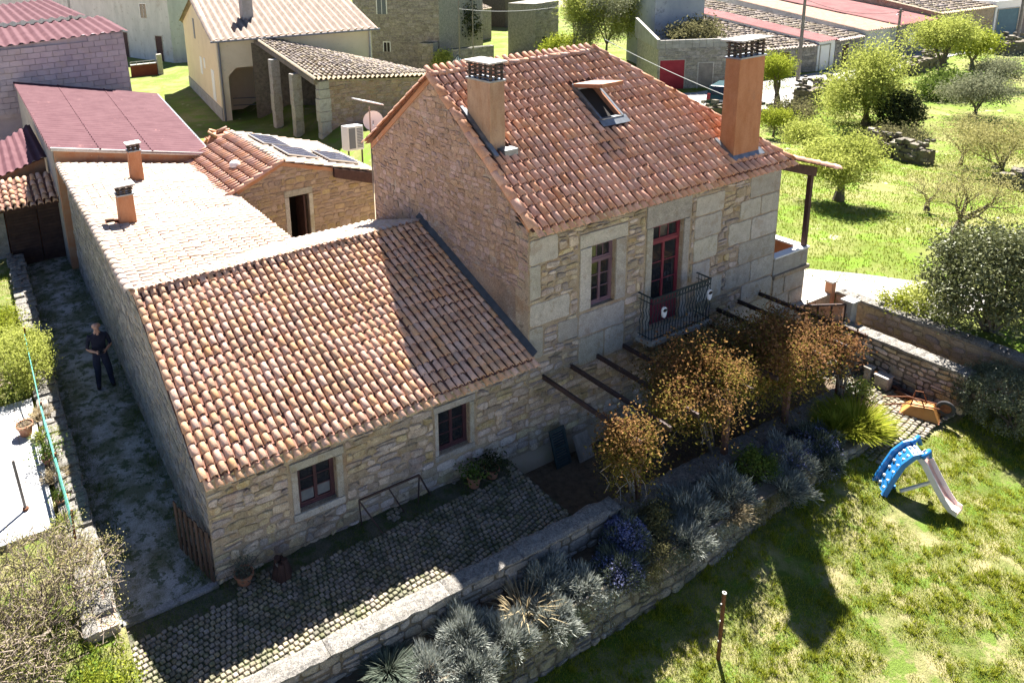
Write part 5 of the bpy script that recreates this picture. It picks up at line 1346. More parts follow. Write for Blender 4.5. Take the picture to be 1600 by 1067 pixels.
# ------------------------------------------------------------------ pergola and vines
pg = thing('pergola', 'dark steel pergola with bare rafters fixed to the tall house wall', 'pergola', (10.5, -1.2, LOW))
for x in (7.05, 7.80, 8.53, 9.29, 10.05, 10.80, 11.55, 12.31, 13.05, 13.80):
    mb = MB(); mb.beam((x, .0, 1.55), (x+.02, -2.55, 1.55), .055, .09); mb.build('rafter', M['darksteel'], pg)
mb = MB(); mb.beam((7.0, -2.22, 1.465), (13.95, -2.22, 1.465), .07, .08); mb.build('cross_beam', M['darksteel'], pg)
for x in (7.42, 9.85, 11.75, 13.62): mb = MB(); mb.beam((x, -2.2, -.05), (x, -2.2, 1.43), .10, .10); mb.build('post', M['bark_red'], pg)
def vine(label, base, cc, rad, lm, n, seed, extra=None, ls=.085, hang=.5, nclump=70, clump=.15):
    n_ = np.random.default_rng(4000+seed)
    t = thing('vine', label, 'vine', base, 'vines on the pergola')
    cc = np.array(cc); rad = np.array(rad)
    d = n_.normal(size=(nclump, 3)); d /= np.linalg.norm(d, axis=1)[:, None]
    q = cc+d*rad*(n_.uniform(.15, 1.25, nclump)**.6)[:, None]
    wt = n_.random(nclump)**2.2+.05; idx = n_.choice(nclump, n, p=wt/wt.sum())
    C = q[idx]+n_.normal(size=(n, 3))*(clump*(.5+wt))[idx][:, None]
    dn = n_.random(n) < .38; C[dn, 2] -= np.minimum(n_.exponential(hang*.6, dn.sum()), 1.3)
    rdv = .5*n_.random(nclump)[idx]+.5*n_.random(n)
    zn = np.clip((C[:, 2]-(cc[2]-rad[2]*1.3))/(2.3*rad[2]), 0, 1); pick = .45*n_.random(nclump)[idx]+.50*(1-zn)+n_.normal(size=n)*.14
    mixes = (((pick >= .18) & (pick < .48), lm, 'crown'), (pick >= .48, extra or lm, 'green_leaves'), (pick < .18, LF['vine_red'] if lm is not LF['vine_red'] else LF['vine'], 'turned_leaves'))
    for (mk, ml, nm_) in mixes:
        if mk.sum(): leaves(nm_, C[mk], ls, ml, t, asp=.55, rd=rdv[mk], up=.1)
    mb = MB(); b = Vector(base)
    top = Vector(cc)
    for k in range(3):
        o = Vector((.05*math.cos(k*2.1), .05*math.sin(k*2.1), 0)); pts = [b+o]
        for s_ in range(1, 7): f = s_/6; pts.append(b.lerp(top, f)+o*(1-f*.3)+Vector((math.sin(f*5+k*2)*.06, math.cos(f*6+k)*.06, 0)))
        mb.tube(pts, [.035*(1-.5*i/6) for i in range(7)], n=6)
    for k in range(26):
        e = Vector(q[n_.integers(0, nclump)]); m0 = top.lerp(e, .5)+Vector((0, 0, -.08)); mb.tube([top, m0, e], [.018, .012, .004], n=4, cap=False)
    mb.build('trunk', M['bark_pale'] if seed == 1 else M['bark'], t)
    mb = MB()
    for k in range(9):
        e = Vector(q[n_.integers(0, nclump)]); e.z = cc[2]-rad[2]*.6; L_ = n_.uniform(.4, 1.1)
        pts = [e+Vector((math.sin(s_*1.7+k)*.07, math.cos(s_*1.3+k*2)*.07, -L_*s_/5)) for s_ in range(6)]; mb.tube(pts, .006, n=4, cap=False)
    mb.build('tendril', M['bark_pale'], t)
    return t
vine('smallest golden vine clump at the left end of the pergola', (7.45, -2.12, LOW), (7.10, -2.30, 1.42), (.50, .40, .46), LF['vine'], 6500, 1, LF['vine_green'], ls=.058, nclump=44, clump=.13)
vine('largest golden orange vine crown in the middle of the pergola', (9.80, -2.05, LOW), (9.25, -1.9, 1.66), (1.22, .75, .56), LF['vine'], 19000, 2, LF['vine_green'], nclump=90, ls=.058, clump=.15)
vine('rusty orange vine crown at the right end of the pergola', (11.8, -2.1, LOW), (12.05, -1.9, 1.58), (1.45, .75, .62), LF['vine_red'], 21000, 3, LF['vine_green'], nclump=105, ls=.058, clump=.155)
vine('shaded brown vine mass between the wall and the golden crown', (10.6, -1.3, LOW), (10.6, -.95, 1.45), (1.5, .55, .28), LF['dull'], 13000, 4, None, nclump=110, ls=.065)  # duller leaves, the shade under the wall put into the leaf colour
vine('sparse dark red vine on the last pergola post', (13.5, -2.3, LOW), (13.45, -2.3, 1.35), (.30, .26, .40), LF['vine_red'], 900, 5, None, nclump=24, clump=.1)

# ------------------------------------------------------------------ planting bed
def lav(label, x, y, z, r, h, seed, lm='lavender', n=6000, w=.0055, flowers=None, cat='shrub', name='lavender_bush'):
    n_ = np.random.default_rng(5000+seed)
    t = thing(name, label, cat, (x, y, z))
    r *= 1.18; h *= .88; d = n_.normal(size=(n, 3)); d[:, 2] = np.abs(d[:, 2])*1.1+.02; d /= np.linalg.norm(d, axis=1)[:, None]
    bump = 1+.22*np.sin(d[:, 0]*7+seed)+.18*np.sin(d[:, 1]*9+seed*2)
    rr = (n_.random(n)**.35)*bump
    P = np.array([x, y, z])+d*np.array([r, r, h])*rr[:, None]
    dirs = d+n_.normal(size=(n, 3))*.25+np.array([0, 0, .45]); dirs /= np.linalg.norm(dirs, axis=1)[:, None]
    ln = n_.uniform(.04, .17, n)[:, None]
    s_ = np.cross(dirs, n_.normal(size=(n, 3))); s_ /= np.linalg.norm(s_, axis=1)[:, None]+1e-9; s_ *= w
    V = np.stack([P-s_*.6, P+s_*.6, P+dirs*ln*.6+s_, P+dirs*ln, P+dirs*ln*.6-s_], 1).reshape(-1, 3)
    F = np.arange(5*n).reshape(n, 5)
    newobj('foliage', mesh_np('foliage', V, F, LF[lm], rnd=n_.random(n)), t)
    mb = MB()
    for k in range(14): mb.tube([(x, y, z-.03), tuple(np.array([x, y, z])+d[k]*np.array([r, r, h])*.8)], .008, n=4, cap=False)
    mb.build('stem', M['bark_pale'], t)
    if flowers:
        k = min(flowers, n); C = np.array([x, y, z])+d[:k]*np.array([r, r, h])*(n_.uniform(.85, 1.15, k))[:, None]
        leaves('flowers', C, .035, LF['blueflower'], t, asp=.8)
    return t
BZ = -.17
lav('pale sunlit lavender bush nearest the camera at the yard wall', 3.05, -2.85, BZ, .34, .44, 1)
lav('second grey lavender bush, left of the sunlit one', 2.3, -3.0, BZ, .26, .30, 2, n=1600)
lav('grey lavender mound overhanging the retaining wall below the sunlit one', 3.6, -3.15, BZ-.05, .34, .30, 3)
lav('bluish lavender mound beside the spiky dry plant', 4.75, -2.72, BZ, .40, .42, 4)
lav('silvery lavender hanging over the retaining wall edge', 4.45, -3.2, BZ-.05, .34, .28, 5)
lav('small pale lavender between the spiky plant and the blue rosemary', 5.25, -3.05, BZ, .28, .28, 6, n=1800)
lav('tall rosemary covered in blue flowers next to the yard wall end', 6.55, -2.75, BZ, .36, .52, 7, lm='rosemary', flowers=9000, name='rosemary_bush')
lav('trailing blue-flowered rosemary spilling over the retaining wall', 6.0, -3.12, BZ-.02, .34, .32, 8, lm='rosemary', flowers=2200, name='rosemary_bush')
bush('leafy_shrub', 'dark leafy shrub right of the blue-flowered rosemary', (7.25, -2.8, .02), (.34, .30, .24), LF['dull'], n=2600, lsize=.05, nclump=36, clump=.08, seed=61, base_z=BZ)
lav('round grey lavender mound in front of the terrace wall', 8.1, -2.82, BZ, .42, .40, 10)
lav('lavender cascading over the wall left of the spiky plant', 2.9, -3.25, BZ-.1, .34, .30, 21)
bush('leafy_shrub', 'low green creeper on the wall right of the blue rosemary', (6.8, -3.15, -.12), (.36, .22, .14), LF['dull'], n=1800, lsize=.04, nclump=30, clump=.06, seed=64, base_z=-.5)
tuft('grass_clump', 'dry grass hanging over the wall below the golden vine', (8.7, -3.18, BZ-.05), .34, .34, LF['straw'], n=500, w=.007, seed=63, lean=1.6)
lav('grey mound spilling over the wall below the rusty vine', 10.3, -3.24, BZ-.1, .34, .28, 24)
lav('dark rosemary spilling over the wall at the right end', 11.4, -3.22, BZ-.08, .30, .26, 25, lm='rosemary', flowers=160, name='rosemary_bush')
lav('grey lavender mound on the wall edge below the round one', 7.6, -3.18, BZ-.05, .30, .26, 11)
lav('large silver lavender mound below the middle vine', 9.1, -2.86, BZ, .42, .42, 12, n=3000)
bush('leafy_shrub', 'dark green leafy shrub below the golden vine crown', (10.0, -2.8, .02), (.36, .30, .26), LF['potplant'], n=2600, lsize=.05, nclump=36, clump=.08, seed=62, base_z=BZ)
lav('lavender with a few blue flowers below the rusty vine', 10.9, -2.86, BZ, .40, .42, 14, flowers=900)
lav('blue-flowered rosemary by the right end of the bed', 11.7, -2.9, BZ, .38, .44, 15, lm='rosemary', flowers=1300, name='rosemary_bush')
for k in range(11):
    x_ = 1.6+k*.98+rng.uniform(-.2, .2); n_ = np.random.default_rng(7000+k); m_ = 1500
    t = thing('trailing_plant', ['leftmost', 'second', 'third', 'fourth', 'fifth', 'sixth', 'seventh', 'eighth', 'ninth', 'tenth', 'rightmost'][k]+' trailing plant from the left on the bed retaining wall face', 'plant', (x_, -3.3, BZ), 'plants trailing over the retaining wall')
    C = np.stack([x_+n_.normal(size=m_)*rng.uniform(.14, .30), -3.33-np.abs(n_.normal(size=m_))*.07, BZ+.06-np.minimum(n_.exponential(.20, m_), .75)], 1)
    leaves('foliage', C, .045, LF[('rosemary', 'lavender', 'dull')[k % 3]], t, asp=.25, rd=n_.random(m_), up=-.4)
    mb = MB()
    for q in range(9): mb.tube([(x_, -3.2, BZ+.02), (C[q][0], -3.33, BZ), tuple(C[q])], .006, n=4, cap=False)
    mb.build('stem', M['bark_twig'], t)
tuft('spiky_plant', 'dry spiky plant with pale strap leaves in the middle of the bed', (4.15, -2.95, BZ), .42, .55, LF['straw'], n=110, w=.010, seed=41, lean=1.2)
tuft('spiky_plant', 'dark green fine-leaved clump at the foot of the yard wall', (1.75, -2.75, BZ), .36, .36, LF['rosemary'], n=1500, w=.006, seed=42, lean=1.5)
tuft('grass_clump', 'large fresh green grass clump at the right end of the bed', (13.0, -2.95, BZ-.06), .62, .62, LF['grass'], n=2200, w=.010, seed=43, lean=1.3)
tuft('grass_clump', 'smaller green grass clump beside the dark vine trunk', (12.45, -2.85, BZ), .34, .5, LF['grass'], n=900, w=.010, seed=44, lean=1.0)
bush('ivy_shrub', 'small leafy shrub on the block end of the terrace wall', (13.9, -2.45, .12), (.28, .24, .28), LF['spring'], n=1300, lsize=.06, nclump=24, clump=.08, seed=21)

# ------------------------------------------------------------------ lawn things
def zl(x, y): return LZ(x, y)
def onlawn(u, v):
    z = LOW
    for _ in range(30): p = atz(u, v, z); z = .5*z+.5*LZ(p.x, p.y)
    return Vector((p.x, p.y, LZ(p.x, p.y)))
_pb = onlawn(1122, 1030)
rp = thing('rusty_post', 'tall rusty steel tube post standing on the shaded lawn', 'post', _pb)
b_ = _pb-Vector((0, 0, .05)); hgt = 1.36
mb = MB(); mb.tube([b_, b_+Vector((.02, .0, hgt))], .030, n=10, cap=False); mb.tube([b_+Vector((0, 0, .1)), b_+Vector((.02, 0, hgt-.005))], .022, n=10); mb.build('tube', M['rust'], rp)
mb = MB(); mb.lathe(b_+Vector((.02, 0, hgt)), [(.018, 0), (.034, 0), (.034, .012), (.018, .012)], n=12); mb.build('rim', M['slab'], rp)
for z in (.45, .85, 1.18): mb = MB(); mb.tube([b_+Vector((-.03, 0, z)), b_+Vector((-.06, -.01, z+.01))], .012, n=6); mb.build('hook', M['slab'], rp)
# children's slide
def slide():
    z0 = zl(12.4, -4.3)
    t = thing('childrens_slide', 'small plastic slide with blue ladder and pale pink chute on the lawn', 'slide', (12.5, -4.4, z0))
    lad = [Vector((12.12, -4.02, z0)), Vector((12.28, -4.06, z0+.30)), Vector((12.45, -4.12, z0+.60)), Vector((12.60, -4.2, z0+.76)), Vector((12.72, -4.3, z0+.82))]
    side = Vector((.25, -.97, 0)).normalized()*.0
    across = Vector((.42, -.04, .0)).normalized()
    perp = Vector((-.25, -.95, 0)).normalized()
    wv = Vector((.12, .24, 0))
    # ladder shell: a curved board with side flanges
    vs = []; fs = []
    prof = [(-.5, .00), (-.5, .10), (-.38, .10), (-.36, .03), (.36, .03), (.38, .10), (.5, .10), (.5, .0)]
    d_path = [lad[min(i+1, 4)]-lad[max(i-1, 0)] for i in range(5)]
    W_ = Vector((.30, .36, 0))
    for i, p in enumerate(lad):
        nrm = W_.cross(d_path[i]).normalized()
        if nrm.z < 0: nrm = -nrm
        for (a2, n2) in prof: vs.append(p+W_*a2+nrm*n2)
    k = len(prof)
    for i in range(4):
        for j in range(k): fs.append((i*k+j, i*k+(j+1) % k, (i+1)*k+(j+1) % k, (i+1)*k+j))
    fs += [tuple(range(k)), tuple(4*k+j for j in range(k))[::-1]]
    mb = MB(); mb.add(vs, fs); lo = mb.build('ladder', M['slide_blue'], t, bevel=.008)
    for i in range(4):
        for f in (.3, .75):
            p = lad[i].lerp(lad[i+1], f); nrm = W_.cross(d_path[i]).normalized(); nrm = nrm if nrm.z > 0 else -nrm
            mb = MB()
            for s_ in (-.18, .16): mb.lathe(p+W_*s_+nrm*.045, [(0, .012), (.022, .01), (.03, -.03)], n=8)
            mb.build('grip_dot', M['slide_white'], lo)
    mb = MB(); mb.tube([lad[4]-W_*.46+Vector((-.1, 0, .03)), lad[4]-W_*.46+Vector((.1, 0, .10)), lad[4]-W_*.40+Vector((.14, -.02, -.05))], .045, n=8); mb.build('handle', M['slide_blue'], t, smooth=True); mb = MB(); mb.tube([lad[4]+W_*.46+Vector((-.1, 0, .03)), lad[4]+W_*.46+Vector((.1, 0, .10)), lad[4]+W_*.40+Vector((.14, -.02, -.05))], .045, n=8); mb.build('handle', M['slide_blue'], t, smooth=True)
    ch = [Vector((12.66, -4.32, z0+.77)), Vector((12.64, -4.46, z0+.68)), Vector((12.62, -4.64, z0+.44)), Vector((12.60, -4.84, z0+.20)), Vector((12.57, -5.00, z0+.08)), Vector((12.54, -5.14, z0+.08))]
    def chute(prof, m, nm):
        vs = []; fs = []; k = len(prof)
        for i, p in enumerate(ch):
            d = (ch[min(i+1, 5)]-ch[max(i-1, 0)]).normalized(); W2 = Vector((1, .12, 0)).normalized(); n2 = W2.cross(d).normalized(); n2 = n2 if n2.z > 0 else -n2
            for (a2, b2) in prof: vs.append(p+W2*a2+n2*b2)
        for i in range(5):
            for j in range(k): fs.append((i*k+j, i*k+(j+1) % k, (i+1)*k+(j+1) % k, (i+1)*k+j))
        fs += [tuple(range(k)), tuple(5*k+j for j in range(k))[::-1]]
        mb = MB(); mb.add(vs, fs); return mb.build(nm, m, t, bevel=.006)
    chute([(-.15, -.02), (-.15, .09), (-.125, .10), (-.11, .02), (.11, .02), (.125, .10), (.15, .09), (.15, -.02)], M['slide_white'], 'chute')
    chute([(-.10, .021), (-.10, .027), (.10, .027), (.10, .021)], M['slide_pink'], 'chute_bed')
    mb = MB(); mb.beam(ch[2]+Vector((-.05, 0, -.04)), (12.3, -4.25, z0+.04), .06, .05); mb.build('strut', M['slide_white'], t, bevel=.01)
    mb = MB(); mb.beam((12.22, -3.88, z0+.03), (12.36, -4.14, z0+.03), .06, .06); mb.build('foot_bar', M['slide_blue'], t)
slide()
# overturned wheelbarrow
def barrow():
    z0 = LOW+.03
    t = thing('wheelbarrow', 'overturned orange wheelbarrow with its wheel in the air on the patio', 'wheelbarrow', (15.0, -3.25, z0))
    U = Vector((.35, -.94, 0)).normalized(); N = Vector((-U.y, U.x, 0)); O = Vector((15.02, -3.22, z0))
    q = lambda u, v, z: O+U*u*.86+N*v*.86+Vector((0, 0, z*.86))
    mb = MB(); b = [q(-.42, -.28, 0), q(.40, -.28, 0), q(.40, .28, 0), q(-.42, .28, 0)]; tp_ = [q(-.22, -.17, .26), q(.24, -.17, .30), q(.24, .17, .30), q(-.22, .17, .26)]
    mb.add(b+tp_, [(4, 5, 6, 7), (0, 1, 5, 4), (1, 2, 6, 5), (2, 3, 7, 6), (3, 0, 4, 7)]); mb.build('tray', M['barrow'], t, bevel=.02)
    mb = MB()
    for i in range(4): mb.tube([b[i], b[(i+1) % 4]], .014, n=6)
    mb.build('rim', M['rust'], t)
    for s_ in (-.2, .2):
        mb = MB(); mb.tube([q(-.85, s_*1.2, .05), q(-.3, s_*.9, .29), q(.3, s_*.6, .34), q(.46, s_*.4, .34)], .016, n=7); mb.build('handle_bar', M['rust'], t)
        mb = MB(); mb.tube([q(-.22, s_, .28), q(-.18, s_, .50), q(-.02, s_, .52), q(.06, s_, .32)], .014, n=6); mb.build('leg', M['rust'], t)
    wc = q(.48, 0, .36)
    mb = MB(); vs = []; fs = []
    for i in range(20):
        a2 = 6.2832*i/20
        for j in range(8): b2 = 6.2832*j/8; rr = .13+.042*math.cos(b2); vs.append(wc+U*(rr*math.cos(a2))+Vector((0, 0, rr*math.sin(a2)))+N*(.042*math.sin(b2)))
    for i in range(20):
        for j in range(8): fs.append((i*8+j, ((i+1) % 20)*8+j, ((i+1) % 20)*8+(j+1) % 8, i*8+(j+1) % 8))
    mb.add(vs, fs); wh = mb.build('wheel', M['tyre'], t, smooth=True)
    mb = MB(); mb.tube([wc-N*.03, wc+N*.03], .10, n=14); mb.build('rim', M['rust'], wh)
barrow()
for k, (nm, lb, p, sx, sy, sz) in enumerate((('stone_block', 'upright grey stone block against the patio wall', (15.45, -1.86, LOW), .20, .16, .34), ('stone_block', 'square grey stone block beside the upright one', (15.42, -2.2, LOW), .26, .30, .30))):
    t = thing(nm, lb, 'stone', p); mb = MB(); mb.box(p[0]-sx/2, p[0]+sx/2, p[1]-sy/2, p[1]+sy/2, p[2], p[2]+sz); mb.build('body', M['stone_grey'], t, bevel=.03); mb = MB(); mb.box(p[0]-sx/2-.01, p[0]+sx/2+.01, p[1]-sy/2-.01, p[1]+sy/2+.01, p[2]+sz, p[2]+sz+.04); mb.build('top', M['granite'], t, bevel=.015)
for k in range(6):
    a2 = Vector((15.55-.045*k, -2.32-.05*k, LOW+.06+.05*(k % 3))); b2 = a2+Vector((-.12, -.95-.05*(k % 2), .0))
    t = thing('timber_plank', ['topmost', 'second', 'third', 'fourth', 'fifth', 'outermost'][k]+' dark timber plank in the pile along the patio wall', 'plank', a2, 'timber by the patio wall'); mb = MB(); mb.beam(a2, b2, .07, .05); mb.build('board', M['wood_dark'], t, bevel=.006)

# ------------------------------------------------------------------ hedge and shrubs right
bush('clipped_hedge', 'dense rounded grey-green hedge at the right edge of the lawn', (16.15, -4.40, .12), (.85, 1.15, .70), LF['hedge'], n=34000, lsize=.042, cat='hedge', nclump=520, clump=.06, stems=10, seed=1, shell=.75, base_z=LOW)
bush('clipped_hedge', 'hedge continuing beyond the right edge of the lawn', (16.9, -6.4, .1), (.85, 1.2, .75), LF['hedge'], n=12000, lsize=.06, cat='hedge', nclump=220, clump=.09, stems=8, seed=2, shell=.75, base_z=LOW)
bush('laurel_bush', 'large dark glossy evergreen bush behind the hedge', atz(1556, 448, 1.95), (1.36, 1.36, 1.38), LF['laurel'], n=26000, lsize=.085, nclump=260, clump=.16, stems=16, seed=3, shell=.35, base_z=.85)
bush('shrub', 'light green shrub at the left foot of the dark evergreen bush', (17.3, -1.95, 1.15), (.55, .5, .35), LF['spring'], n=2600, lsize=.07, nclump=40, clump=.12, seed=4, base_z=.86)
bush('shrub', 'low weedy shrub on top of the tan wall', (17.05, -1.5, 1.0), (.35, .45, .16), LF['grass'], n=1300, lsize=.06, nclump=24, clump=.08, seed=5, base_z=.86)

# left side: clipped bush by the lane and the budding tree in the corner
bush('garden_bush', 'broad yellow-green leafy bush on the left of the lane', (-2.45, 8.0, .95), (.92, 1.2, .66), LF['spring'], n=14000, lsize=.06, nclump=120, clump=.13, stems=40, seed=6, base_z=.4, bark='bark_twig')
bush('garden_bush', 'smaller sparse bush behind the broad one by the shed', (-2.5, 11.3, .55), (.45, .8, .25), LF['bright'], n=3000, lsize=.07, nclump=40, clump=.12, seed=7, base_z=.4)
tree('budding_tree', 'budding bare-branched tree filling the lower left corner', (-2.75, .35, .1), 1.75, 1.35, LF['budding'], nleaf=8000, lsize=.030, trunk_r=.06, fork=.18, spread=1.15, bark='bark_twig', levels=6, nb=8, rmin=.0075, clump=.07, seed=1, asp=.55)
tree('budding_tree', 'second budding tree in front of it at the bottom left edge', (-3.6, -.6, 0), 1.6, 1.2, LF['budding'], nleaf=7000, lsize=.030, trunk_r=.05, fork=.2, spread=1.15, bark='bark_twig', levels=6, nb=8, rmin=.0075, clump=.08, seed=2, asp=.55)
bush('twig_scrub', 'tangle of bare brown twigs below the budding trees', (-2.9, .2, .55), (1.0, 1.1, .5), LF['twig'], n=3200, lsize=.14, asp=.07, nclump=90, clump=.16, stems=40, seed=9, base_z=.1, bark='bark_twig')
bush('ground_shrub', 'bright green leafy clump at the bottom beside the cobbles', (-1.95, -1.0, .12), (.42, .5, .25), LF['bright'], n=3200, lsize=.05, nclump=40, clump=.09, seed=8, base_z=.0)

# ------------------------------------------------------------------ grass
def grass_on(name, label, n, xr, yr, zf, mask, h, w, lm, parentless=True, cat='grass'):
    X = nr.uniform(*xr, n); Y = nr.uniform(*yr, n)
    keep = np.array([mask(x, y) for x, y in zip(X, Y)])
    X, Y = X[keep], Y[keep]; Z = np.array([zf(x, y) for x, y in zip(X, Y)])
    V, F, r_ = blades(np.stack([X, Y, Z-.01], 1), np.full(len(X), h), w, lean=.9)
    o = newobj(name, mesh_np(name, V, F, lm, rnd=r_)); tag(o, label, cat, kind='stuff'); return o
def pn(x, y, s=1.0, o=0.0): return mnoise.noise((x*s, y*s, o))+.5*mnoise.noise((x*s*2.3, y*s*2.3, o+4))
lzn = lambda x, y: LZ(x, y)+.05*mnoise.noise((x*.9, y*.9, 1.7))
grass_on('lawn_grass', 'patchy short green grass covering the lawn', 190000, (2.0, 16.3), (-8.2, -3.15), lzn, lambda x, y: pn(x, y, .9)+.35*mnoise.noise((x*4, y*4, 9)) > (-.34 if x > 8.5 else -.8) and not (x > 13.3 and y > -3.7), .055, .012, LF['grass'])
def clumps(n, xr, yr, mask, per, rad):
    out = []
    while len(out) < n:
        x, y = rng.uniform(*xr), rng.uniform(*yr)
        if mask(x, y): out.append((x, y, rng.uniform(.5, 1.3)))
    c = np.array(out); k = np.repeat(np.arange(n), per); a = nr.uniform(0, 6.283, n*per); r_ = np.abs(nr.normal(size=n*per))*rad*c[k, 2]
    return c[k, 0]+np.cos(a)*r_, c[k, 1]+np.sin(a)*r_, c[k, 2]
X, Y, K = clumps(1500, (2.2, 16.2), (-8.2, -3.2), lambda x, y: pn(x, y, .9) > -.35 and not (x > 13.3 and y > -3.8), 55, .06)
Z = np.array([lzn(x, y) for x, y in zip(X, Y)])
V, F, r_ = blades(np.stack([X, Y, Z-.01], 1), .10*K, .013, lean=.8)
o = newobj('grass_tufts', mesh_np('grass_tufts', V, F, LF['grass'], rnd=r_)); tag(o, 'scattered taller green grass tufts standing out of the lawn', 'grass', kind='stuff')
grass_on('dry_grass', 'thin straw-coloured dry grass between the green patches of the lawn', 32000, (2.0, 16.3), (-8.2, -3.3), lzn, lambda x, y: pn(x, y, .9) < .12 and not (x > 13.3 and y > -3.7), .035, .010, LF['straw'])
grass_on('lane_grass', 'low dark grass along both sides of the lane', 40000, (-1.6, .0), (.1, 16.5), lambda x, y: .03, lambda x, y: (abs(x+.75) > .28+.25*pn(x, y, 1.2)) , .05, .010, LF['potplant'])
grass_on('yard_grass', 'moss and grass growing between the cobbles by the house wall', 30000, (-1.5, 6.1), (-1.9, -.0), lambda x, y: 0.0, lambda x, y: pn(x, y, 1.4, 2) > (.25 if y < -.55 else -.25), .035, .008, LF['potplant'])
grass_on('garden_grass', 'long sunlit grass on the terrace left of the lane', 30000, (-4.5, -1.6), (-1.5, 16.5), lambda x, y: .4 if y > -.6 else .385*max(0, 1-(-.6-y)/1.2), lambda x, y: (x < -2.03 or y > 8 or y < -.6) and not (x < -2.2 and 2.1 < y < 7.0), .12, .014, LF['meadow'])
def mz(x, y): return float(H(x, y))
gz = lambda x, y: float(H(x, y))+(mnoise.noise((x*.16, y*.16, 0))*.22+mnoise.noise((x*.5, y*.5, 3))*.07)*float(sm(17.5, 24, x))
grass_on('meadow_grass', 'tall bright spring grass of the orchard meadow', 150000, (14.4, 45), (-3.5, 26), gz, lambda x, y: (y-2.45)+(x-14.3)*.78 > .08 and y < 4+(x-14)*.75 and pn(x, y, .35, 6) > -.45, .10, .03, LF['meadow'])
# ------------------------------------------------------------------ person in the lane
def person():
    bx_, by2, bz_ = -.56, 7.25, .05
    O = Vector((bx_, by2, bz_))
    J = {'pel': ((0, 0, .95), .165, .13), 'sp': ((0, -.02, 1.14), .172, .135), 'ch': ((0, 0, 1.34), .185, .13), 'nk': ((0, -.01, 1.50), .062, .06), 'h0': ((0, -.035, 1.575), .076, .084), 'h1': ((0, -.04, 1.665), .092, .108), 'h2': ((0, -.03, 1.745), .072, .084),
         'nose': ((0, -.166, 1.652), .013, .014), 'chin': ((0, -.105, 1.580), .028, .026)}
    E_ = [('pel', 'sp'), ('sp', 'ch'), ('ch', 'nk'), ('nk', 'h0'), ('h0', 'h1'), ('h1', 'h2'), ('h1', 'nose'), ('h0', 'chin')]
    for s_, n in ((1, 'l'), (-1, 'r')):
        J['sh'+n] = ((.185*s_, .0, 1.42), .068, .066); J['ua'+n] = ((.235*s_, -.005, 1.28), .056, .056); J['el'+n] = ((.275*s_, -.03, 1.13), .044, .044); J['fa'+n] = ((.20*s_, -.16, 1.115), .040, .038); J['wr'+n] = ((.125*s_, -.275, 1.12), .027, .024); J['pa'+n] = ((.10*s_, -.33, 1.125), .030, .022)
        E_ += [('ch', 'sh'+n), ('sh'+n, 'ua'+n), ('ua'+n, 'el'+n), ('el'+n, 'fa'+n), ('fa'+n, 'wr'+n), ('wr'+n, 'pa'+n)]
        for k in range(4):
            a = 'f%d%s' % (k, n); b = 'g%d%s' % (k, n)
            J[a] = ((.088*s_, -.368+.004*k, 1.142-.017*k), .0095, .0095); J[b] = ((.048*s_, -.385+.006*abs(k-1), 1.140-.017*k), .008, .008)
            E_ += [('pa'+n, a), (a, b)]
        J['t0'+n] = ((.085*s_, -.325, 1.158), .011, .011); J['t1'+n] = ((.058*s_, -.345, 1.168), .009, .009); E_ += [('pa'+n, 't0'+n), ('t0'+n, 't1'+n)]
        fx = .13 if s_ > 0 else .07
        J['hp'+n] = ((.095*s_, 0, .88), .098, .105); J['th'+n] = ((.11*s_, -.01, .70), .098, .104); J['kn'+n] = (((fx+.03)*s_, -.02, .48), .078, .084); J['cf'+n] = (((fx+.045)*s_, .015, .30), .074, .078); J['an'+n] = (((fx+.055)*s_, .02, .10), .062, .068); J['to'+n] = (((fx+.08)*s_, -.15, .045), .056, .044); J['he'+n] = (((fx+.055)*s_, .055, .04), .036, .036)
        E_ += [('pel', 'hp'+n), ('hp'+n, 'th'+n), ('th'+n, 'kn'+n), ('kn'+n, 'cf'+n), ('cf'+n, 'an'+n), ('an'+n, 'to'+n), ('an'+n, 'he'+n)]
        J['ear'+n] = ((.102*s_, -.015, 1.655), .012, .022); E_.append(('h1', 'ear'+n))
    ks = list(J); ix = {k: i for i, k in enumerate(ks)}
    me = bpy.data.meshes.new('person_skeleton')
    me.from_pydata([J[k][0] for k in ks], [(ix[a], ix[b]) for a, b in E_], [])
    tmp = bpy.data.objects.new('person_skeleton', me); COL.objects.link(tmp)
    md = tmp.modifiers.new('skin', 'SKIN'); md.branch_smoothing = .4
    for i, k in enumerate(ks):
        sv = me.skin_vertices[0].data[i]; sv.radius = (J[k][1], J[k][2]); sv.use_root = (k == 'pel')
    ss = tmp.modifiers.new('sub', 'SUBSURF'); ss.levels = 2; ss.render_levels = 2
    dg = bpy.context.evaluated_depsgraph_get(); dg.update()
    bm_ = bpy.data.meshes.new_from_object(tmp.evaluated_get(dg))
    bpy.data.objects.remove(tmp)
    bm_.name = 'body'
    for m_ in ('shirt', 'jeans', 'skin', 'black'): bm_.materials.append(M[m_])
    for p in bm_.polygons:
        c = p.center; p.use_smooth = True
        if c.z < .10: k = 3
        elif c.z < .985 and c.y > -.2: k = 1
        elif c.z > 1.49 and abs(c.x) < .13: k = 2
        elif c.z > 1.42 and c.y < -.06 and abs(c.x) < .035: k = 2
        elif c.y < -.125 and c.z < 1.25 and abs(c.x) > .012: k = 2
        elif abs(c.x) > .215 and c.z < 1.155: k = 2
        else: k = 0
        p.material_index = k
    for v in bm_.vertices: v.co = v.co+O
    t = thing('person', 'person in dark polo shirt and dark jeans standing in the lane holding a controller', 'person', O)
    newobj('body', bm_, t)
    for s_ in (-1, 1): mb = MB(); mb.lathe(O+Vector((.033*s_, -.140, 1.678)), [(0, -.007), (.008, 0), (0, .007)], n=8); mb.build('eye', M['black'], t)
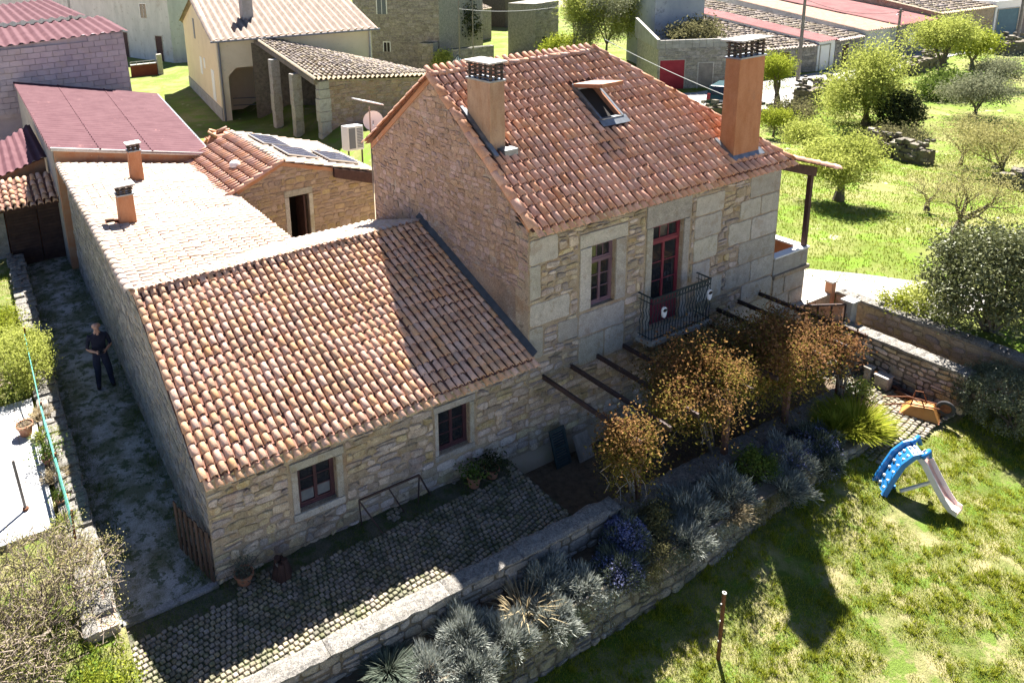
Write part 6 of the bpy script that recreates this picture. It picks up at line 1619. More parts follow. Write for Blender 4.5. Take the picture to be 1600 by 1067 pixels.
    c = thing('remote_controller', 'small black remote controller held in both hands by the person', 'controller', O+Vector((0, -.36, 1.09)))
    mb = MB(); q = O+Vector((0, -.365, 1.118)); mb.box(q.x-.075, q.x+.075, q.y-.03, q.y+.025, q.z-.018, q.z+.02); mb.build('body', M['black'], c, bevel=.01)
    mb = MB(); mb.box(q.x-.035, q.x+.035, q.y-.045, q.y-.035, q.z+.0, q.z+.075); mb.build('screen', M['glass'], c)
    for s_ in (-1, 1): mb = MB(); mb.tube([q+Vector((.045*s_, 0, .02)), q+Vector((.045*s_, 0, .04))], .006, n=6); mb.build('stick', M['plastic_grey'], c)
person()
# hanging pocket planters on the balcony
for k, (p, lb) in enumerate((((9.98, by_-.035, 2.34), 'white oval pocket planter hung on the left of the balcony railing'), ((11.40, by_-.035, 2.36), 'white oval pocket planter hung on the right end of the balcony railing'))):
    t = thing('pocket_planter', lb, 'planter', p, 'white planters on the balcony')
    mb = MB(); pts = [(p[0]+.085*math.cos(a)*(1.0 if math.sin(a) > 0 else .8), p[1], p[2]+.13*math.sin(a)) for a in np.linspace(0, 6.2832, 15)[:-1]]
    mb.prism(pts, (0, -.05, 0)); mb.build('shell', M['white'], t, bevel=.015)
    mb = MB(); mb.prism([(p[0]+.06*math.cos(a), p[1]-.048, p[2]+.055+.04*math.sin(a)) for a in np.linspace(0, 6.2832, 12)[:-1]], (0, -.006, 0)); mb.build('mouth', M['interior_shade'], t)  # flat dark disc, shade of the hollow put into the colour
    mb = MB(); mb.tube([(p[0]-.05, p[1], p[2]+.11), (p[0], p[1]+.01, p[2]+.22), (p[0]+.05, p[1], p[2]+.11)], .006, n=5); mb.build('hook', M['iron_green'], t)

# ------------------------------------------------------------------ village behind
def height_at(p, v):
    lo, hi = p[2], p[2]+40
    for _ in range(50):
        m_ = (lo+hi)/2; d = np.array([p[0], p[1], m_])-CP
        y = CY-CF*(d@CU)/(d@_f)
        if y > v: lo = m_
        else: hi = m_
    return m_-p[2]
def bg_house(name, label, A, B, depth, h, wm, rm, rise=.9, style='shed', opens=(), cat='house', over=.25, pitch=.25, amp=.035, drop=0.0, dvec=None, stones=0, sm_=None):
    A, B = Vector(A), Vector(B); A.z = min(A.z, B.z); B.z = A.z
    U = (B-A).normalized(); D = Vector((-U.y, U.x, 0))
    if D.dot(A-Vector(CP)) < 0: D = -D
    if dvec: D = Vector(dvec).normalized()
    w = (B-A).length; Z = Vector((0, 0, 1)); t = thing(name, label, cat, (A+B)/2)
    mb = MB(); P = lambda u, d, z: A+U*u+D*d+Z*z
    if style == 'gable':
        mb.prism([P(0, 0, -.3), P(0, depth, -.3), P(0, depth, h), P(0, depth/2, h+rise), P(0, 0, h)], U*w)
    elif style == 'gable_end':
        mb.prism([P(0, 0, -.3), P(w, 0, -.3), P(w, 0, h), P(w/2, 0, h+rise), P(0, 0, h)], D*depth)
    elif style == 'shed':
        mb.prism([P(0, 0, -.3), P(0, depth, -.3), P(0, depth, h+rise), P(0, 0, h)], U*w)
    else:
        mb.prism([P(0, 0, -.3), P(w, 0, -.3), P(w, depth, -.3), P(0, depth, -.3)], Z*(h+.3))
    wl_ = mb.build('wall', wm, t)
    e = over; zt = h+.04
    if style == 'gable':
        s_ = rise/(depth/2)
        corrugated('roof', t, P(-e, -e, zt-s_*e), P(-e, depth/2, zt+rise), P(w+e, depth/2, zt+rise), P(w+e, -e, zt-s_*e), rm, pitch, amp)
        corrugated('roof', t, P(-e, depth+e, zt-s_*e), P(-e, depth/2, zt+rise), P(w+e, depth/2, zt+rise), P(w+e, depth+e, zt-s_*e), rm, pitch, amp)
        mb = MB(); mb.tube([P(-e, depth/2, zt+rise+.02), P(w+e, depth/2, zt+rise+.02)], .11, n=8); mb.build('ridge', rm, t)
    elif style == 'gable_end':
        s_ = rise/(w/2)
        corrugated('roof', t, P(-e, -e, zt-s_*e), P(w/2, -e, zt+rise), P(w/2, depth+e, zt+rise), P(-e, depth+e, zt-s_*e), rm, pitch, amp)
        corrugated('roof', t, P(w+e, -e, zt-s_*e), P(w/2, -e, zt+rise), P(w/2, depth+e, zt+rise), P(w+e, depth+e, zt-s_*e), rm, pitch, amp)
        mb = MB(); mb.tube([P(w/2, -e, zt+rise+.02), P(w/2, depth+e, zt+rise+.02)], .11, n=8); mb.build('ridge', rm, t)
    elif style == 'shed':
        s_ = rise/depth
        ro_ = corrugated('roof', t, P(-e*.4, -e, zt-s_*e), P(-e*.4, depth+e, zt+rise), P(w+e*.4, depth+e, zt+rise), P(w+e*.4, -e, zt-s_*e), rm, pitch, amp)
    elif rm:
        mb = MB(); mb.prism([P(.15, .15, h+.005), P(w-.15, .15, h+.005), P(w-.15, depth-.15, h+.005), P(.15, depth-.15, h+.005)], Z*.01); mb.build('flat_roof', rm, t)
    if rm is M['oldroof'] and style == 'shed':
        mt_ = []; sl_ = math.hypot(depth, rise)
        vd = (P(0, depth, rise)-P(0, 0, 0))
        nu_, nv_ = int(w/.34), int(sl_/.5)
        for i in range(nu_):
            for j in range(nv_): mt_.append(frame(P((i+.5)*w/nu_+rng.uniform(-.05, .05), depth*(j+.3)/nv_, zt+rise*(j+.3)/nv_+.03), U if U.cross(vd).z > 0 else -U, vd) @ Matrix.Rotation(R(rng.uniform(-10, 10)), 4, 'Z') @ Matrix.Rotation(R(-5+rng.uniform(-5, 5)), 4, 'X') @ Matrix.Scale(1.6, 4))
        place_pieces('tile', TVS, rm, mt_, ro_, 0, 'roof_tiles')
    for o in opens:
        u0, u1, z0, z1, om = o[:5]; nm = o[5] if len(o) > 5 else 'window'
        mb = MB(); f = .07; q = lambda u, z, n: P(u, -n, z)
        mb.beam(q(u0-f/2, z0, .02), q(u0-f/2, z1+f, .02), .06, f, up=U); mb.beam(q(u1+f/2, z0, .02), q(u1+f/2, z1+f, .02), .06, f, up=U); mb.beam(q(u0, z1+f/2, .02), q(u1, z1+f/2, .02), .06, f, up=Z)
        fr_ = mb.build(nm, M['granite'] if nm != 'window' else M['white'], t)
        mb = MB(); mb.prism([q(u0, z0, .006), q(u1, z0, .006), q(u1, z1, .006), q(u0, z1, .006)], D*-.012); mb.build('pane' if nm == 'window' else 'leaf', om, fr_)
        if nm == 'window': mb = MB(); mb.beam(q((u0+u1)/2, z0, .025), q((u0+u1)/2, z1, .025), .02, .04, up=U); mb.build('mullion', M['white'], fr_)
    if stones:
        rubble(wl_, A, U, (0, 0, 1), [(0, -.2), (w, -.2), (w, h), (0, h)], sm_ or M['stone_grey'], holes=[(o[0]-.1, o[1]+.1, o[2], o[3]+.1) for o in opens], rh=(.16, .34), rw=(.25, .7), cap=stones, depth=.04)
    return t, P
M['yroof'] = mat('yroof', (.20, .155, .125), (.30, .235, .19), scale=2, rough=.9, bump=.3, rand=0, spot=((.12, .095, .08), 3, .58, .6), grain=.25)
# yellow house, built as its own walls
yh = thing('yellow_house', 'pale yellow plastered house with a chamfered porch and grey-brown tile roof', 'house', (16, 41, 0))
YA_, YB_ = Vector((11.3, 34.4, 0)), Vector((20.7, 32.0, 0)); YU = (YB_-YA_).normalized(); YD = Vector((.13, .99, 0)).normalized(); Z3 = Vector((0, 0, 1))
yp = lambda u, d, z: YA_+YU*u+YD*d+Z3*z
mb = MB(); w_ = 9.7
for a_, b_, z0, z1 in ((0, .55, 0, 5.1), (4.9, w_, 0, 5.1), (.55, 4.9, 3.25, 5.1)): mb.prism([yp(a_, 0, z0), yp(b_, 0, z0), yp(b_, 0, z1), yp(a_, 0, z1)], YD*.3)
mb.prism([yp(.55, 0, 2.75), yp(1.05, 0, 3.25), yp(.55, 0, 3.25)], YD*.3); mb.prism([yp(4.9, 0, 2.75), yp(4.4, 0, 3.25), yp(4.9, 0, 3.25)], YD*.3)
mb.build('front_wall', M['yellow_pale'], yh)
mb = MB(); mb.prism([yp(0, .3, 0), yp(0, 14.5, 0), yp(0, 14.5, 5.1), yp(0, 7.3, 7.2), yp(0, .3, 5.1)], YU*.3); yl = mb.build('gable_wall', M['yellow'], yh)
mb = MB(); mb.prism([yp(.3, 3.2, 0), yp(w_, 3.2, 0), yp(w_, 3.2, 5), yp(.3, 3.2, 5)], YD*.2); mb.build('porch_back', M['yellow_pale'], yh)
mb = MB(); mb.prism([yp(w_-.3, .3, 0), yp(w_-.3, 14.5, 0), yp(w_-.3, 14.5, 5.1), yp(w_-.3, 7.3, 7.2), yp(w_-.3, .3, 5.1)], YU*.3); mb.build('right_wall', M['yellow'], yh)
corrugated('roof', yh, yp(-.35, -.45, 5.0), yp(-.35, 7.3, 7.25), yp(w_+.4, 7.3, 7.25), yp(w_+.4, -.45, 5.0), M['yroof'], .42, .085)
corrugated('roof', yh, yp(-.35, 15, 5.0), yp(-.35, 7.3, 7.25), yp(w_+.4, 7.3, 7.25), yp(w_+.4, 15, 5.0), M['yroof'], .42, .085)
mb = MB(); c0 = yp(2.6, 3.0, 5.6); mb.box(c0.x-.35, c0.x+.35, c0.y-.3, c0.y+.3, 5.5, 7.6); yc = mb.build('chimney', M['concrete'], yh); mb = MB(); mb.box(c0.x-.42, c0.x+.42, c0.y-.37, c0.y+.37, 7.6, 7.7); mb.build('cap', M['slab'], yc)
mb = MB(); mb.beam(yp(-.4, -.48, 4.97), yp(w_+.4, -.48, 4.97), .12, .1); mb.build('gutter', M['plastic_grey'], yh)
mb = MB(); mb.tube([yp(.12, -.06, 0), yp(.12, -.06, 4.9)], .07, n=8); mb.build('drainpipe', M['plastic_grey'], yh)
mb = MB(); mb.tube([yp(w_-.12, -.06, 0), yp(w_-.12, -.06, 4.9)], .07, n=8); mb.build('drainpipe', M['slab'], yh)
for d0, d1, z0, z1, m_ in ((1.9, 2.9, .9, 2.9, 'white'), (6.6, 7.4, 2.0, 3.2, 'white'), (5.2, 5.7, 2.6, 3.3, 'white'), (8.5, 9.1, 4.3, 5.7, 'plastic_grey')):
    mb = MB(); mb.prism([yp(-.03, d0, z0), yp(-.03, d1, z0), yp(-.03, d1, z1), yp(-.03, d0, z1)], YU*.06); mb.build('window', M[m_], yh)
mb = MB(); mb.prism([yp(-.05, 0, 0), yp(-.05, 14.5, 0), yp(-.05, 14.5, .8), yp(-.05, 0, .8)], YU*.05); mb.build('plinth', M['concrete'], yh)
mb = MB()
for z in (.5, .95): mb.tube([yp(.9, 1.2, z+.2), yp(4.6, 1.2, z)], .03, n=6)
mb.build('handrail', M['plastic_grey'], yh)
# open barn with granite posts
bn = thing('open_barn', 'open-sided stone barn with granite posts and a mossy old tile roof', 'barn', (16.5, 28.5, 0))
FL, FR, BR, BL = Vector((13.7, 25.5, 3.45)), Vector((20.2, 24.2, 3.0)), Vector((19.6, 30.0, 3.15)), Vector((13.6, 34.3, 5.0))
corrugated('roof', bn, FL+Vector((-.1, -.2, .1)), BL+Vector((-.1, 0, .1)), BR+Vector((.2, 0, .1)), FR+Vector((.2, -.2, .1)), M['oldroof'], .26, .05, sub=8)
vo_ = (BL-FL); 
mats_ = []
for i in range(24):
    for j in range(22):
        p = (FL.lerp(FR, (i+.5)/24)).lerp(BL.lerp(BR, (i+.5)/24), (j+.3)/22)+Vector((0, 0, .17))
        mats_.append(frame(p, (FR-FL), (BL-FL)) @ Matrix.Rotation(R(rng.uniform(-7, 7)), 4, 'Z') @ Matrix.Rotation(R(-4+rng.uniform(-4, 4)), 4, 'X') @ Matrix.Scale(1.25, 4))
_o = bn.children[0]; place_pieces('tile', TVS, M['oldroof'], mats_, _o, 120, 'roof_tiles')
mb = MB(); mb.prism([(14.0, 25.6, -.2), (20.0, 24.4, -.2), (20.0, 24.4, 2.95), (14.0, 25.6, 3.4)], (.1, .45, 0)); bw = mb.build('wall', M['mortar'], bn)
rubble(bw, (14.0, 25.6, 0), (6, -1.2, 0), (0, 0, 1), [(.5, 0), (6.1, 0), (6.1, 2.85), (.5, 3.25)], M['stone_pink'], rh=(.14, .28), rw=(.2, .5), cap=120, depth=.04)
for z0, z1 in ((0, .5), (.5, 1.15), (1.15, 1.7), (1.7, 2.4), (2.4, 2.9), (2.9, 3.35)):
    mb = MB(); o_ = rng.uniform(-.03, .05); mb.box(13.88-o_, 14.5+o_, 25.42, 25.9, z0+.01, z1-.01); mb.build('quoin', M['granite'], bn, bevel=.02)
for (px, py, ph_) in ((13.55, 27.8, 3.55), (13.45, 30.6, 4.05)):
    z = 0
    for q in range(4): mb = MB(); o_ = rng.uniform(0, .05); mb.box(px-.28+o_, px+.28-o_, py-.25, py+.25, z, z+ph_/4-.01); mb.build('post', M['granite'], bn, bevel=.02); z += ph_/4
mb = MB(); mb.beam(FL+Vector((.1, .1, -.15)), BL+Vector((.0, 0, -.12)), .22, .25); mb.build('beam', M['wood_old'], bn)
mb = MB(); mb.prism([(19.4, 25, 0), (19.4, 30, 0), (19.4, 30, 3), (19.4, 25, 3)], (.3, 0, 0)); mb.prism([(13.3, 33.8, 0), (19.4, 29.9, 0), (19.4, 29.9, 2.9), (13.3, 33.8, 4.7)], (.1, .2, 0)); mb.build('back_wall', M['mortar_dark'], bn)
# pile of spare tiles
tpile = thing('tile_stack', 'messy stack of spare clay roof tiles behind the annex', 'tile stack', (8.6, 26.6, 0))
pc = onground(345, 236); mats_ = []
for k in range(70):
    r_ = rng.uniform(0, 1.5); a_ = rng.uniform(0, 6.28); z = max(0, 1.15-r_*.55)*rng.random()
    mats_.append(Matrix.Translation((pc.x+r_*math.cos(a_)*1.1, pc.y+r_*math.sin(a_)*.6, pc.z+z+.05)) @ Matrix.Rotation(rng.uniform(0, 6.28), 4, 'Z') @ Matrix.Rotation(rng.uniform(-.9, .9), 4, 'X') @ Matrix.Scale(1.35, 4))
mb = MB(); mb.lathe(pc, [(1.3, -.1), (1.0, .5), (.4, .95), (0, 1.0)], n=12); core_ = mb.build('heap', M['tile_fresh'], tpile); place_pieces('tile', TV2, M['tile_red'], mats_, core_, 80, 'tiles')
# grey-white house far left
A_ = onground(120, 78); B_ = onground(272, 99)
wg = (B_-A_).length
bg_house('whitewashed_house', 'long stained whitewashed house with brown doors at the top left', A_, B_, 9, 6.2, M['whitewash'], M['farroof'], 1.5, 'gable', opens=[(wg*.52, wg*.52+1.5, 0, 2.6, M['wood_dark'], 'door'), (wg*.86, wg*.86+1.2, 0, 2.5, M['wood_dark'], 'door'), (wg*.75, wg*.75+1.2, 4.2, 5.6, M['glass'])])
A_ = onground(-60, 62); B_ = onground(116, 77)
bg_house('whitewashed_house', 'whitewashed house end behind the pink roof at the far left', A_, B_, 9, 7.0, M['whitewash'], M['farroof'], 1.5, 'gable')
A_ = onground(206, 121); B_ = onground(247, 117)
t, P = bg_house('brick_garden_wall', 'low brick garden wall with a metal handrail by the yellow house', A_, B_, .3, 1.0, M['brickred'], None, 0, 'flat', cat='wall')
mb = MB(); mb.tube([P(0, .1, 1.3), P((B_-A_).length, .1, 1.3)], .03, n=6); mb.build('rail', M['concrete'], t)
for k in range(5): mb = MB(); mb.tube([P((B_-A_).length*k/4, .1, 1.0), P((B_-A_).length*k/4, .1, 1.3)], .025, n=6); mb.build('baluster', M['concrete'], t)
mb = MB(); q_ = P((B_-A_).length+.25, .1, 0); mb.box(q_.x-.22, q_.x+.22, q_.y-.22, q_.y+.22, -.1, 1.75); mb.build('pillar', M['granite'], t, bevel=.03)
mb = MB(); mb.prism([P(0, -.04, 1.0), P((B_-A_).length, -.04, 1.0), P((B_-A_).length, .34, 1.0), P(0, .34, 1.0)], (0, 0, .07)); mb.build('coping', M['slab'], t)
# old stone house
A_ = onground(556, 104); B_ = onground(688, 110); w2 = (B_-A_).length
bg_house('old_stone_house', 'tall old stone house with a white window and creeper, left of the pillars', A_, B_, 9, 7.5, M['stone_grey'], M['oldroof'], 1.5, 'gable', opens=[(w2*.30, w2*.30+.9, 4.6, 6.6, M['curtain']), (w2*.36, w2*.36+.6, 1.4, 2.2, M['interior_shade'])], stones=120)
A_ = onground(655, 113); B_ = onground(678, 114)
bg_house('stone_pillar', 'thick square stone gate pillar with mossy top in front of the old house', A_, B_, .9, 2.4, M['stone_grey'], M['moss'], 0, 'flat', cat='pillar', stones=20)
A_ = onground(697, 112); B_ = onground(772, 104)
bg_house('ruined_wall', 'ruined rubble wall behind the ridge with two thin poles beside it', A_, B_, .6, 1.75, M['stone_grey'], M['moss'], 0, 'flat', cat='wall', stones=40)
A_ = onground(741, 66); B_ = onground(768, 60)
bg_house('ruined_barn', 'roofless long stone barn running back beside the bright field', A_, B_, 16, 3.2, M['stone_grey'], M['oldroof'], .8, 'shed', cat='barn', dvec=(.35, .93, 0))
A_ = onground(790, 44); B_ = onground(850, 36)
bg_house('dark_barn', 'dark open barn at the end of the bright field', A_, B_, 8, 4.5, M['mortar_dark'], M['oldroof'], 1.2, 'gable', cat='barn')
A_ = onground(836, 88); B_ = onground(872, 80)
bg_house('ruined_tower', 'tall ruined stone wall corner left of the spring trees', A_, B_, 3.0, 4.6, M['stone_grey'], None, 0, 'flat', cat='ruin', stones=60, opens=[(1.0, 1.7, .6, 1.6, M['interior_shade'], 'opening')])
gz_ = thing('glass_lantern', 'small pointed green metal lantern roof showing over the ridge', 'lantern', onground(716, 118))
gc = Vector(onground(716, 118)); gh = height_at(gc, 86); mb = MB()
for a_ in range(4): mb.beam(gc+Vector((.7*math.cos(a_*1.571+.78), .7*math.sin(a_*1.571+.78), 0)), gc+Vector((.7*math.cos(a_*1.571+.78), .7*math.sin(a_*1.571+.78), gh-1.0)), .07, .07)
mb.build('post', M['iron_green'], gz_); ap = gc+Vector((0, 0, gh))
mb = MB(); rim_ = [gc+Vector((.8*math.cos(a_*.785), .8*math.sin(a_*.785), gh-1.0)) for a_ in range(8)]
mb.add([ap]+rim_, [(0, 1+a_, 1+(a_+1) % 8) for a_ in range(8)]); mb.build('canopy', M['white'], gz_)
for a_ in range(8): mb = MB(); mb.beam(ap+Vector((0, 0, .02)), rim_[a_]+Vector((0, 0, .02)), .04, .04); mb.build('rib', M['iron_green'], gz_)

# block-walled garage terrace and the row along the road
A_ = onground(1026, 140); B_ = onground(1142, 137); w3 = (B_-A_).length
t, P = bg_house('block_garage', 'grey block garage with a dark red door and parapet terrace', A_, B_, 6.5, 2.75, M['stone_grey'], M['concrete'], 0, 'flat', cat='garage', opens=[(w3*.03, w3*.36, 0, 1.95, M['reddoor'], 'door'), (w3*.55, w3*.74, 0, 1.7, M['greydoor'], 'door')], stones=40)
for j in range(2):
    for k in range(11): mb = MB(); mb.prism([P(w3*k/11+.01, -.02, 2.75+j*.27), P(w3*(k+1)/11-.01, -.02, 2.75+j*.27), P(w3*(k+1)/11-.01, -.02, 3.01+j*.27), P(w3*k/11+.01, -.02, 3.01+j*.27)], Vector((P(0, .2, 0)-P(0, 0, 0)))); mb.build('block', M['concrete'], t)
mb = MB(); mb.prism([P(-.1, 0, 2.7), P(-.1, 7, 2.7), P(-.1, 7, 4.1), P(-.1, 0, 3.35)], P(.2, 0, 0)-P(0, 0, 0)); mb.build('side_parapet', M['concrete'], t)
bush('terrace_scrub', 'dry scrub growing on the garage terrace', (P(w3*.75, 4.5, 3.1)), (2.6, 1.6, .7), LF['dull'], n=3500, lsize=.2, nclump=60, clump=.3, seed=31, base_z=P(0, 0, 2.78).z)
A_ = atz(1022, 60, 2.2); B_ = atz(1098, 56, 2.2); A_.z = B_.z = 0
bg_house('grey_rendered_building', 'tall bluish grey rendered building behind the garage terrace', A_, B_, 6, 7.0, M['grey_wall'], M['farpale'], .8, 'shed')
row = [
    ('stone_house', 'low stone house with an old tile roof left of the white garage', (1172, 122), (1274, 112), 11, 1.9, 'stone_grey', 'oldroof', 1.6, [(2.2, 3.0, 0, 1.6, 'wood_dark', 'door')]),
    ('white_garage', 'narrow white-fronted garage with a long salmon sheet roof', (1275, 112), (1301, 107), 15, 2.15, 'white', 'pinksheet', 2.2, [(.25, 1.3, 0, 1.8, 'plastic_white', 'door')]),
    ('stone_house', 'stone house with a crumbling old roof right of the white garage', (1302, 107), (1346, 98), 13, 2.0, 'stone_grey', 'oldroof', 2.0, [(.8, 1.6, 0, 1.6, 'wood_dark', 'door')]),
    ('pink_roofed_house', 'house under a pale pink sheet roof in the village row', (1347, 98), (1398, 90), 15, 2.4, 'whitewash', 'farroof', 2.2, []),
    ('pink_roofed_house', 'long stone house under the brightest pink sheet roof', (1399, 90), (1458, 79), 16, 2.5, 'stone_grey', 'pinksheet', 2.4, [(1.5, 2.3, .9, 1.6, 'white'), (3.6, 4.4, 0, 1.9, 'wood_dark', 'door')]),
    ('old_barn', 'brown stone barn with a sagging old tile roof at the road', (1462, 79), (1546, 66), 17, 2.9, 'mortar', 'oldroof', 3.2, []),
    ('blue_garage', 'flat-roofed garage with a blue-grey door near the right edge', (1548, 66), (1625, 57), 9, 3.3, 'white', 'slab', 0, [(.3, 2.6, 0, 2.6, 'bluedoor', 'door'), (3.2, 4.2, 0, 2.4, 'greydoor', 'door')]),
]
for (nm, lb, a_, b_, dp, hh, wm, rm, rs, op) in row:
    bg_house(nm, lb, onground(*a_), onground(*b_), dp, hh, M[wm], M[rm], rs, 'shed' if rs else 'flat', opens=[(o[0], o[1], o[2], o[3], M[o[4]])+tuple(o[5:]) for o in op], stones=25 if wm == 'stone_grey' else 0)
far = [
    ('brick_house', 'red brick house with three white windows in the village', (1102, 36), (1156, 33), 8, 3.4, 'brickred', 'farpale', 1.4, [(.8, 1.7, 1.3, 2.6, 'white'), (2.7, 3.6, 1.3, 2.6, 'white'), (4.6, 5.5, 1.3, 2.6, 'white')]),
    ('village_house', 'house with a pale tile roof below the brick house', (1095, 66), (1180, 58), 9, 1.6, 'whitewash', 'farpale', 1.2, []),
    ('village_house', 'white house with pale roof and a dark chimney', (1195, 42), (1275, 36), 9, 3.0, 'whitewash', 'farpale', 1.6, [(1.5, 2.4, 1.2, 2.2, 'interior_shade')]),
    ('village_house', 'cream house end at the top centre of the village', (1280, 30), (1345, 25), 9, 2.6, 'whitewash', 'farroof', 1.6, []),
    ('village_house', 'pale house between the pink roofs and the top edge', (1350, 26), (1420, 18), 9, 2.2, 'white', 'farpale', 1.4, []),
    ('village_house', 'long grey-roofed house behind the bright pink roof', (1425, 30), (1480, 24), 10, 2.8, 'mortar', 'oldroof', 2.0, []),
    ('village_house', 'house with a rusty brown shed wall at the top right', (1545, 30), (1590, 26), 6, 3.4, 'rust', 'slab', .3, []),
    ('village_house', 'white house at the very top right edge', (1590, 18), (1680, 10), 8, 4.0, 'white', 'farpale', 1.4, []),
]
far += [
    ('village_house', 'stone house with old roof just right of the grey rendered building', (1150, 84), (1200, 80), 7, 1.5, 'stone_grey', 'oldroof', 1.0, []),
    ('village_house', 'small cream house between the brick house and the dark chimney one', (1160, 30), (1192, 27), 7, 2.6, 'whitewash', 'farroof', 1.3, []),
    ('village_house', 'grey stone house in the gap above the salmon roof', (1215, 62), (1262, 57), 6, 1.6, 'stone_grey', 'farroof', 1.1, []),
    ('village_house', 'old brown-roofed house behind the crumbling stone house', (1300, 50), (1352, 44), 7, 2.2, 'mortar', 'oldroof', 1.4, [(1.0, 1.8, .9, 1.8, 'interior_shade')]),
    ('village_house', 'far house with orange-brown roof at the top right of centre', (1395, 12), (1450, 6), 9, 3.0, 'whitewash', 'farroof', 1.6, []),
    ('village_house', 'far stone house behind the sagging barn roof', (1485, 20), (1540, 14), 9, 3.0, 'stone_grey', 'farroof', 1.6, []),
    ('village_house', 'stone cottage behind the ruined barn at the top centre', (770, 18), (800, 12), 8, 3.0, 'stone_grey', 'oldroof', 1.3, []),
    ('village_house', 'stone house rising behind the feathery trees', (985, 40), (1020, 38), 8, 4.5, 'stone_grey', 'farroof', 1.4, []),
]
for (nm, lb, a_, b_, dp, hh, wm, rm, rs, op) in far:
    bg_house(nm, lb, onground(*a_), onground(*b_), dp, hh, M[wm], M[rm], rs, 'gable', opens=[(o[0], o[1], o[2], o[3], M[o[4]]) for o in op])

# parked car on the road
def car():
    c = onground(1140, 168); c.z += .05
    F_ = Vector((.80, .60, 0)).normalized(); F_ = Vector((.93, .36, 0)).normalized(); Rr = Vector((F_.y, -F_.x, 0)); Z = Vector((0, 0, 1))
    t = thing('parked_car', 'small dark green hatchback parked on the road, half behind the chimney', 'car', c)
    q = lambda x, y, z: c+F_*x+Rr*y+Z*z
    prof = [(-1.75, .32), (-1.80, .75), (-1.72, 1.0), (-1.42, 1.46), (.25, 1.48), (.85, 1.02), (1.70, .86), (1.80, .6), (1.78, .30)]
    def loft(prof, ys, m, nm, parent, ins=0):
        mb = MB(); n = len(prof); vs = []
        for (y, sc) in ys: vs += [q(p[0], y, p[1] if p[1] < 1.0 else 1.0+(p[1]-1.0)*sc) for p in prof]
        fs = [tuple(range(n)), tuple((len(ys)-1)*n+k for k in range(n))[::-1]]
        for i in range(len(ys)-1):
            for k in range(n): fs.append((i*n+k, i*n+(k+1) % n, (i+1)*n+(k+1) % n, (i+1)*n+k))
        mb.add(vs, fs); return mb.build(nm, m, parent, bevel=.03)
    b = loft(prof, [(-.80, .86), (-.74, 1), (.74, 1), (.80, .86)], M['car_green'], 'body', t)
    mb = MB(); mb.prism([q(-1.77, -.6, 1.02), q(-1.77, .6, 1.02), q(-1.50, .55, 1.40), q(-1.50, -.55, 1.40)], F_*-.02); mb.build('rear_window', M['glass'], t)
    for s_ in (-1, 1):
        mb = MB(); mb.prism([q(-1.4, .815*s_, 1.04), q(-.45, .815*s_, 1.04), q(-.45, .80*s_, 1.38), q(-1.2, .80*s_, 1.38)], Rr*s_*.012); mb.prism([q(-.38, .815*s_, 1.04), q(.7, .815*s_, 1.04), q(.22, .80*s_, 1.38), q(-.38, .80*s_, 1.38)], Rr*s_*.012); mb.build('side_window', M['glass'], t)
        mb = MB(); mb.prism([q(-1.80, .60*s_, .70), q(-1.80, .78*s_, .70), q(-1.74, .78*s_, 1.05), q(-1.74, .62*s_, 1.05)], F_*-.03); mb.build('tail_light', M['lamp_red'], t)
        for x in (-1.12, 1.15):
            mb = MB(); mb.tube([q(x, .68*s_, .29), q(x, .84*s_, .29)], .29, n=18); wh = mb.build('wheel', M['tyre'], t)
            mb = MB(); mb.tube([q(x, .84*s_, .29), q(x, .85*s_, .29)], .18, n=14); mb.build('rim', M['alu'], wh)
    mb = MB(); mb.beam(q(-1.83, -.76, .48), q(-1.83, .76, .48), .10, .16); mb.build('bumper', M['car_green'], t, bevel=.03)
    mb = MB(); mb.prism([q(-1.83, -.25, .62), q(-1.83, .25, .62), q(-1.80, .25, .74), q(-1.80, -.25, .74)], F_*-.012); mb.build('number_plate', M['plastic_white'], t)
car()

# field walls of loose stone
def field_wall(label, px, h=.7, th=.6, n=60):
    n = int(n*1.6)
    pts = [onground(*p) for p in px]
    t = thing('field_wall', label, 'wall', pts[0])
    V = []; 
    mb = MB(); total = sum((b-a).length for a, b in zip(pts[:-1], pts[1:]))
    for a, b in zip(pts[:-1], pts[1:]): mb.beam(a+Vector((0, 0, h*.3)), b+Vector((0, 0, h*.3)), th*.8, h*.6)
    core = mb.build('core', M['mortar_dark'], t)
    big = MB()
    for k in range(n):
        f = rng.random()*(len(pts)-1); i = int(f); p = pts[i].lerp(pts[i+1], f-i)
        s_ = rng.uniform(.08, .20); d = (pts[i+1]-pts[i]).normalized(); sd = Vector((d.y, -d.x, 0))
        c = p+sd*rng.uniform(-th/2, th/2)+Vector((0, 0, rng.uniform(.05, h)))
        sb = MB(); vs = []
        for sx in (-1, 1):
            for sy in (-1, 1):
                for sz in (-1, 1): vs.append(c+Vector((sx*s_*rng.uniform(.5, 1), sy*s_*rng.uniform(.5, 1), sz*s_*rng.uniform(.35, .7))))
        sb.add(vs, [(0, 1, 3, 2), (4, 6, 7, 5), (0, 4, 5, 1), (2, 3, 7, 6), (0, 2, 6, 4), (1, 5, 7, 3)]); sb.build('stone', M['stone_dark'], core)
field_wall('dark loose-stone field wall crossing the orchard in the middle right', [(1362, 232), (1405, 248), (1450, 258)], 1.0, .9, 60)
field_wall('stone field wall at the right edge below the budding trees', [(1560, 288), (1640, 310)], .8, .8, 30)
field_wall('dark stone wall along the road right of the white garage', [(1415, 118), (1470, 98)], 1.2, .9, 45)
field_wall('dark stone wall stub beside the road near the tall bright tree', [(1252, 165), (1268, 158)], 1.5, 1.2, 30)
field_wall('stone wall stub left of the big willow', [(1286, 146), (1306, 140)], 1.0, 1.0, 20)
field_wall('low wall along the road behind the hip of the red roof', [(1095, 180), (1150, 182), (1205, 186)], .8, .6, 30)
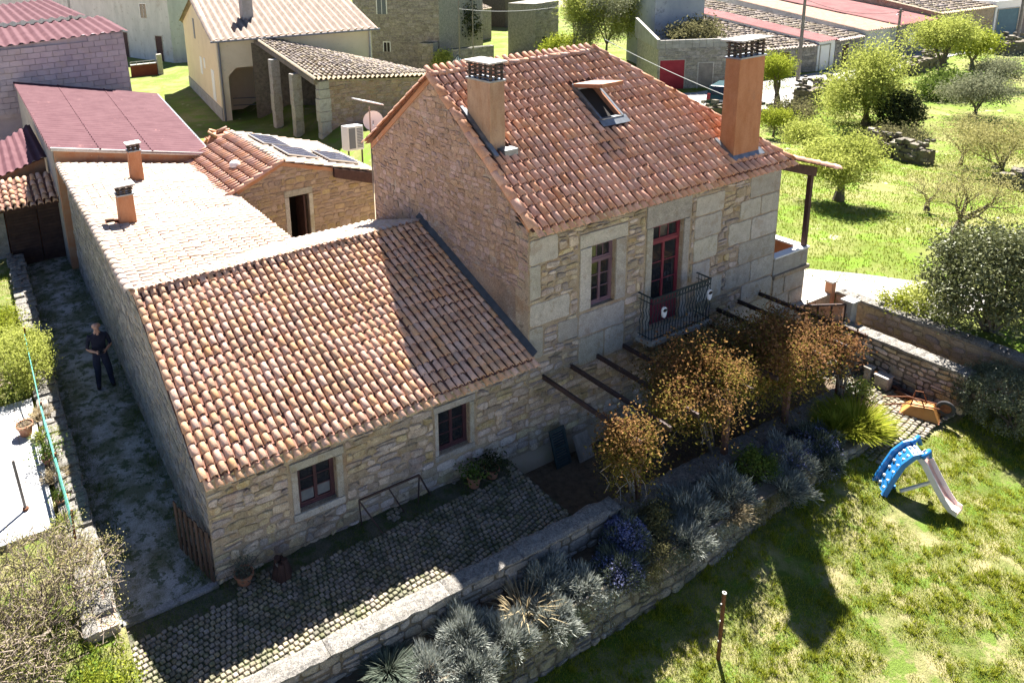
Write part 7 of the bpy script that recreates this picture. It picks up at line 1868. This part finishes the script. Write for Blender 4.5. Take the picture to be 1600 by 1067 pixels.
field_wall('dark stone wall beside the road at the far right', [(1560, 86), (1640, 78)], 1.5, 1.2, 40)

# ------------------------------------------------------------------ trees
def T(label, b, topv, cr, lm, **kw):
    p = onground(*b); h = height_at(p, topv)
    nm = kw.pop('name', 'orchard_tree'); kw['nleaf'] = int(kw['nleaf']*1.6); kw['lsize'] *= .72; kw['clump'] *= 1.1
    return tree(nm, label, p, h, cr, LF[lm], group=kw.pop('group', 'trees of the orchard meadow'), **kw)
_k = 1
T('bright leafy tree nearest the veranda, casting a clear shadow', (1310, 312), 213, 1.35, 'spring', nleaf=8500, lsize=.16, trunk_r=.20, fork=.26, seed=11, clump=.24, spread=.95, asp=.35)
T('bare forked budding tree right of the veranda tree', (1494, 368), 255, 1.5, 'budding', nleaf=3400, lsize=.09, trunk_r=.19, fork=.30, seed=12, clump=.22, spread=1.05)
T('small crooked budding tree between the two larger trees', (1448, 328), 272, 1.0, 'budding', nleaf=1100, lsize=.08, trunk_r=.10, fork=.35, seed=13, clump=.18, spread=1.1)
T('tall broad willow in the middle of the orchard by the road', (1352, 196), 66, 2.05, 'spring', nleaf=17000, lsize=.22, trunk_r=.28, fork=.16, seed=14, clump=.36, droop=.8, spread=.85, asp=.3)
T('upright tree with bright shoots beside the big chimney', (1214, 172), 84, 1.2, 'bright', nleaf=5500, lsize=.20, trunk_r=.26, fork=.34, seed=15, clump=.26, spread=.6, asp=.3)
T('round pale green tree by the road left of the olive', (1468, 128), 28, 1.95, 'spring', nleaf=8500, lsize=.22, trunk_r=.28, fork=.32, seed=16, clump=.38, spread=.9, asp=.35)
T('yellowish spring tree behind the round pale green one', (1518, 112), 46, 1.45, 'bright', nleaf=5200, lsize=.22, trunk_r=.22, fork=.3, seed=17, clump=.36, spread=.9, asp=.35)
T('grey olive tree with a leaning trunk', (1522, 186), 118, 1.7, 'olive', nleaf=6000, lsize=.17, trunk_r=.16, fork=.3, seed=18, clump=.28, spread=1.0, lean=(.25, 0))
T('second grey olive tree at the right edge', (1562, 138), 92, 1.6, 'olive', nleaf=4800, lsize=.17, trunk_r=.16, fork=.3, seed=19, clump=.28, spread=1.0)
T('budding tree with pale twigs at the right edge above the stone wall', (1566, 278), 186, 1.9, 'budding', nleaf=5200, lsize=.12, trunk_r=.15, fork=.22, seed=20, clump=.26, spread=1.1)
T('thin budding tree left of the one at the right edge', (1500, 258), 176, 1.5, 'budding', nleaf=3000, lsize=.12, trunk_r=.10, fork=.25, seed=21, clump=.26, spread=1.0)
T('low spring tree between the big chimney and the veranda roof', (1262, 244), 190, 1.0, 'spring', nleaf=4200, lsize=.15, trunk_r=.12, fork=.22, seed=22, clump=.24, spread=1.0)
T('small bright sapling beside the hip of the red roof', (1208, 214), 168, .8, 'bright', nleaf=2200, lsize=.15, trunk_r=.08, fork=.25, seed=23, clump=.2, spread=.9)
for k, (b, tv, cr, lb, lm) in enumerate((((893, 100), -25, 2.6, 'left of the three tall feathery trees behind the ridge', 'spring'), ((945, 98), -30, 3.0, 'middle of the three tall feathery trees behind the ridge', 'olive'), ((988, 95), -30, 2.6, 'right of the three tall feathery trees behind the ridge', 'spring'))):
    T(lb, b, tv, cr, lm, nleaf=14000, lsize=.26, trunk_r=.2, fork=.22, seed=30+k, clump=.45, droop=.5, spread=.8, name='feathery_tree', group='tall trees behind the ridge', asp=.3)
p_ = onground(712, 92); bush('creeper_mass', 'dark evergreen creeper mass beside the old stone house', (p_.x, p_.y, 2.6), (2.2, 1.8, 2.6), LF['dark'], n=6000, lsize=.26, nclump=90, clump=.45, seed=32, base_z=0)
p_ = onground(700, 112); bush('shrub', 'pale green shrub by the ruined wall', (p_.x-.8, p_.y-.5, .6), (.8, .6, .7), LF['spring'], n=1500, lsize=.18, nclump=30, clump=.22, seed=33, base_z=0)
p_ = onground(1402, 205); bush('dark_bush', 'dark bush at the foot of the broad willow', (p_.x, p_.y, p_.z+.8), (.9, .9, 1.1), LF['dark'], n=4500, lsize=.16, nclump=70, clump=.24, seed=34, base_z=p_.z)
p_ = onground(1475, 150); bush('dark_bush', 'green undergrowth below the round pale tree', (p_.x, p_.y, p_.z+.5), (2.2, 1.4, .7), LF['potplant'], n=4000, lsize=.18, nclump=60, clump=.3, seed=35, base_z=p_.z)
p_ = onground(1235, 205); bush('bramble', 'tangled brown bramble beside the upright bright tree', (p_.x, p_.y, p_.z+.6), (1.3, 1.0, .9), LF['dull'], n=3500, lsize=.13, nclump=60, clump=.25, seed=36, base_z=p_.z)
p_ = onground(1395, 235); bush('bramble', 'low brown bramble along the dark field wall', (p_.x, p_.y, p_.z+.4), (2.2, .9, .5), LF['dull'], n=3000, lsize=.13, nclump=50, clump=.22, seed=37, base_z=p_.z)
p_ = onground(880, 92); bush('yellow_shrub', 'yellow-green shoots below the feathery trees', (p_.x, p_.y, .6), (2.6, .8, .9), LF['bright'], n=3500, lsize=.2, nclump=60, clump=.28, seed=38, base_z=0)

# ------------------------------------------------------------------ poles and cables
def pole(label, b, topv, r=.10, lamp=False, lean=0.0):
    p = onground(*b); h = height_at(p, topv); t = thing('utility_pole', label, 'pole', p, 'village utility poles')
    mb = MB(); mb.tube([p, p+Vector((lean, 0, h))], [r, r*.65], n=10); mb.build('shaft', M['pole'], t)
    mb = MB(); mb.beam(p+Vector((-.35+lean, 0, h-.25)), p+Vector((.35+lean, 0, h-.25)), .07, .07); mb.build('crossarm', M['darksteel'], t)
    if lamp: mb = MB(); mb.tube([p+Vector((0, 0, h-.6)), p+Vector((-.9, -.3, h-.3)), p+Vector((-1.3, -.4, h-.35))], .03, n=6); mb.build('lamp_arm', M['alu'], t)
    return p+Vector((lean, 0, h))
P1 = pole('dark utility pole rising beside the white garage', (1246, 128), -8, .13)
P2 = pole('leaning utility pole in front of the bright pink roof', (1398, 92), 14, .12, True)
P3 = pole('pale concrete pole at the right edge of the village', (1588, 68), -20, .13)
P4 = pole('grey concrete pole in front of the feathery trees', (921, 92), -15, .12)
P5 = pole('thin pole left of its twin by the ruined wall', (719, 118), -10, .06)
P6 = pole('thin pole right of its twin by the ruined wall', (740, 116), -10, .06)
def cable(label, a, b, sag, r=.012, n=24):
    t = thing('overhead_cable', label, 'cable', a, 'overhead cables'); a, b = Vector(a), Vector(b)
    mb = MB(); mb.tube([a.lerp(b, k/n)-Vector((0, 0, sag*4*(k/n)*(1-k/n))) for k in range(n+1)], r, n=5); mb.build('wire', M['wire'], t)
c1 = aty(945, 62, 26); c2 = aty(1640, 300, 3.0)
cable('long cable from behind the ridge past the big chimney to the right edge', c1, c2, .9, .022)
cable('cable between the pole and the dark barn', P4-Vector((0, 0, .8)), P5-Vector((0, 0, 1.2)), .5, .02)
cable('short cable leaving the grey pole to the left', P4-Vector((0, 0, 2.2)), aty(840, 48, 60), .4, .02)
cable('cable between the two village poles', P1-Vector((0, 0, .3)), P2-Vector((0, 0, .2)), .5, .016)
